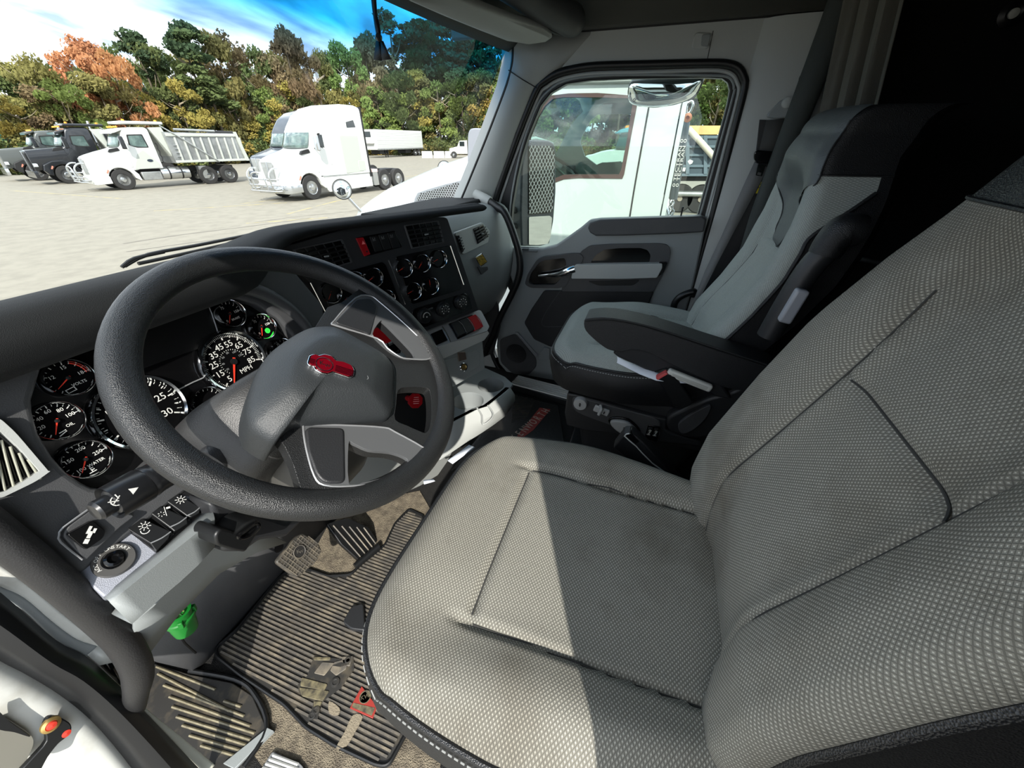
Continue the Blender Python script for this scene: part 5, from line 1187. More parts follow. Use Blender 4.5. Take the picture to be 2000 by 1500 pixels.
for i, chh in enumerate('HTROWNEK'):
    t = (i+.2)/4.2; txt('letter', MZ, p1_[0]+(p0_[0]-p1_[0])*t, p1_[1]+(p0_[1]-p1_[1])*t, .0022, chh, .058, mat('pale_letters', (190, 175, 160), .5), rs_, rot=an_, sx=.62)
hq_ = hatch(MZ.pp([zs(1110, 650), zs(1330, 700), zs(1250, 880), zs(1090, 930)]), .012, .4, .002, .004); bars('mat_relief', MZ, hq_, 0, .002, MATM, pm)

# ================================================================ green connector, wires
gc = thing('wire_connector', 'bright green round plug hanging on wires below the dash', 'connector', onY(350, 1210, .30))
c_ = onY(*z8(1262, 1110), .33); ud = (onY(*z8(1215, 1040), .33)-onY(*z8(1290, 1170), .33)).normalized()
ud = (ud+Vector((0, .0, 0))).normalized(); GF = Fr(c_, ud.orthogonal(), ud.cross(ud.orthogonal())); 
if GF.N.dot(ud) < 0: GF = Fr(c_, GF.V, GF.X)
GR = mat('connector_green', (20, 112, 38), .4)
pl_ = lathe('plug', GF, [(0, -.034), (.014, -.034), (.020, -.032), (.022, -.016), (.0225, 0), (.025, .002), (.025, .010), (.0225, .012), (.0235, .026), (.019, .027), (.017, .018), (0, .018)], GR, gc, seg=32)
for a in (20, 110, 200, 290): box('tab', GF, .024*cos(V8(a))-.004, .024*sin(V8(a))-.004, .004, .024*cos(V8(a))+.004, .024*sin(V8(a))+.004, .020, GR, pl_, .001)
for i, cl_ in enumerate([(230, 225, 190), (200, 190, 90), (120, 60, 40), (235, 235, 230), (60, 110, 60), (190, 170, 120)]):
    a = i*1.05; s_ = GF.w(.010*cos(a), .010*sin(a), .016); tube('wire', [s_, s_+ud*.012+Vector((-.004, 0, .004)), s_+Vector((-.012+.003*i*.5, .02, .035)), s_+Vector((-.015, .04, .06))], .0016, mat('wire_%d' % i, cl_, .5), gc, seg=6, n=4)
tube('drain_cord', [onY(*z8(*p), .40) for p in [(1255, 1200), (1280, 1260), (1330, 1310), (1365, 1340)]], .0025, BLK, gc, seg=6)

# ================================================================ driver door opening (front edge) and grab handle
PIL = Fr((-.35, .25, .15), (1, 0, 0), (0, .13, .5))
FRM = mat('door_frame_paint', (205, 206, 200), .35, var=(14, (170, 168, 158), .5, .8), coat=.3)
pl = lambda pts, n=0.: [PIL.w(*PIL.px(*zl(*p), n), n) for p in pts]
def strip(name, A, B, m, n0, n1, par=None, mid=.0, k=4):
    a, b = cr(pl(A, n0), k, False), cr(pl(B, n1), k, False)
    A_, B_ = [Vector(p) for p in a], [Vector(p) for p in b]
    rows = [A_, [p.lerp(q, .25)+PIL.N*mid*.8 for p, q in zip(A_, B_)], [p.lerp(q, .5)+PIL.N*mid for p, q in zip(A_, B_)], [p.lerp(q, .75)+PIL.N*mid*.8 for p, q in zip(A_, B_)], B_]
    o = loft(name, rows, m, par); solid(o, .004, 0); return o
fr1 = strip('trim_6', [(-200, -120), (0, 10), (200, 150), (500, 400), (730, 545), (840, 640)], [(-200, 60), (0, 160), (170, 240), (370, 410), (540, 530), (690, 570)], FRM, -.01, -.012); struct(fr1)
fr2 = strip('trim_7', [(-200, 60), (0, 160), (170, 240), (370, 410), (540, 530), (690, 570)], [(-200, 130), (0, 230), (170, 330), (370, 520), (500, 620), (600, 660)], PLM, -.012, -.016); struct(fr2)
fr3 = strip('trim_8', [(600, 640), (760, 790), (900, 900), (1050, 1040), (1250, 1200), (1540, 1440)], [(560, 700), (720, 860), (860, 970), (1010, 1110), (1200, 1290), (1450, 1480)], mat('sill_beige', (172, 172, 158), .5), -.014, -.016); struct(fr3)
fr4 = strip('door_seal_left', [(-200, 90), (0, 220), (380, 545), (600, 665), (850, 890), (1150, 1200), (1420, 1480)], [(-200, 520), (0, 665), (200, 770), (420, 905), (620, 1065), (800, 1260), (1000, 1520)], SEALM, -.01, -.01, mid=.034); fr4.name = 'trim_9'; struct(fr4)
tube('seal_ridge', pl([(-200, 270), (0, 420), (350, 660), (660, 880), (900, 1100), (1200, 1440)], .018), .0045, SEALM, fr4, seg=8)
fr5 = strip('wall_front_left', [(-200, 520), (0, 665), (300, 830), (560, 1010), (780, 1240), (1000, 1520)], [(-300, 1500), (0, 1520), (150, 1540), (300, 1560), (450, 1600), (600, 1700)], FRM, -.012, -.03, mid=.01); struct(fr5)
fr5.name = 'wall_front_left'
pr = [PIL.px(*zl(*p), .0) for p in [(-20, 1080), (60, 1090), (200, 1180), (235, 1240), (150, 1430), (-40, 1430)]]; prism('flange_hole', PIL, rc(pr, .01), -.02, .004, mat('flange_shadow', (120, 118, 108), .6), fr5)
o_ = prism('flange_slot', PIL, cr([PIL.px(*zl(*p)) for p in [(-30, 1020), (60, 1100), (200, 1200), (90, 1170), (-30, 1140)]], 4), .0, .006, BLK, fr5)
# door check strap with red capped rivet
cs = thing('door_check_strap', 'black door check strap with a red rivet on the white door frame', 'door strap', PIL.w(*PIL.px(*zl(380, 1150)), 0))
q = cr([PIL.px(*zl(*p), .012) for p in [(300, 1150), (330, 1080), (390, 1068), (480, 1110), (495, 1160), (455, 1215), (400, 1260), (330, 1350), (260, 1460), (130, 1470), (220, 1360), (320, 1240)]], 3)
stp = prism('strap', PIL, q, .004, .014, BLK, cs, bev=.003)
u, v = PIL.px(*zl(362, 1132), .018); lathe('rivet', PIL, [(.011, .012), (.0105, .016), (.007, .018), (.006, .017)], mat('brass', (190, 160, 100), .35, .8), stp, u=u, v=v, seg=20); lathe('red_cap', PIL, [(.0065, .016), (.005, .0195), (0, .0205)], mat('red_cap', (205, 60, 45), .4), stp, u=u, v=v, seg=16)
u, v = PIL.px(*zl(460, 1185), .012); lathe('red_cap', PIL, [(.006, .010), (.005, .0145), (0, .0155)], mat('red_cap', (205, 60, 45), .4), stp, u=u, v=v, seg=16)
gh = thing('grab_bar', 'thick black rubber grab handle curving down beside the driver door', 'grab handle', PIL.w(*PIL.px(230, 1230, .05), .05))
P_ = [PIL.w(*PIL.px(*p, n), n) for p, n in [((-60, 1000), .15), ((0, 1046), .145), ((126, 1147), .13), ((228, 1240), .10), ((262, 1290), .08), ((270, 1325), .055), ((266, 1358), .02), ((262, 1385), -.01)]]
tube('grip', P_, [.0185, .0188, .0192, .0198, .0205, .0205, .0175, .0165], mat('grip_rubber', (34, 34, 35), .5, bump=(500, .25)), gh, seg=22, n=6)
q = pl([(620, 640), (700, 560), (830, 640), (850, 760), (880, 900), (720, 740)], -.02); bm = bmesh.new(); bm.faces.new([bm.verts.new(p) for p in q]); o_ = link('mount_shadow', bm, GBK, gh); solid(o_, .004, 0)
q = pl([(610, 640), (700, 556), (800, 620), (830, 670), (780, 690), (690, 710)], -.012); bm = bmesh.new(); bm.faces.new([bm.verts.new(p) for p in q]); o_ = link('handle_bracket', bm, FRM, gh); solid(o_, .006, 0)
# papers tucked beside the seat
for i, (pts, z) in enumerate([([zs(470, 1300), zs(680, 1145), zs(740, 1170), zs(520, 1330)], .40), ([zs(235, 1490), zs(330, 1480), zs(350, 1500), zs(240, 1530)], .42)]):
    bm = bmesh.new(); bm.faces.new([bm.verts.new(onZ(*p, z)) for p in pts]); o_ = link('paper_slip', bm, mat('paper_white', (222, 228, 238), .7)); solid(o_, .0012, 0); tag(o_, ['white paper slip tucked by the front of the driver seat', 'small folded white slip beside the steering wheel bottom'][i], 'paper')
# ================================================================ OUTSIDE
GZ = -1.3
def t1(x, y): return (x/3.571, y/3.571)
def t2(x, y): return (460+x/3.571, y/3.571)
def tq(x, y): return (460+x/5.556, 180+y/5.556)
def tL(x, y): return (x/6.25, 180+y/6.25)
def zc_(x, y): return (980+x/4.286, 140+y/4.286)
def zv(x, y): return (1200+x/5.173, 140+y/5.173)
ASPH = mat('old_asphalt', (138, 133, 120), .9, bump=(9, .5), var=(2.3, (126, 121, 109), .40, .65))
gd = box('ground', FZ(GZ), -60, -90, -.2, 190, 200, 0, ASPH, bev=0); struct(gd)
gm = ASPH.node_tree; 
YL = mat('worn_yellow_paint', (170, 155, 100), .8, var=(3, (138, 133, 120), .35, .62))
for i, (a, b) in enumerate([((470, 398), (700, 372)), ((560, 418), (690, 384)), ((300, 412), (560, 396)), ((790, 345), (905, 332)), ((786, 326), (905, 322)), ((480, 436), (640, 425)), ((20, 372), (240, 388))]):
    A, B = onZ(*a, GZ+.002), onZ(*b, GZ+.002); d = (B-A); n_ = Vector((-d.y, d.x, 0)).normalized()*.07
    bm = bmesh.new(); bm.faces.new([bm.verts.new(p) for p in (A-n_, B-n_, B+n_, A+n_)]); o_ = link('parking_line', bm, YL, gd)

# dark cracks and tar lines on the lot
TAR = mat('tar_line', (104, 99, 90), .8)
for k in range(26):
    x = random.uniform(5, 55); y = random.uniform(3, 40); a = random.uniform(-.5, .2); L_ = random.uniform(2, 7)
    pts = [Vector((x+L_*t*cos(a)+random.uniform(-.12, .12), y+L_*t*sin(a)+random.uniform(-.12, .12), GZ+.003)) for t in (0, .25, .5, .75, 1)]
    w_ = .02+.03*random.random(); rows = [[p+Vector((0, w_, 0)), p-Vector((0, w_, 0))] for p in [Vector(q) for q in cr([tuple(p) for p in pts], 3, False)]]
    loft('tar_crack', rows, TAR, gd)

TYRE = mat('tyre', (38, 37, 36), .75, bump=(60, .3)); WGL = mat('truck_glass', (66, 84, 82), .08, spec=.8, coat=.5, var=(2.5, (104, 126, 120), .4, .7)); DKG = mat('truck_glass_dark', (26, 34, 34), .08, spec=.8)
TWH = mat('truck_white', (212, 214, 210), .3, coat=.3); TSH = mat('truck_sill_grey', (176, 180, 172), .35); TBL = mat('truck_black', (24, 26, 30), .2, coat=.5); TGY = mat('truck_grey', (74, 78, 76), .3, coat=.3); ALU = mat('aluminium', (178, 180, 178), .35, .7, var=(3, (150, 152, 150), .4, .7)); POL = mat('polished', (200, 203, 205), .15, .9); NVY = mat('truck_navy', (40, 50, 62), .25, coat=.5); AMB = mat('amber_lamp', (235, 140, 40), .3, emit=.3); FRB = mat('chassis_black', (26, 26, 26), .6)
def body(name, F, st, m, par, r=.15, nc=-1.2, k=4):
    rows = []
    for u, hw, v0, v1 in st: rows.append([F.w(u, v, nc+n_) for n_, v in rc(rect(-hw, v0, hw, v1), [.04, .04, min(r, (v1-v0)*.45), min(r, (v1-v0)*.45)], k)])
    return loft(name, rows, m, par, True, True, ang=50)
def wheel(F, u, n, par, r=.52, dual=False, w_=.28):
    f_ = Fr(F.w(u, r, n), F.X, F.V)
    t = lathe('wheel', f_, [(r*.56, -w_), (r*.95, -w_), (r, -w_+.04), (r, -.04), (r*.95, -.005), (r*.62, .0), (r*.56, -.03)], TYRE, par, seg=36)
    pr_ = [(r*.57, -.03), (r*.56, -.008), (r*.53, -.03), (r*.48, -.07), (r*.36, -.05), (r*.3, -.04), (r*.25, .0), (r*.22, .035), (0, .04)] if not dual else [(r*.57, -.03), (r*.56, -.01), (r*.53, -.06), (r*.50, -.16), (r*.30, -.14), (r*.22, -.12), (r*.2, .0), (0, .01)]
    rm = lathe('rim', f_, pr_, POL, t, seg=36)
    bars('hand_holes', f_, [(r*.42*cos(a), r*.42*sin(a), .055, .05, a) for a in [2*pi*k/10 for k in range(10)]], -.07, -.045 if not dual else -.135, FRB, t)
    return t
def patch(name, F, pts, m, par, off, th=.02, hole=()):     # panel picked from the photo on the near side
    return prism(name, F, F.pp(pts, off), off-th, off, m, par, holes=[F.pp(h, off) for h in hole])
def front_glass(F, par, u0, v0, u1, v1, hw0, hw1, m, bow=.16, nc=-1.2):
    rows = []
    for i in range(4):
        t = i/3; rows.append([F.w(u0+(u1-u0)*t - bow*(1-(s*s)), v0+(v1-v0)*t, nc+s*(hw0+(hw1-hw0)*t)) for s in [-1+2*j/12 for j in range(13)]])
    o = loft('windscreen', rows, m, par); solid(o, .03, 1); return o
def mk_truck(name, label, g0, ang, aero, paint, group=None, sleeper=False, bull=False, visor=False, dump=None, simple=False, rear=(4.95, 6.2), cabtop=3.05, roofl=False):
    G = onZ(*g0, GZ) if not isinstance(g0, Vector) else g0
    T = thing(name, label, 'truck', G, group); a = radians(ang)
    F = Fr(G, (cos(a), sin(a), 0), (0, 0, 1))
    if aero:
        body('hood', F, [(-1.12, .50, .95, 1.52), (-1.05, .72, .85, 1.66), (-.8, .90, .9, 1.74), (-.3, .98, 1.02, 1.88), (.2, 1.02, 1.1, 2.0), (.72, 1.05, 1.1, 2.16)], paint, T, .28)
        body('nose', F, [(-1.15, .95, .42, .95), (-1.0, 1.12, .42, 1.08), (-.72, 1.17, .5, 1.12), (-.56, 1.17, .8, 1.15)], paint, T, .12)
        body('bumper', F, [(-1.24, .80, .34, .66), (-1.18, 1.05, .32, .70), (-.95, 1.20, .34, .72), (-.55, 1.22, .36, .72)], POL if sleeper else paint, T, .06)
    else:
        body('hood', F, [(-1.25, .55, .75, 1.86), (-1.22, .60, .75, 1.90), (.1, .80, 1.05, 2.02), (.85, .95, 1.1, 2.12)], paint, T, .12)
        body('bumper', F, [(-1.45, 1.18, .40, .78), (-1.28, 1.20, .38, .80)], POL if paint is TGY else TBL, T, .05)
    cab = [(.50, 1.0, .95, 2.10), (.62, 1.02, .95, 2.20), (.86, 1.03, .95, 2.78)]
    if sleeper: cab += [(1.05, 1.05, .93, 3.02), (1.45, 1.09, .93, 3.42), (2.0, 1.14, .93, 3.72), (2.8, 1.17, .93, 3.90), (3.6, 1.18, .93, 3.90), (3.85, 1.18, .93, 3.84)]
    else: cab += [(1.0, 1.04, 1.0, cabtop-.06), (1.3, 1.06, 1.0, cabtop), (2.0, 1.06, 1.0, cabtop+.02), (2.12, 1.04, 1.0, cabtop-.04)]
    body('cab', F, cab, paint, T, .22)
    front_glass(F, T, .50, 2.12, .80, 2.72, .88, .84, WGL)
    for hh, nn in (((1.02, 2.12), -.105), ):
        w_ = prism('side_window', F, rc([(1.02, 2.18), (1.10, 2.64), (1.72, 2.66), (1.78, 2.10), (1.30, 2.12)], .05), -.17, -.125, DKG if sleeper else WGL, T)
        prism('window_frame', F, rc([(.96, 2.20), (1.05, 2.70), (1.78, 2.72), (1.84, 2.06), (1.28, 2.06)], .05), -.19, -.135, FRB, w_)
    # front grille
    gw = .42 if aero else .50; g1 = 1.60 if aero else 1.84
    fn = Fr(F.w(-1.14 if aero else -1.27, 0, -1.2), -F.X.cross(F.V)*-1, F.V) ; fn = Fr(F.w(-1.10 if aero else -1.26, 0, -1.2), F.N*-1, F.V)
    if fn.N.dot(F.X) > 0: fn = Fr(fn.O, F.N, F.V)
    gr_ = prism('grille', fn, rc([(-gw*.8, .80), (gw*.8, .80), (gw, g1-.08), (gw*.9, g1), (-gw*.9, g1), (-gw, g1-.08)], .05), -.05, .07, POL if paint is not TBL else TBL, T, bev=.02)
    for sg in (-1, 1): prism('grille_screen', fn, rc([(sg*.03, .86), (sg*gw*.74, .86), (sg*gw*.9, g1-.1), (sg*.03, g1-.08)][::sg], .03), .06, .078, ALU if paint is not TBL else FRB, gr_)
    box('grille_bar', fn, -.025, .8, .06, .025, g1+.03, .095, POL, gr_, .01)
    for sg in (-1, 1): prism('headlamp', fn, rc([(sg*.62, .98), (sg*.95, 1.0), (sg*.95, 1.16), (sg*.66, 1.2)][::sg], .04), -.2, -.02, mat('headlamp', (190, 195, 195), .1), T, bev=.01)
    # fenders, wheels, side
    fa = [(-.80, .55), (-.95, .80), (-.86, 1.10), (-.4, 1.30), (.1, 1.33), (.55, 1.12), (.80, .75), (.85, .45), (.78, .42)]+[(.0+.60*cos(x), .52+.60*sin(x)) for x in [radians(d) for d in range(5, 176, 17)]]+[(-.62, .5)]
    for n0 in (-.02, -2.05): prism('fender', F, fa, n0-.33, n0, paint if paint is not TGY else FRB, T, bev=.03)
    wheel(F, 0, -.03, T); wheel(F, 0, -2.09, T)
    if not simple or True:
        for u in rear: wheel(F, u, -.02, T, dual=True); wheel(F, u, -1.75, T, dual=True)
    box('chassis_rail', F, .5, .75, -1.60, rear[1]+.7, 1.0, -.85, FRB, T, .02)
    if sleeper:
        prism('side_skirt', F, [(.86, .40), (.75, .92), (3.95, .92), (3.98, .28), (1.0, .24)], -.2, -.06, paint, T, bev=.02)
        prism('skirt_line', F, rect(.8, .90, 3.9, .96), -.1, -.05, ALU, T)
        prism('sleeper_window', F, rc([(2.82, 2.95), (2.82, 3.18), (3.32, 3.28), (3.40, 2.98)], .03), -.1, -.015, DKG, T)
        prism('fairing_edge', F, [(3.86, .75), (3.86, 3.84), (3.98, 3.84), (3.98, .75)], -.25, -.03, FRB, T)
        prism('locker_door', F, rc(rect(3.15, 1.05, 3.62, 1.52), .06), -.1, -.012, TSH, T, bev=.01)
        prism('sleeper_panel', F, rc([(2.25, 1.0), (2.25, 2.62), (3.6, 2.62), (3.7, 1.0)], .05), -.1, -.022, TSH, T, bev=.005)
        prism('deck_plate', F, [(4.0, .98), (5.3, 1.05), (5.6, .92), (4.0, .86)], -1.7, -.7, FRB, T)
        prism('quarter_fender', F, rc(rect(4.05, .30, 4.42, .95), .03), -.6, -.02, POL, T); prism('tail_panel', F, rect(4.05, .95, 4.45, 1.08), -.5, -.02, mat('pink_marker', (225, 190, 185), .5), T)
    else:
        f_ = Fr(F.w(0, 0, -.45), F.N*-1, F.V); fT = Fr(F.w(1.95, .72, -.42), F.N, F.V)
        if fT.N.dot(F.X) < 0: fT = Fr(fT.O, -fT.X, fT.V)
        lathe('fuel_tank', fT, [(0, 0), (.30, 0), (.32, .03), (.32, 1.45), (.30, 1.48), (0, 1.48)], POL, T, seg=28)
        for k in (.35, 1.0): lathe('tank_strap', fT, [(.326, k), (.332, k+.01), (.332, k+.07), (.326, k+.08)], FRB, T, seg=28)
        box('side_step', F, .95, .42, -.35, 1.9, .85, -.1, ALU, T, .03)
        prism('door_lower', F, rc([(.75, 1.0), (1.15, 1.75), (1.5, 1.95), (2.0, 1.3), (2.0, 1.05)], .06), -.18, -.125, TSH if paint is TWH else paint, T)
        tube('exhaust', [F.w(2.3, .9, -.35), F.w(2.3, 3.2, -.35), F.w(2.35, 3.5, -.35)], .07, POL, T, n=1, seg=12) if not aero else None
    if visor:
        body('visor', F, [(.45, .95, 2.74, 2.86), (.62, 1.0, 2.78, 2.93), (.95, .98, 2.9, 3.0)], paint, T, .03)
        for sg in (-.7, -.35, 0, .35, .7): f_ = Fr(F.w(.75, 2.95 if aero else 3.1, -1.2+sg), F.X, F.N*-1); lathe('roof_lamp', Fr(F.w(.85, cabtop-.02, -1.2+sg), F.X, F.X.cross(F.V)*-1), [(.05, 0), (.05, .05), (.03, .08), (0, .085)], AMB, T, seg=12)
    # mirror, cowl vent, emblem, marker
    box('mirror', F, .52, 2.0, .12, .72, 2.62, .3, POL if sleeper else TBL, T, .04); tube('mirror_arm', [F.w(.75, 2.1, -.15), F.w(.65, 2.08, .15)], .03, FRB, T, n=1, seg=8); tube('mirror_arm', [F.w(.78, 2.5, -.15), F.w(.65, 2.5, .15)], .025, FRB, T, n=1, seg=8)
    prism('cowl_vent', F, rc([(-.08, 1.86), (.02, 2.0), (.42, 2.08), (.46, 1.93)], .03), -.30, -.165, FRB, T)
    prism('badge', F, circ(1.62, 1.42, .14, 20, .07), -.13, -.105, NVY, T); prism('marker_lamp', F, rc([(-.62, .88), (-.50, 1.06), (-.45, 1.0), (-.56, .86)], .02), -.05, .0, mat('marker_red', (215, 130, 110), .4), T)
    if bull:
        for n_ in (-.45, -1.95):
            tube('bar_hoop', [F.w(-1.3, .55, n_), F.w(-1.62, .55, n_), F.w(-1.72, .8, n_), F.w(-1.72, 1.15, n_ + (.0)), F.w(-1.5, 1.35, n_), F.w(-1.25, 1.35, n_)], .035, POL, T, n=4, seg=10)
        for v_ in (.48, .72, .95): tube('cross_bar', [F.w(-1.5, v_, -.15), F.w(-1.70, v_, -.4), F.w(-1.74, v_, -1.2), F.w(-1.70, v_, -2.0), F.w(-1.5, v_, -2.25)], .03, POL, T, n=4, seg=10)
        tube('centre_hoop', [F.w(-1.72, .5, -.75), F.w(-1.78, 1.05, -.78), F.w(-1.78, 1.2, -1.0), F.w(-1.78, 1.2, -1.4), F.w(-1.78, 1.05, -1.62), F.w(-1.72, .5, -1.65)], .035, POL, T, n=4, seg=10)
    if dump:
        dm, rib, top = dump
        u0, u1, v0, v1 = 2.75, 7.05, 1.25, 2.80
        bd = loft('dump_body', [[F.w(u, v, n_) for u, v in ((u0+.1, v0), (u1+.0, v0), (u1-.30, v1), (u0, v1+.05))] for n_ in (-.02, -2.38)], dm, T, True, True)
        for k in range(9):
            u = u0+.45+k*.46; box('side_rib', F, u, v0+.1, -.05, u+.09, v1-.22, .06, rib, bd, .015)
        box('top_rail', F, u0+.1, v1-.18, -.05, u1-.3, v1-.02, .07, rib, bd, .02); box('bottom_rail', F, u0+.1, v0, -.05, u1, v0+.13, .07, rib, bd, .02)
        prism('tail_post', F, [(u1-.14, v0), (u1+.06, v0), (u1-.24, v1+.1), (u1-.38, v1+.1)], -.06, .08, rib, bd)
        hb_ = prism('head_board', F, [(u0-.55, v1+.25), (u0+.1, v1+.28), (u0+.55, v0+.1), (u0+.25, v0-.05)], -2.1, -.2, TSH, bd, bev=.03)
        box('cab_shield', F, 1.0, 3.2, -2.2, 3.0, 3.34, -.15, top, bd, .05)
        tube('tarp_arm', [F.w(2.7, 3.15, .1), F.w(3.6, 2.5, .14), F.w(4.6, 1.7, .14), F.w(5.2, 1.25, .1)], .035, ALU, bd, n=1, seg=8); tube('tarp_roll', [F.w(3.4, 2.98, -.1), F.w(5.6, 2.92, -.1)], .06, ALU, bd, n=1, seg=10); tube('tarp_roll', [F.w(5.4, 2.86, -.6), F.w(6.9, 2.82, -.6)], .12, FRB, bd, n=1, seg=10)
        for k in range(5): box('ladder_rung', F, 3.02, 1.35+.2*k, .0, 3.3, 1.38+.2*k, .05, POL, bd, .005)
        for lz in (3.42,): 
            f_ = Fr(F.w(1.25, lz-.1, -.4), F.X, F.X.cross(F.V)*-1); lathe('beacon', f_, [(.07, 0), (.07, .08), (.04, .11), (0, .115)], AMB, T, seg=14); lathe('beacon', Fr(F.w(2.75, lz-.1, -.4), f_.X, f_.V), [(.07, 0), (.07, .08), (.04, .11), (0, .115)], AMB, T, seg=14)
        tube('air_hoses', [F.w(2.25+.05*(k % 2), 2.3-.15*k, -.2) for k in range(8)], .035, FRB, T, n=2, seg=6)
        prism('mud_flap', F, rect(3.95, .35, 4.35, 1.05), -.5, -.03, ALU, T)
    return T, F
tk1, F1 = mk_truck('semi_truck', 'white sleeper semi truck with chrome bull bar, facing left', (617, 390), -7.5, True, TWH, sleeper=True, bull=True, rear=(4.95, 6.1))
tk2, F2 = mk_truck('dump_truck', 'white dump truck with ribbed aluminium body beside the sleeper truck', (252, 371), -15, True, TWH, visor=True, bull=True, dump=(ALU, TSH, TWH), rear=(4.35, 5.6))
mk_truck('semi_truck', 'dark navy sleeper truck parked behind the white sleeper truck', onZ(617, 390, GZ)+Vector((2.7, 3.7, 0)), -7.5, True, NVY, sleeper=True, rear=(4.95, 6.1))
mk_truck('dump_truck', 'black dump truck with square grille beside the white dump truck', onZ(150, 362, GZ)+Vector((.6, 1.6, 0)), -15, False, TBL, visor=True, dump=(TBL, FRB, TBL), rear=(4.35, 5.6), cabtop=3.15)
mk_truck('dump_truck', 'dark grey truck with a tall chrome grille, second from the left', onZ(88, 353, GZ)+Vector((.0, .3, 0)), -17, False, TGY, visor=True, rear=(4.35, 5.6), cabtop=3.0)
# teal refuse truck at the left edge
TEAL = mat('teal_paint', (34, 128, 126), .4); tg = thing('refuse_truck', 'teal box-bodied truck at the far left', 'truck', onZ(0, 336, GZ))
Ft = Fr(onZ(-6, 338, GZ), (cos(radians(-17)), sin(radians(-17)), 0), (0, 0, 1))
body('box_body', Ft, [(-2.2, 1.2, 1.2, 3.35), (4.2, 1.2, 1.2, 3.5), (4.9, 1.2, 1.2, 2.2)], TEAL, tg, .1); body('fender_panel', Ft, [(-2.6, 1.1, .7, 1.7), (1.2, 1.15, .9, 1.9)], TWH, tg, .2)
wheel(Ft, -.4, -.05, tg); wheel(Ft, 3.6, -.05, tg)
for k in range(6): box('body_rib', Ft, -1.8+k*1.1, 1.3, -.05, -1.65+k*1.1, 3.3, .06, TEAL, tg, .01)
tube('top_rail', [Ft.w(-2.2, 3.42, 0), Ft.w(4.2, 3.55, 0)], .08, TEAL, tg, n=1, seg=10)

# refrigerated trailer, barriers, small truck, fence
rt = thing('trailer', 'long white ribbed refrigerated trailer far behind the trucks', 'trailer', onZ(735, 307, GZ))
Ga, Gb = onZ(741, 308.5, GZ), onZ(828, 303.5, GZ); Fx = Fr(Ga, (Gb-Ga), (0, 0, 1)); Lt = (Gb-Ga).length
body('box', Fx, [(0, 1.25, 1.15, 3.95), (Lt, 1.25, 1.15, 3.95)], TWH, rt, .05, nc=-1.25)
for k in range(12): tube('side_ridge', [Fx.w(0.1, 1.5+k*.19, .0), Fx.w(Lt, 1.5+k*.19, .0)], .02, TSH, rt, n=1, seg=6)
box('lower_rail', Fx, 0, 1.1, -.1, Lt, 1.32, .03, ALU, rt, .01); 
prism('cooling_unit', Fr(Fx.w(-.01, 0, -1.25), Fx.N, (0, 0, 1)) if Fr(Fx.w(0, 0, 0), Fx.N, (0, 0, 1)).N.dot(Fx.X) < 0 else Fr(Fx.w(-.01, 0, -1.25), -Fx.N, (0, 0, 1)), rc(rect(-.8, 2.0, .8, 3.8), .08), 0, .45, TWH, rt, bev=.03)
fq_ = Fr(Fx.w(-.47, 0, -1.25), -Fx.N, (0, 0, 1)); fq_ = fq_ if fq_.N.dot(Fx.X) < 0 else Fr(fq_.O, -fq_.X, (0, 0, 1)); prism('unit_grille', fq_, rc(rect(-.6, 2.9, .6, 3.65), .05), 0, .02, DKG, rt)
for u in (Lt*.80, Lt*.80+1.3): wheel(Fx, u, -.02, rt)
for u in (2.4, 3.0): box('landing_leg', Fx, u, 0, -.5, u+.12, 1.1, -.35, FRB, rt, .01)
box('under_box', Fx, 1.0, .5, -2.2, 3.5, 1.1, -.5, FRB, rt, .02); box('under_box', Fx, Lt*.62, .5, -2.2, Lt*.75, 1.1, -.5, FRB, rt, .02)
for i, (x, l) in enumerate(((835, 'left'), (858, 'middle'), (880, 'right'))):
    b0 = onZ(x, 308.5, GZ); f_ = Fr(b0, (.35, -.94, 0), (0, 0, 1)); hx = .85
    bb = loft('concrete_barrier', [[f_.w(u, v, n_) for v, n_ in ((0, .3), (.15, .3), (.35, .12), (.95, .08), (.95, -.08), (.35, -.12), (.15, -.3), (0, -.3))] for u in (-hx, hx)], mat('concrete_white', (225, 222, 212), .8), closed=True, caps=True)
    tag(bb, l+' one of three pale concrete barriers right of the trailer', 'barrier', None)
wt = thing('box_truck', 'small white truck far off beside the concrete barriers', 'truck', onZ(900, 308, GZ)); Fw = Fr(onZ(893, 309, GZ), (.35, -.94, 0), (0, 0, 1))
body('cab', Fw, [(0, 1.0, .6, 1.5), (.1, 1.05, .6, 1.6), (.5, 1.05, .6, 2.4), (1.7, 1.05, .6, 2.45)], TWH, wt, .1); body('hood', Fw, [(-1.2, .8, .6, 1.35), (0, 1.0, .6, 1.6)], TWH, wt, .15); body('load_body', Fw, [(1.9, 1.15, 1.0, 2.6), (5, 1.15, 1.0, 2.6)], TGY, wt, .05)
fz_ = Fr(Fw.w(0, 0, 0), -Fw.X.cross(Vector((0, 0, 1))), (0, 0, 1)); prism('side_window', Fw, rect(.5, 1.65, 1.3, 2.3), -.18, -.12, DKG, wt); wheel(Fw, -.5, 0, wt, .48); wheel(Fw, 4, 0, wt, .48)
FM = bpy.data.materials.new('chain_link'); FM.use_nodes = True; _t = NT(FM.node_tree); _co = _t.n('ShaderNodeTexCoord').outputs['Object']; _s = _t.n('ShaderNodeSeparateXYZ', {0: _co})
_a = _t.math('ADD', _s.outputs[0], _s.outputs[1]); _d1 = _t.math('FRACT', _t.math('MULTIPLY', _t.math('ADD', _a, _s.outputs[2]), 9.)); _d2 = _t.math('FRACT', _t.math('MULTIPLY', _t.math('SUBTRACT', _a, _s.outputs[2]), 9.))
_w = _t.math('MAXIMUM', _t.math('LESS_THAN', _d1, .09), _t.math('LESS_THAN', _d2, .09))
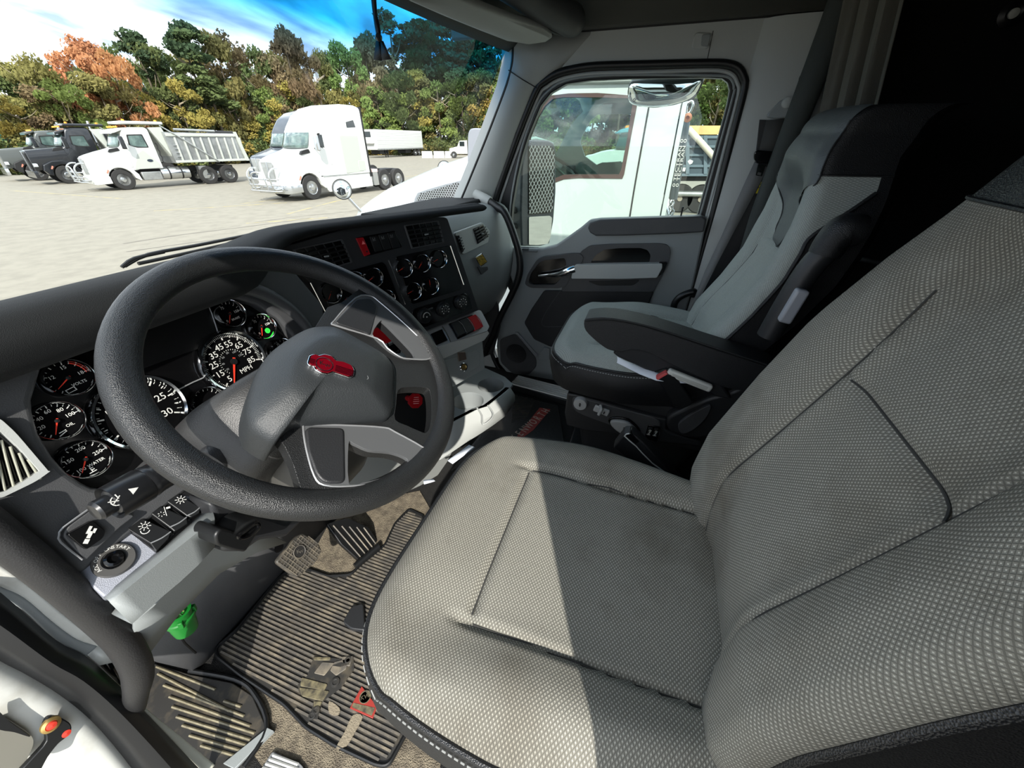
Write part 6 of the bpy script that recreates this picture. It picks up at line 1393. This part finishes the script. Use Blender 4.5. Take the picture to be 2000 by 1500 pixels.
_t.n('ShaderNodeOutputMaterial', {'Surface': _t.n('ShaderNodeMixShader', {0: _w, 1: _t.n('ShaderNodeBsdfTransparent').outputs[0], 2: _t.n('ShaderNodeBsdfDiffuse', {0: (.5, .5, .48, 1)}).outputs[0]}).outputs[0]})
fc = thing('chain_link_fence', 'grey chain link fence in front of the wood', 'fence', onZ(700, 302, GZ)); FP_ = [onZ(-60, 312, GZ)*1, onZ(200, 306, GZ), onZ(480, 303, GZ), onZ(700, 301, GZ), onZ(930, 301, GZ)]
FP_ = [Vector((30, 75, GZ)), Vector((52, 68, GZ)), Vector((70, 62, GZ)), Vector((82, 52, GZ)), Vector((92, 30, GZ)), Vector((96, 5, GZ)), Vector((96, -15, GZ))]
for a, b in zip(FP_, FP_[1:]):
    bm = bmesh.new(); bm.faces.new([bm.verts.new(p) for p in (a, b, b+Vector((0, 0, 2.1)), a+Vector((0, 0, 2.1)))]); link('mesh_panel', bm, FM, fc)
    tube('rail', [a+Vector((0, 0, 2.1)), b+Vector((0, 0, 2.1))], .04, ALU, fc, n=1, seg=6)
    n_ = int((b-a).length/4)
    for k in range(n_): p = a.lerp(b, k/n_); tube('post', [p, p+Vector((0, 0, 2.3))], .05, ALU, fc, n=1, seg=6)

# ================================================================ THE WOOD
def leafmat(name, c1, c2):
    m = bpy.data.materials.new(name); m.use_nodes = True; t = NT(m.node_tree)
    co = t.n('ShaderNodeTexCoord').outputs['Object']; oi = t.n('ShaderNodeObjectInfo').outputs['Random']
    nz = t.n('ShaderNodeTexNoise', {'Vector': co, 'Scale': .45, 'Detail': 5., 'Roughness': .7}).outputs[0]
    c = t.mix(t.ramp(nz, [(.38, (0, 0, 0)), (.64, (1, 1, 1))]), lin(c1), lin(c2))
    hs = t.n('ShaderNodeHueSaturation', {'Hue': t.math('ADD', t.math('MULTIPLY', oi, .03), .485), 'Saturation': 1., 'Value': t.math('ADD', t.math('MULTIPLY', oi, .35), .82), 'Color': c}).outputs[0]
    d = t.n('ShaderNodeBsdfDiffuse', {0: hs}); tr = t.n('ShaderNodeBsdfTranslucent', {0: hs})
    t.n('ShaderNodeOutputMaterial', {'Surface': t.n('ShaderNodeMixShader', {0: .3, 1: d.outputs[0], 2: tr.outputs[0]}).outputs[0]}); return m
BARK = mat('bark', (92, 82, 68), .9, var=(2, (70, 62, 52), .4, .7)); BARKP = mat('bark_pale', (150, 138, 118), .9)
LM = dict(green=leafmat('leaf_green', (87, 100, 64), (116, 125, 78)), olive=leafmat('leaf_olive', (116, 116, 73), (150, 138, 85)), yellow=leafmat('leaf_yellow', (163, 145, 78), (129, 127, 71)), orange=leafmat('leaf_orange', (192, 130, 98), (164, 122, 86)), rust=leafmat('leaf_rust', (140, 120, 92), (124, 118, 82)), pine=leafmat('leaf_pine', (69, 89, 67), (96, 112, 76)), lime=leafmat('leaf_lime', (125, 141, 78), (103, 118, 69)))
def crown(name, kind, seed, n, m, par):
    rnd = random.Random(seed); vs, fs = [], []; blobs = []
    if kind == 'broad':
        for k in range(26): a = rnd.uniform(0, 2*pi); z = rnd.uniform(.10, .95); R_ = .36*(1-abs(z-.5)**1.8*2.6)*sqrt(rnd.random()); blobs.append((R_*cos(a), R_*sin(a), z, rnd.uniform(.07, .13), rnd.uniform(.05, .09)))
    elif kind == 'pine':
        for k in range(22): a = rnd.uniform(0, 2*pi); z = rnd.uniform(.45, 1.0); R_ = .17*(1.05-z)**.5*1.6*sqrt(rnd.random()); blobs.append((R_*cos(a), R_*sin(a), z, rnd.uniform(.05, .085), rnd.uniform(.025, .045)))
    else:
        for k in range(14): a = rnd.uniform(0, 2*pi); R_ = .9*sqrt(rnd.random()); blobs.append((R_*cos(a), R_*sin(a), rnd.uniform(.1, .7), rnd.uniform(.2, .35), rnd.uniform(.15, .3)))
    sz = .021 if kind != 'bush' else .05
    for k in range(n):
        b = blobs[rnd.randrange(len(blobs))]
        d = Vector((rnd.gauss(0, 1), rnd.gauss(0, 1), rnd.gauss(0, 1))).normalized()*(rnd.random()**.4)
        p = Vector((b[0]+d.x*b[3], b[1]+d.y*b[3], b[2]+d.z*b[4]))
        e1 = Vector((rnd.gauss(0, 1), rnd.gauss(0, 1), rnd.gauss(0, 1))).normalized(); e2 = e1.orthogonal().normalized(); s = sz*rnd.uniform(.6, 1.3)
        q = len(vs); vs += [tuple(p-e1*s), tuple(p+e2*s*.6), tuple(p+e1*s), tuple(p-e2*s*.6)]; fs.append((q, q+1, q+2, q+3))
    me = bpy.data.meshes.new(name); me.from_pydata(vs, [], fs); me.update(); return link(name, me, m, par, False)
def tree_proto(kind, seed, m, nleaf):
    T = bpy.data.objects.new({'broad': 'broadleaf_tree', 'pine': 'pine_tree', 'bush': 'bush'}[kind], None); COL.objects.link(T)
    c = crown('foliage', kind, seed, nleaf, LM['green'], T)
    rnd = random.Random(seed+9)
    if kind != 'bush':
        tube('trunk', [Vector((0, 0, 0)), Vector((rnd.uniform(-.01, .01), rnd.uniform(-.01, .01), .35)), Vector((rnd.uniform(-.02, .02), 0, .9))], [.016, .012, .004], BARK, T, seg=8, n=3)
        for k in range(5):
            a = rnd.uniform(0, 2*pi); z = rnd.uniform(.3, .8) if kind == 'broad' else rnd.uniform(.5, .9); L_ = .25 if kind == 'broad' else .12
            tube('branch', [Vector((0, 0, z)), Vector((cos(a)*L_*.6, sin(a)*L_*.6, z+.05)), Vector((cos(a)*L_, sin(a)*L_, z+.12))], [.006, .004, .002], BARKP, T, seg=5, n=2)
    return T
PRO = {}
for kind, ns, nl in (('broad', 4, 5200), ('pine', 3, 3000), ('bush', 2, 2200)):
    PRO[kind] = [tree_proto(kind, 31+7*i+len(kind), None, nl) for i in range(ns)]
LABT = {('broad', 'green'): 'tall dark green broadleaf tree in the wood behind the parked trucks', ('broad', 'olive'): 'olive green broadleaf tree in the wood behind the parked trucks', ('broad', 'yellow'): 'yellow-green autumn tree in the wood behind the parked trucks', ('broad', 'rust'): 'brown and rust coloured autumn tree in the wood behind the trucks', ('broad', 'lime'): 'light green broadleaf tree in the wood seen through the windscreen', ('pine', 'pine'): 'slender dark pine tree standing above the wood', ('pine', 'green'): 'mid green pine with a bare trunk in the wood', ('bush', 'green'): 'dark green bush at the foot of the wood', ('bush', 'olive'): 'olive bush at the foot of the wood', ('bush', 'yellow'): 'yellowish bush at the foot of the wood', ('broad', 'orange'): 'bright orange maple above the parked dump trucks'}
used = {}
def plant(kind, col, x, D, topy, wid=1., seed=0):
    x = 1000+(x-1000)*(1934-275)/(1934-topy)      # trunks stand upright, so the foot lies right of the crown in the picture
    d = ray(x, 275); d = Vector((d.x, d.y, 0)).normalized(); base = CAM + d*D; base.z = GZ
    r = ray(x, topy); H = CAM.z + r.z/hypot(r.x, r.y)*D - GZ
    H = max(H, 2.)
    pr = PRO[kind][seed % len(PRO[kind])]; T = copytree(pr)
    T.location = base; T.scale = (H*wid, H*wid, H) if kind != 'bush' else (H*wid, H*wid, H); T.rotation_euler = (0, 0, seed*1.7)
    T['label'] = LABT[(kind, col)]; T['category'] = 'bush' if kind == 'bush' else 'tree'; T['group'] = {'bush': 'bushes at the foot of the wood'}.get(kind, 'trees in the wood')+', '+col
    for ch in T.children:
        if ch.name.startswith('foliage'):
            key = (ch.data.name, col)
            if key not in used: mm = ch.data.copy(); mm.materials.clear(); mm.materials.append(LM[col]); used[key] = mm
            ch.data = used[key]
    return T
rnd = random.Random(5)
front = [(0, 'broad', 'green', 150, 60), (38, 'broad', 'olive', 118, 60), (82, 'broad', 'olive', 112, 60), (128, 'broad', 'orange', 92, 62), (165, 'broad', 'orange', 84, 66), (205, 'broad', 'orange', 104, 62), (228, 'broad', 'green', 96, 70), (262, 'pine', 'pine', 76, 66), (285, 'broad', 'green', 92, 66), (315, 'broad', 'green', 100, 70), (350, 'pine', 'pine', 58, 66), (372, 'pine', 'green', 72, 66),
         (412, 'broad', 'olive', 74, 68), (440, 'broad', 'rust', 68, 70), (485, 'broad', 'green', 92, 70), (520, 'broad', 'rust', 96, 70), (548, 'broad', 'rust', 62, 70), (580, 'broad', 'rust', 80, 72), (605, 'broad', 'olive', 96, 70), (668, 'broad', 'lime', 78, 72), (705, 'broad', 'rust', 68, 74), (728, 'broad', 'rust', 76, 74), (760, 'pine', 'pine', 32, 80), (800, 'pine', 'pine', 48, 80), (820, 'pine', 'green', 44, 80), (850, 'pine', 'pine', 46, 84), (878, 'pine', 'pine', 42, 84), (905, 'pine', 'pine', 50, 84), (935, 'pine', 'green', 70, 84), (965, 'pine', 'pine', 62, 84), (995, 'pine', 'pine', 66, 84)]
ORD = lambda n: f"{n}{'th' if 10 <= n % 100 <= 20 else {1: 'st', 2: 'nd', 3: 'rd'}.get(n % 10, 'th')}"
CN = dict(green='dark green', olive='olive green', orange='orange autumn', rust='rusty brown', lime='light green', pine='dark pine', yellow='yellow-green')
for i, (x, k, c, ty, D) in enumerate(front):
    T_ = plant(k, c, x, D if x < 600 else D+24, ty, {'broad': .62, 'pine': 1.05}[k], i); T_['label'] = f"{CN[c]} tall {'pine' if k == 'pine' else 'tree'}, {ORD(i+1)} from the left along the top of the wood"; del T_['group']
mid = ['olive', 'green', 'yellow', 'olive', 'rust', 'green', 'yellow', 'lime']
for i in range(40):                    # lower trees in front
    x = -30+i*26+rnd.uniform(-8, 8); plant('broad', mid[(i*3) % 8] if x < 640 else ['lime', 'green', 'yellow', 'olive', 'lime'][i % 5], x, (58+x*.022 if x < 600 else 96)+rnd.uniform(-2, 2), rnd.uniform(150, 190) - (20 if x > 700 else 0), .9, i)
for i in range(26):                    # back row
    x = -20+i*42; plant('broad', ['green', 'olive', 'rust', 'green'][i % 4], x, 82 if x < 600 else 108, (128 if x < 330 else 108 if x < 640 else 100), .7, i+3)
for i in range(24):
    x = 1030+i*20; plant(['broad', 'pine', 'broad'][i % 3], ['lime', 'pine', 'green', 'olive', 'green', 'lime'][i % 6] if i % 3 != 1 else 'pine', x, 60+rnd.uniform(-6, 6), 60+rnd.uniform(-10, 60), .9, i)
for i in range(44):
    x = -30+i*34; plant('bush', ['green', 'olive', 'green', 'yellow'][i % 4], x, (57+x*.022 if x < 600 else 93 if x < 1000 else 55), 262+rnd.uniform(-8, 4), 1.3, i)
for k in PRO:
    for T in PRO[k]:
        for ch in list(T.children): bpy.data.objects.remove(ch)
        bpy.data.objects.remove(T)

# ================================================================ NEIGHBOURING TRUCK (parked alongside)
NB = thing('neighbour_truck', 'white day-cab truck parked right beside the passenger window', 'truck', (3.6, .3, GZ))
NBW = mat('neighbour_white', (186, 194, 192), .25, coat=.4); NX = FX(3.0)
side = [(840, 520), (905, 440), (960, 330), (985, 270), (1005, 225), (1040, 180), (1075, 162), (1110, 156), (1328, 150), (1336, 190), zv(670, 340), zv(590, 760), zv(520, 1120), zv(480, 1330), (1270, 520), (1250, 640), (840, 700)]
wo = [zc_(1130, 300), zc_(1140, 225), zc_(1100, 200), zc_(800, 178), zc_(560, 182), zc_(410, 200), zc_(350, 270), zc_(290, 370), zc_(225, 520), zc_(205, 600), zc_(240, 700), zc_(330, 860), zc_(440, 930), zc_(520, 900), zc_(640, 890), zc_(1010, 895), zc_(1025, 860), zc_(1080, 560)]
pk_ = prism('cab_side', NX, NX.pp(side), -.05, 0, NBW, NB, holes=[NX.pp(wo)], bev=.0)
wi = [zc_(1090, 300), zc_(1100, 240), zc_(1060, 222), zc_(800, 215), zc_(520, 215), zc_(430, 228), zc_(360, 290), zc_(300, 390), zc_(240, 540), zc_(230, 600), zc_(300, 780), zc_(450, 890), zc_(520, 862), zc_(640, 860), zc_(980, 860), zc_(1000, 820), zc_(1050, 560)]
prism('window_surround', NX, NX.pp(wo), -.03, .006, mat('brown_seal', (72, 52, 48), .5), NB, holes=[NX.pp(wi)])
NGL = glassmat('neighbour_glass', (.66, .80, .76), .035, dirt=.006)
prism('side_glass', NX, NX.pp(wi), -.02, -.014, NGL, NB)
tube('door_gap', [NX.w(*NX.px(*zv(*p)), .002) for p in [(345, 375), (290, 680), (240, 960), (195, 1220), (155, 1470)]], .006, FRB, NB, seg=6, n=3)
tube('door_gap', [NX.w(*NX.px(*zv(*p)), .002) for p in [(345, 375), (350, 330), (352, 200)]], .005, FRB, NB, seg=6, n=2)
# far side of its cab, roof, rear wall, dash
far = Fr((5.1, 0, 0), (0, -1, 0), (0, 0, 1)); sp2 = NX.pp(side); wo2 = NX.pp(wo); wi2 = NX.pp(wi)
prism('cab_side', far, sp2, -.05, 0, mat('neighbour_trim', (120, 126, 124), .6), NB, holes=[wi2])
u0, v0 = sp2[7]; u1, v1 = sp2[8]
rows = [[Vector((x, -u0+.02, v0+h)) for x, h in ((2.97, -.02), (3.0, .03), (3.3, .12), (4.0, .16), (4.8, .12), (5.1, .03), (5.13, -.02))], [Vector((x, -u1-.02, v1+h)) for x, h in ((2.97, -.02), (3.0, .05), (3.3, .2), (4.0, .26), (4.8, .2), (5.1, .05), (5.13, -.02))]]
rows.insert(0, [p+Vector((0, .25, -.10)) for p in rows[0]]); rf_ = loft('cab_roof', rows, NBW, NB); solid(rf_, .03, 0)
back = prism('cab_back', Fr((0, -.50, 0), (1, 0, 0), (0, 0, 1)), rect(3.0, -.6, 5.1, 1.45), -.03, 0, NBW, NB)
back = prism('cab_floor', FZ(.10), rect(3.0, -.5, 5.1, 1.5), -.05, 0, FRB, NB)
dashp = loft('cab_dash', [[Vector((x, y, z)) for y, z in ((1.15, .86), (.85, .90), (.62, .84), (.60, .55), (.9, .3))] for x in (3.02, 3.6, 4.2, 5.05)], mat('neighbour_dash', (58, 68, 70), .6), NB)
nw = thing('steering_wheel', 'dark steering wheel inside the neighbouring white truck', 'steering wheel', (3.55, .42, .90)); fN = Fr((3.58, .40, .86), (1, 0, 0), (0, cos(radians(35)), sin(radians(35))))
rows = []
for i in range(49):
    a = 2*pi*i/48; e = fN.X*cos(a)+fN.V*sin(a); rows.append([fN.O + e*(.21+.015*cos(b)) + fN.N*(.015*sin(b)) for b in [2*pi*j/10 for j in range(10)]])
loft('rim', rows, PLD, nw, True); lathe('hub', fN, [(.07, -.02), (.07, .02), (0, .03)], PLD, nw, seg=16); box('spoke', fN, -.21, -.02, -.01, .21, .02, .005, PLD, nw, .004); tube('column', [fN.w(0, 0, -.02), fN.w(0, 0, -.35)], .04, PLD, nw, n=1, seg=10)
# hood with mesh vent
h0 = [(706, 414), (740, 392), (796, 367), (852, 344), (911, 325), (950, 312), (985, 300)]
HP = [onX(x, y, 3.15) for x, y in h0]
rows = [[Vector((3.05, p.y, p.z-.75)), Vector((3.02, p.y, p.z-.30)), Vector((3.06, p.y, p.z-.08)), p, Vector((3.35, p.y, p.z+.06)), Vector((4.1, p.y, p.z+.10)), Vector((4.85, p.y, p.z+.05)), Vector((5.05, p.y, p.z-.08)), Vector((5.1, p.y, p.z-.6))] for p in HP]
rows.insert(0, [Vector((4.1+(q.x-4.1)*.8, q.y+.25, q.z-.25)) for q in rows[0]]); hd_ = loft('hood', rows, NBW, NB); solid(hd_, .03, -1)
rows = [[Vector((x, .95, z)) for x in (3.1, 4.1, 5.0)] for z in (.6, .9)]
wsn2 = loft('windscreen', [[Vector((x, .95-(z-.9)*.62+.16*(1-((x-4.05)/1.05)**2), z)) for x in [3.02+.2575*k for k in range(9)]] for z in (.86, 1.1, 1.42)], NGL, NB)
VX = FX(3.04); vq = [t2(1240, 1440), t2(1250, 1385), t2(1270, 1345), t2(1340, 1320), t2(1450, 1288), t2(1570, 1258), t2(1580, 1275), t2(1575, 1330), t2(1555, 1382), t2(1400, 1420), t2(1262, 1450)]
VXp = Fr((3.0, 0, 0), (0, -1, 0), (0, 0, 1)); v2 = VXp.pp(vq); vp_ = prism('hood_vent', VXp, v2, -.04, .004, mat('vent_grey', (128, 134, 140), .45), NB, bev=.003); vg = grow(v2, -.03)
prism('vent_dark', VXp, vg, .002, .006, FRB, vp_); bars('vent_mesh', VXp, hatch(vg, .020, .6, 0, .005)+hatch(vg, .020, -.6, 0, .005), .005, .009, mat('vent_wire', (150, 156, 160), .4), vp_)
# hood mirrors and door mirror of that truck
def convex(name, label, c, r, dirn, foot, parent=None):
    T = thing(name, label, 'mirror', foot); f_ = Fr(c, dirn.cross(Vector((0, 0, 1))), dirn.cross(Vector((0, 0, 1))).cross(dirn)*-1)
    if f_.N.dot(dirn) < 0: f_ = Fr(c, -f_.X, f_.V)
    hsg = lathe('housing', f_, [(0, -r*.7), (r*.5, -r*.62), (r*.9, -r*.3), (r*1.06, 0), (r*1.0, .01)], mat('mirror_shell', (190, 192, 190), .3, .5), T, seg=32); lathe('rim', f_, [(r*1.06, -.005), (r*1.07, .01), (r*.97, .014), (r*.95, .004)], FRB, hsg, seg=32)
    lathe('mirror_glass', f_, [(r*.96, .004)]+[(r*.96*cos(x), .004+r*.25*sin(x)) for x in [radians(d) for d in (15, 30, 45, 60, 75, 89)]]+[(0, .004+r*.25)], mat('mirror_face', (225, 230, 232), .03, 1.), hsg, seg=32)
    tube('stalk', [foot, c+(foot-c)*.1+Vector((0, 0, -.02))], .014, POL, T, n=1, seg=10); return T
c_ = onX(668, 370, 3.0); convex('hood_mirror', 'round convex mirror on a thin stalk at the near hood of the white truck', c_, .085, (CAM-c_).normalized()+Vector((0, -.3, .1)), onX(711, 419, 3.12))
c_ = onX(868, 328, 5.0); convex('hood_mirror', 'small round mirror on the far side of the white truck hood', c_, .085, (CAM-c_).normalized(), onX(856, 344, 5.0))
dmr = thing('door_mirror', 'grey mirror housing seen past the windscreen pillar edge', 'mirror', onX(930, 300, 2.75)); f_ = Fr(onX(929, 300, 2.75), (1, .1, 0), (0, 0, 1)); 
q = Fr(onX(929, 300, 2.75), CR, (0, 0, 1)); w0 = q.pp([(914, 262), (918, 252), (926, 250), (950, 251), (950, 345), (913, 345)]); prism('housing', q, rc(w0, .02), -.12, .0, mat('mirror_back', (128, 133, 140), .35), dmr, bev=.02)
tube('arm', [q.w(.05, -.15, -.06), Vector((3.0, .7, .75))], .02, FRB, dmr, n=1, seg=8)

# ================================================================ our own passenger mirrors
om = thing('door_mirror', 'tall black door mirror with a lattice reflection outside the window', 'mirror', onX(1045, 470, 1.75))
MF = Fr(onX(1053, 380, 1.80), Vector((.93, -.36, 0)), (0, 0, 1)); 
q = lambda pts: MF.pp([zc_(*p) for p in pts])
prism('housing', MF, rc(q([(172, 640), (200, 590), (260, 572), (400, 575), (440, 600), (450, 660), (455, 1000), (435, 1250), (400, 1440), (330, 1460), (170, 1462), (160, 1200)]), .01), -.09, 0, mat('mirror_housing', (52, 58, 62), .4), om, bev=.008)
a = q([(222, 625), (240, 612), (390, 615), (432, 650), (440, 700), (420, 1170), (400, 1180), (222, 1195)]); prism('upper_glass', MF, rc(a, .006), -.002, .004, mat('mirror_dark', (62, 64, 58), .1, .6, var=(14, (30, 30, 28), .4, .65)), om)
LAT = mat('lattice_reflection', (225, 226, 220), .4); bars('lattice', MF, hatch(grow(a, -.004), .0215, .72, 0, .0036)+hatch(grow(a, -.004), .0215, -.72, 0, .0036), .004, .0055, LAT, om)  # pale bars on the dark glass stand in for a reflected mesh
a = q([(222, 1215), (395, 1205), (415, 1220), (405, 1380), (380, 1440), (300, 1450), (222, 1448)]); prism('lower_glass', MF, rc(a, .008), -.002, .005, mat('mirror_face', (225, 230, 232), .03, 1.), om)
for y_ in (1165, 1300): tube('mirror_arm', [MF.w(*MF.px(*zc_(165, y_)), -.04), MF.w(*MF.px(*zc_(60, y_+15)), -.05), MF.w(*MF.px(*zc_(20, y_+30)), -.06), Vector((1.46, .36, .76 if y_ < 1200 else .70))], .017, FRB, om, n=2, seg=10)
lm_ = thing('look_down_mirror', 'wide curved convex mirror hanging at the top of the passenger window', 'mirror', onX(1290, 160, 1.62)); LF = Fr(onX(1295, 182, 1.60), (-.12, -1, 0), (-.45, 0, .9))
q = lambda pts: LF.pp([zv(*p) for p in pts]); oo = q([(125, 210), (150, 110), (300, 90), (600, 60), (905, 40), (895, 120), (840, 240), (760, 300), (600, 350), (400, 378), (230, 360), (135, 320)])
prism('housing', LF, rc(oo, .012), -.05, .0, mat('mirror_housing', (52, 58, 62), .4), lm_, bev=.01)
oi = grow(q([(140, 210), (165, 125), (300, 115), (600, 110), (800, 95), (880, 85), (870, 140), (825, 225), (745, 285), (590, 335), (400, 360), (235, 345), (150, 310)]), -.002)
cu, cv = sum(p[0] for p in oi)/len(oi), sum(p[1] for p in oi)/len(oi); oi = cr(oi, 3)
rows = [[LF.w(cu+(u-cu)*k, cv+(v-cv)*k, n_) for u, v in oi] for k, n_ in ((1, .001), (.97, .006), (.85, .016), (.65, .026), (.4, .034), (.15, .038), (.02, .0385))]
loft('mirror_glass', rows, mat('mirror_face', (225, 230, 232), .03, 1.), lm_, True, False); tube('bracket', [LF.w(cu, cv+.03, -.03), LF.w(cu, cv+.14, -.05), Vector((1.45, LF.w(cu, cv, 0).y, 1.345))], .02, FRB, lm_, n=1, seg=8)

# hoses and chain behind the neighbouring cab
hh = thing('hose_hanger', 'black hose holder with white lettering and a chrome spring hook', 'hose holder', onX(1320, 400, 3.25)); HX = FX(3.15)
def hz(x, y, n_=0): u, v = HX.px(*zv(x, y), n_); return HX.w(u, v, n_)
tube('hose_sleeve', [hz(660, 480), hz(620, 700), hz(585, 900), hz(540, 1120)], .055, FRB, hh, n=3, seg=14)
for k, (dx, s) in enumerate(((0, 0), (42, 1))):
    P_ = [hz(705+dx*.7, 510, .05), hz(670+dx*.8, 720, .05), hz(630+dx*.9, 950, .05), hz(590+dx*.8, 1200, .05), hz(583+dx*.6, 1290, .05)]
    sl_o = tube('rubber_sleeve', P_, .020, mat('sleeve', (58, 66, 70), .35), hh, n=4, seg=14)
    a_, b_ = HX.px(*zv(614+dx*.8, 1100)), HX.px(*zv(678+dx*.8, 740)); an_ = math.atan2(b_[1]-a_[1], b_[0]-a_[0])
    txt('lettering', HX, (a_[0]+b_[0])/2-.004, (a_[1]+b_[1])/2, .0735, 'D TECTRAN D' if False else '0 TECTRAN 0', .029, WHT, sl_o, rot=an_, sx=1.75)
ring_ = [hz(725, 430, .06), hz(735, 330, .06), hz(780, 300, .06), hz(795, 330, .06), hz(775, 390, .06), hz(745, 425, .06)]
tube('spring_hook', ring_, .008, CHR, hh, n=4, seg=8, closed=True); tube('shackle', [hz(670, 480, .05), hz(665, 425, .05), hz(695, 412, .05), hz(712, 440, .05), hz(705, 480, .05)], .010, CHR, hh, n=4, seg=8)
lathe('copper_eye', Fr(hz(740, 465, .06), HX.X, HX.V), [(.026, -.02), (.028, .01), (.012, .012), (.010, -.01)], mat('copper', (190, 130, 100), .35, .8), hh, seg=18)
for k in range(6): 
    p = hz(575+10*sin(k*2), 1310+28*k, .05); tube('chain_link', [p+Vector((.0, .012*cos(a), .022*sin(a))) for a in [2*pi*j/8 for j in range(8)]], .004, CHR, hh, n=1, closed=True, seg=6)
tube('bright_pipe', [hz(455, 1480), hz(475, 1370), hz(510, 1370), hz(540, 1440), hz(545, 1520)], .024, CHR, hh, n=4, seg=12)
bk_ = prism('fuel_cover', HX, HX.pp([zv(510, 1130), zv(590, 1140), zv(590, 1290), zv(560, 1310), zv(480, 1240)]), -.2, -.1, ALU, hh, bev=.02)
# dark dump body with timber board, further off
db_ = thing('dump_trailer', 'dark blue-grey dump body with a pale timber board, seen behind the neighbour', 'truck', onX(1380, 400, 17)); DX = FX(17.0)
dq = lambda pts, n_=0: DX.pp([zv(*p) for p in pts], n_)
prism('body_side', DX, dq([(560, 640), (1300, 640), (1300, 1040), (560, 1040)]), -2.2, 0, mat('dump_blue', (62, 74, 82), .5), db_, bev=.02)
prism('timber_board', DX, dq([(560, 545), (1300, 545), (1300, 635), (560, 635)]), -.08, .03, mat('timber', (205, 172, 112), .7, var=(2, (180, 150, 100), .4, .7)), db_)
for x_ in (720, 900, 1090, 1240): prism('body_post', DX, dq([(x_, 645), (x_+38, 645), (x_+38, 1035), (x_, 1035)]), 0, .08, mat('dump_post', (88, 102, 110), .5), db_, bev=.01)
for y_ in (650, 745, 830, 940, 1030): prism('body_rail', DX, dq([(560, y_), (1300, y_), (1300, y_+26), (560, y_+26)]), 0, .06, mat('dump_post', (88, 102, 110), .5), db_, bev=.01)
prism('sign_plate', DX, dq([(738, 905), (762, 885), (795, 900), (785, 925), (760, 938)]), .08, .09, WHT, db_); prism('sign_plate', DX, dq([(690, 968), (720, 968), (712, 1005), (684, 1005)]), .08, .09, WHT, db_)
tube('tarp_arm', [DX.w(*dq([(745, 580)])[0], .2), DX.w(*dq([(850, 690)])[0], .2), DX.w(*dq([(1000, 860)])[0], .2)], .10, mat('pale_pipe', (190, 182, 165), .5), db_, n=2, seg=10)
prism('chassis', DX, dq([(600, 1065), (1300, 1065), (1300, 1110), (600, 1110)]), -1.8, -.2, FRB, db_)
for x_ in (660, 870, 1180):
    u, v = dq([(x_, 1290)], -.3)[0]; fw_ = Fr(DX.w(u, GZ+.50, -.3), DX.X, DX.V); t_ = lathe('wheel', fw_, [(.2, -.3), (.48, -.3), (.5, -.26), (.5, -.03), (.46, 0), (.25, 0)], TYRE, db_, seg=28); lathe('rim', fw_, [(.26, -.02), (.2, -.1), (.1, -.08), (.09, .03), (0, .03)], mat('rusty_rim', (140, 130, 115), .6, .3), t_, seg=24)
tube('axle', [DX.w(*dq([(640, 1240)])[0], -.25), DX.w(*dq([(1250, 1250)])[0], -.25)], .10, ALU, db_, n=1, seg=10)
# truck beyond the neighbour, seen through both its windows
mt_ = thing('semi_truck', 'white truck with teal sun visor seen through the neighbouring cab', 'truck', (7.5, 1.0, GZ)); X7 = FX(7.2); xq = lambda pts: X7.pp([zc_(*p) for p in pts])
prism('hood', X7, cr(xq([(690, 1100), (700, 870), (690, 720), (760, 690), (880, 655), (1030, 650), (1300, 650), (1300, 1100)]), 3), -1.8, 0, TWH, mt_, bev=.08, seg=3)
prism('fender_opening', X7, xq([(720, 850), (800, 790), (860, 760), (1000, 750), (1000, 860)]), -.02, .02, FRB, mt_); prism('cab', X7, xq([(940, 660), (990, 520), (1040, 480), (1300, 480), (1300, 700), (950, 690)]), -1.8, -.05, TWH, mt_, bev=.03)
prism('windscreen', X7, xq([(950, 645), (990, 530), (1060, 515), (1060, 650)]), -.1, .02, WGL, mt_); prism('visor', X7, xq([(945, 520), (1000, 485), (1080, 465), (1080, 505), (1000, 515)]), -1.5, .1, mat('visor_teal', (70, 150, 170), .4), mt_, bev=.01)
lb7 = xq([(700, 1000)])[0]; box('lower_body', X7, lb7[0], -.75, -1.9, lb7[0]+1.5, .5, -.05, TWH, mt_, .05)
for u_ in (lb7[0]+.7,): wheel(Fr((7.2, 0, GZ), X7.X, X7.V), u_, .0, mt_); wheel(Fr((7.2, 0, GZ), X7.X, X7.V), u_, -1.7, mt_)
prism('roof_sign', X7, xq([(1030, 470), (1040, 450), (1080, 445), (1080, 470)]), -1.2, 0, AMB, mt_)
# windscreen wipers outside the glass
wp_ = thing('wiper', 'pair of black wiper arms lying along the base of the windscreen', 'wiper', onY(400, 480, .80))
for pts in ([(243, 520), (290, 497), (380, 480), (470, 462), (535, 448)], [(270, 515), (340, 500), (430, 480), (520, 458)], [(238, 522), (262, 505), (320, 492)]):
    tube('wiper_arm', [onY(*p, .86) for p in pts], .0048, BLK, wp_, n=3, seg=8)
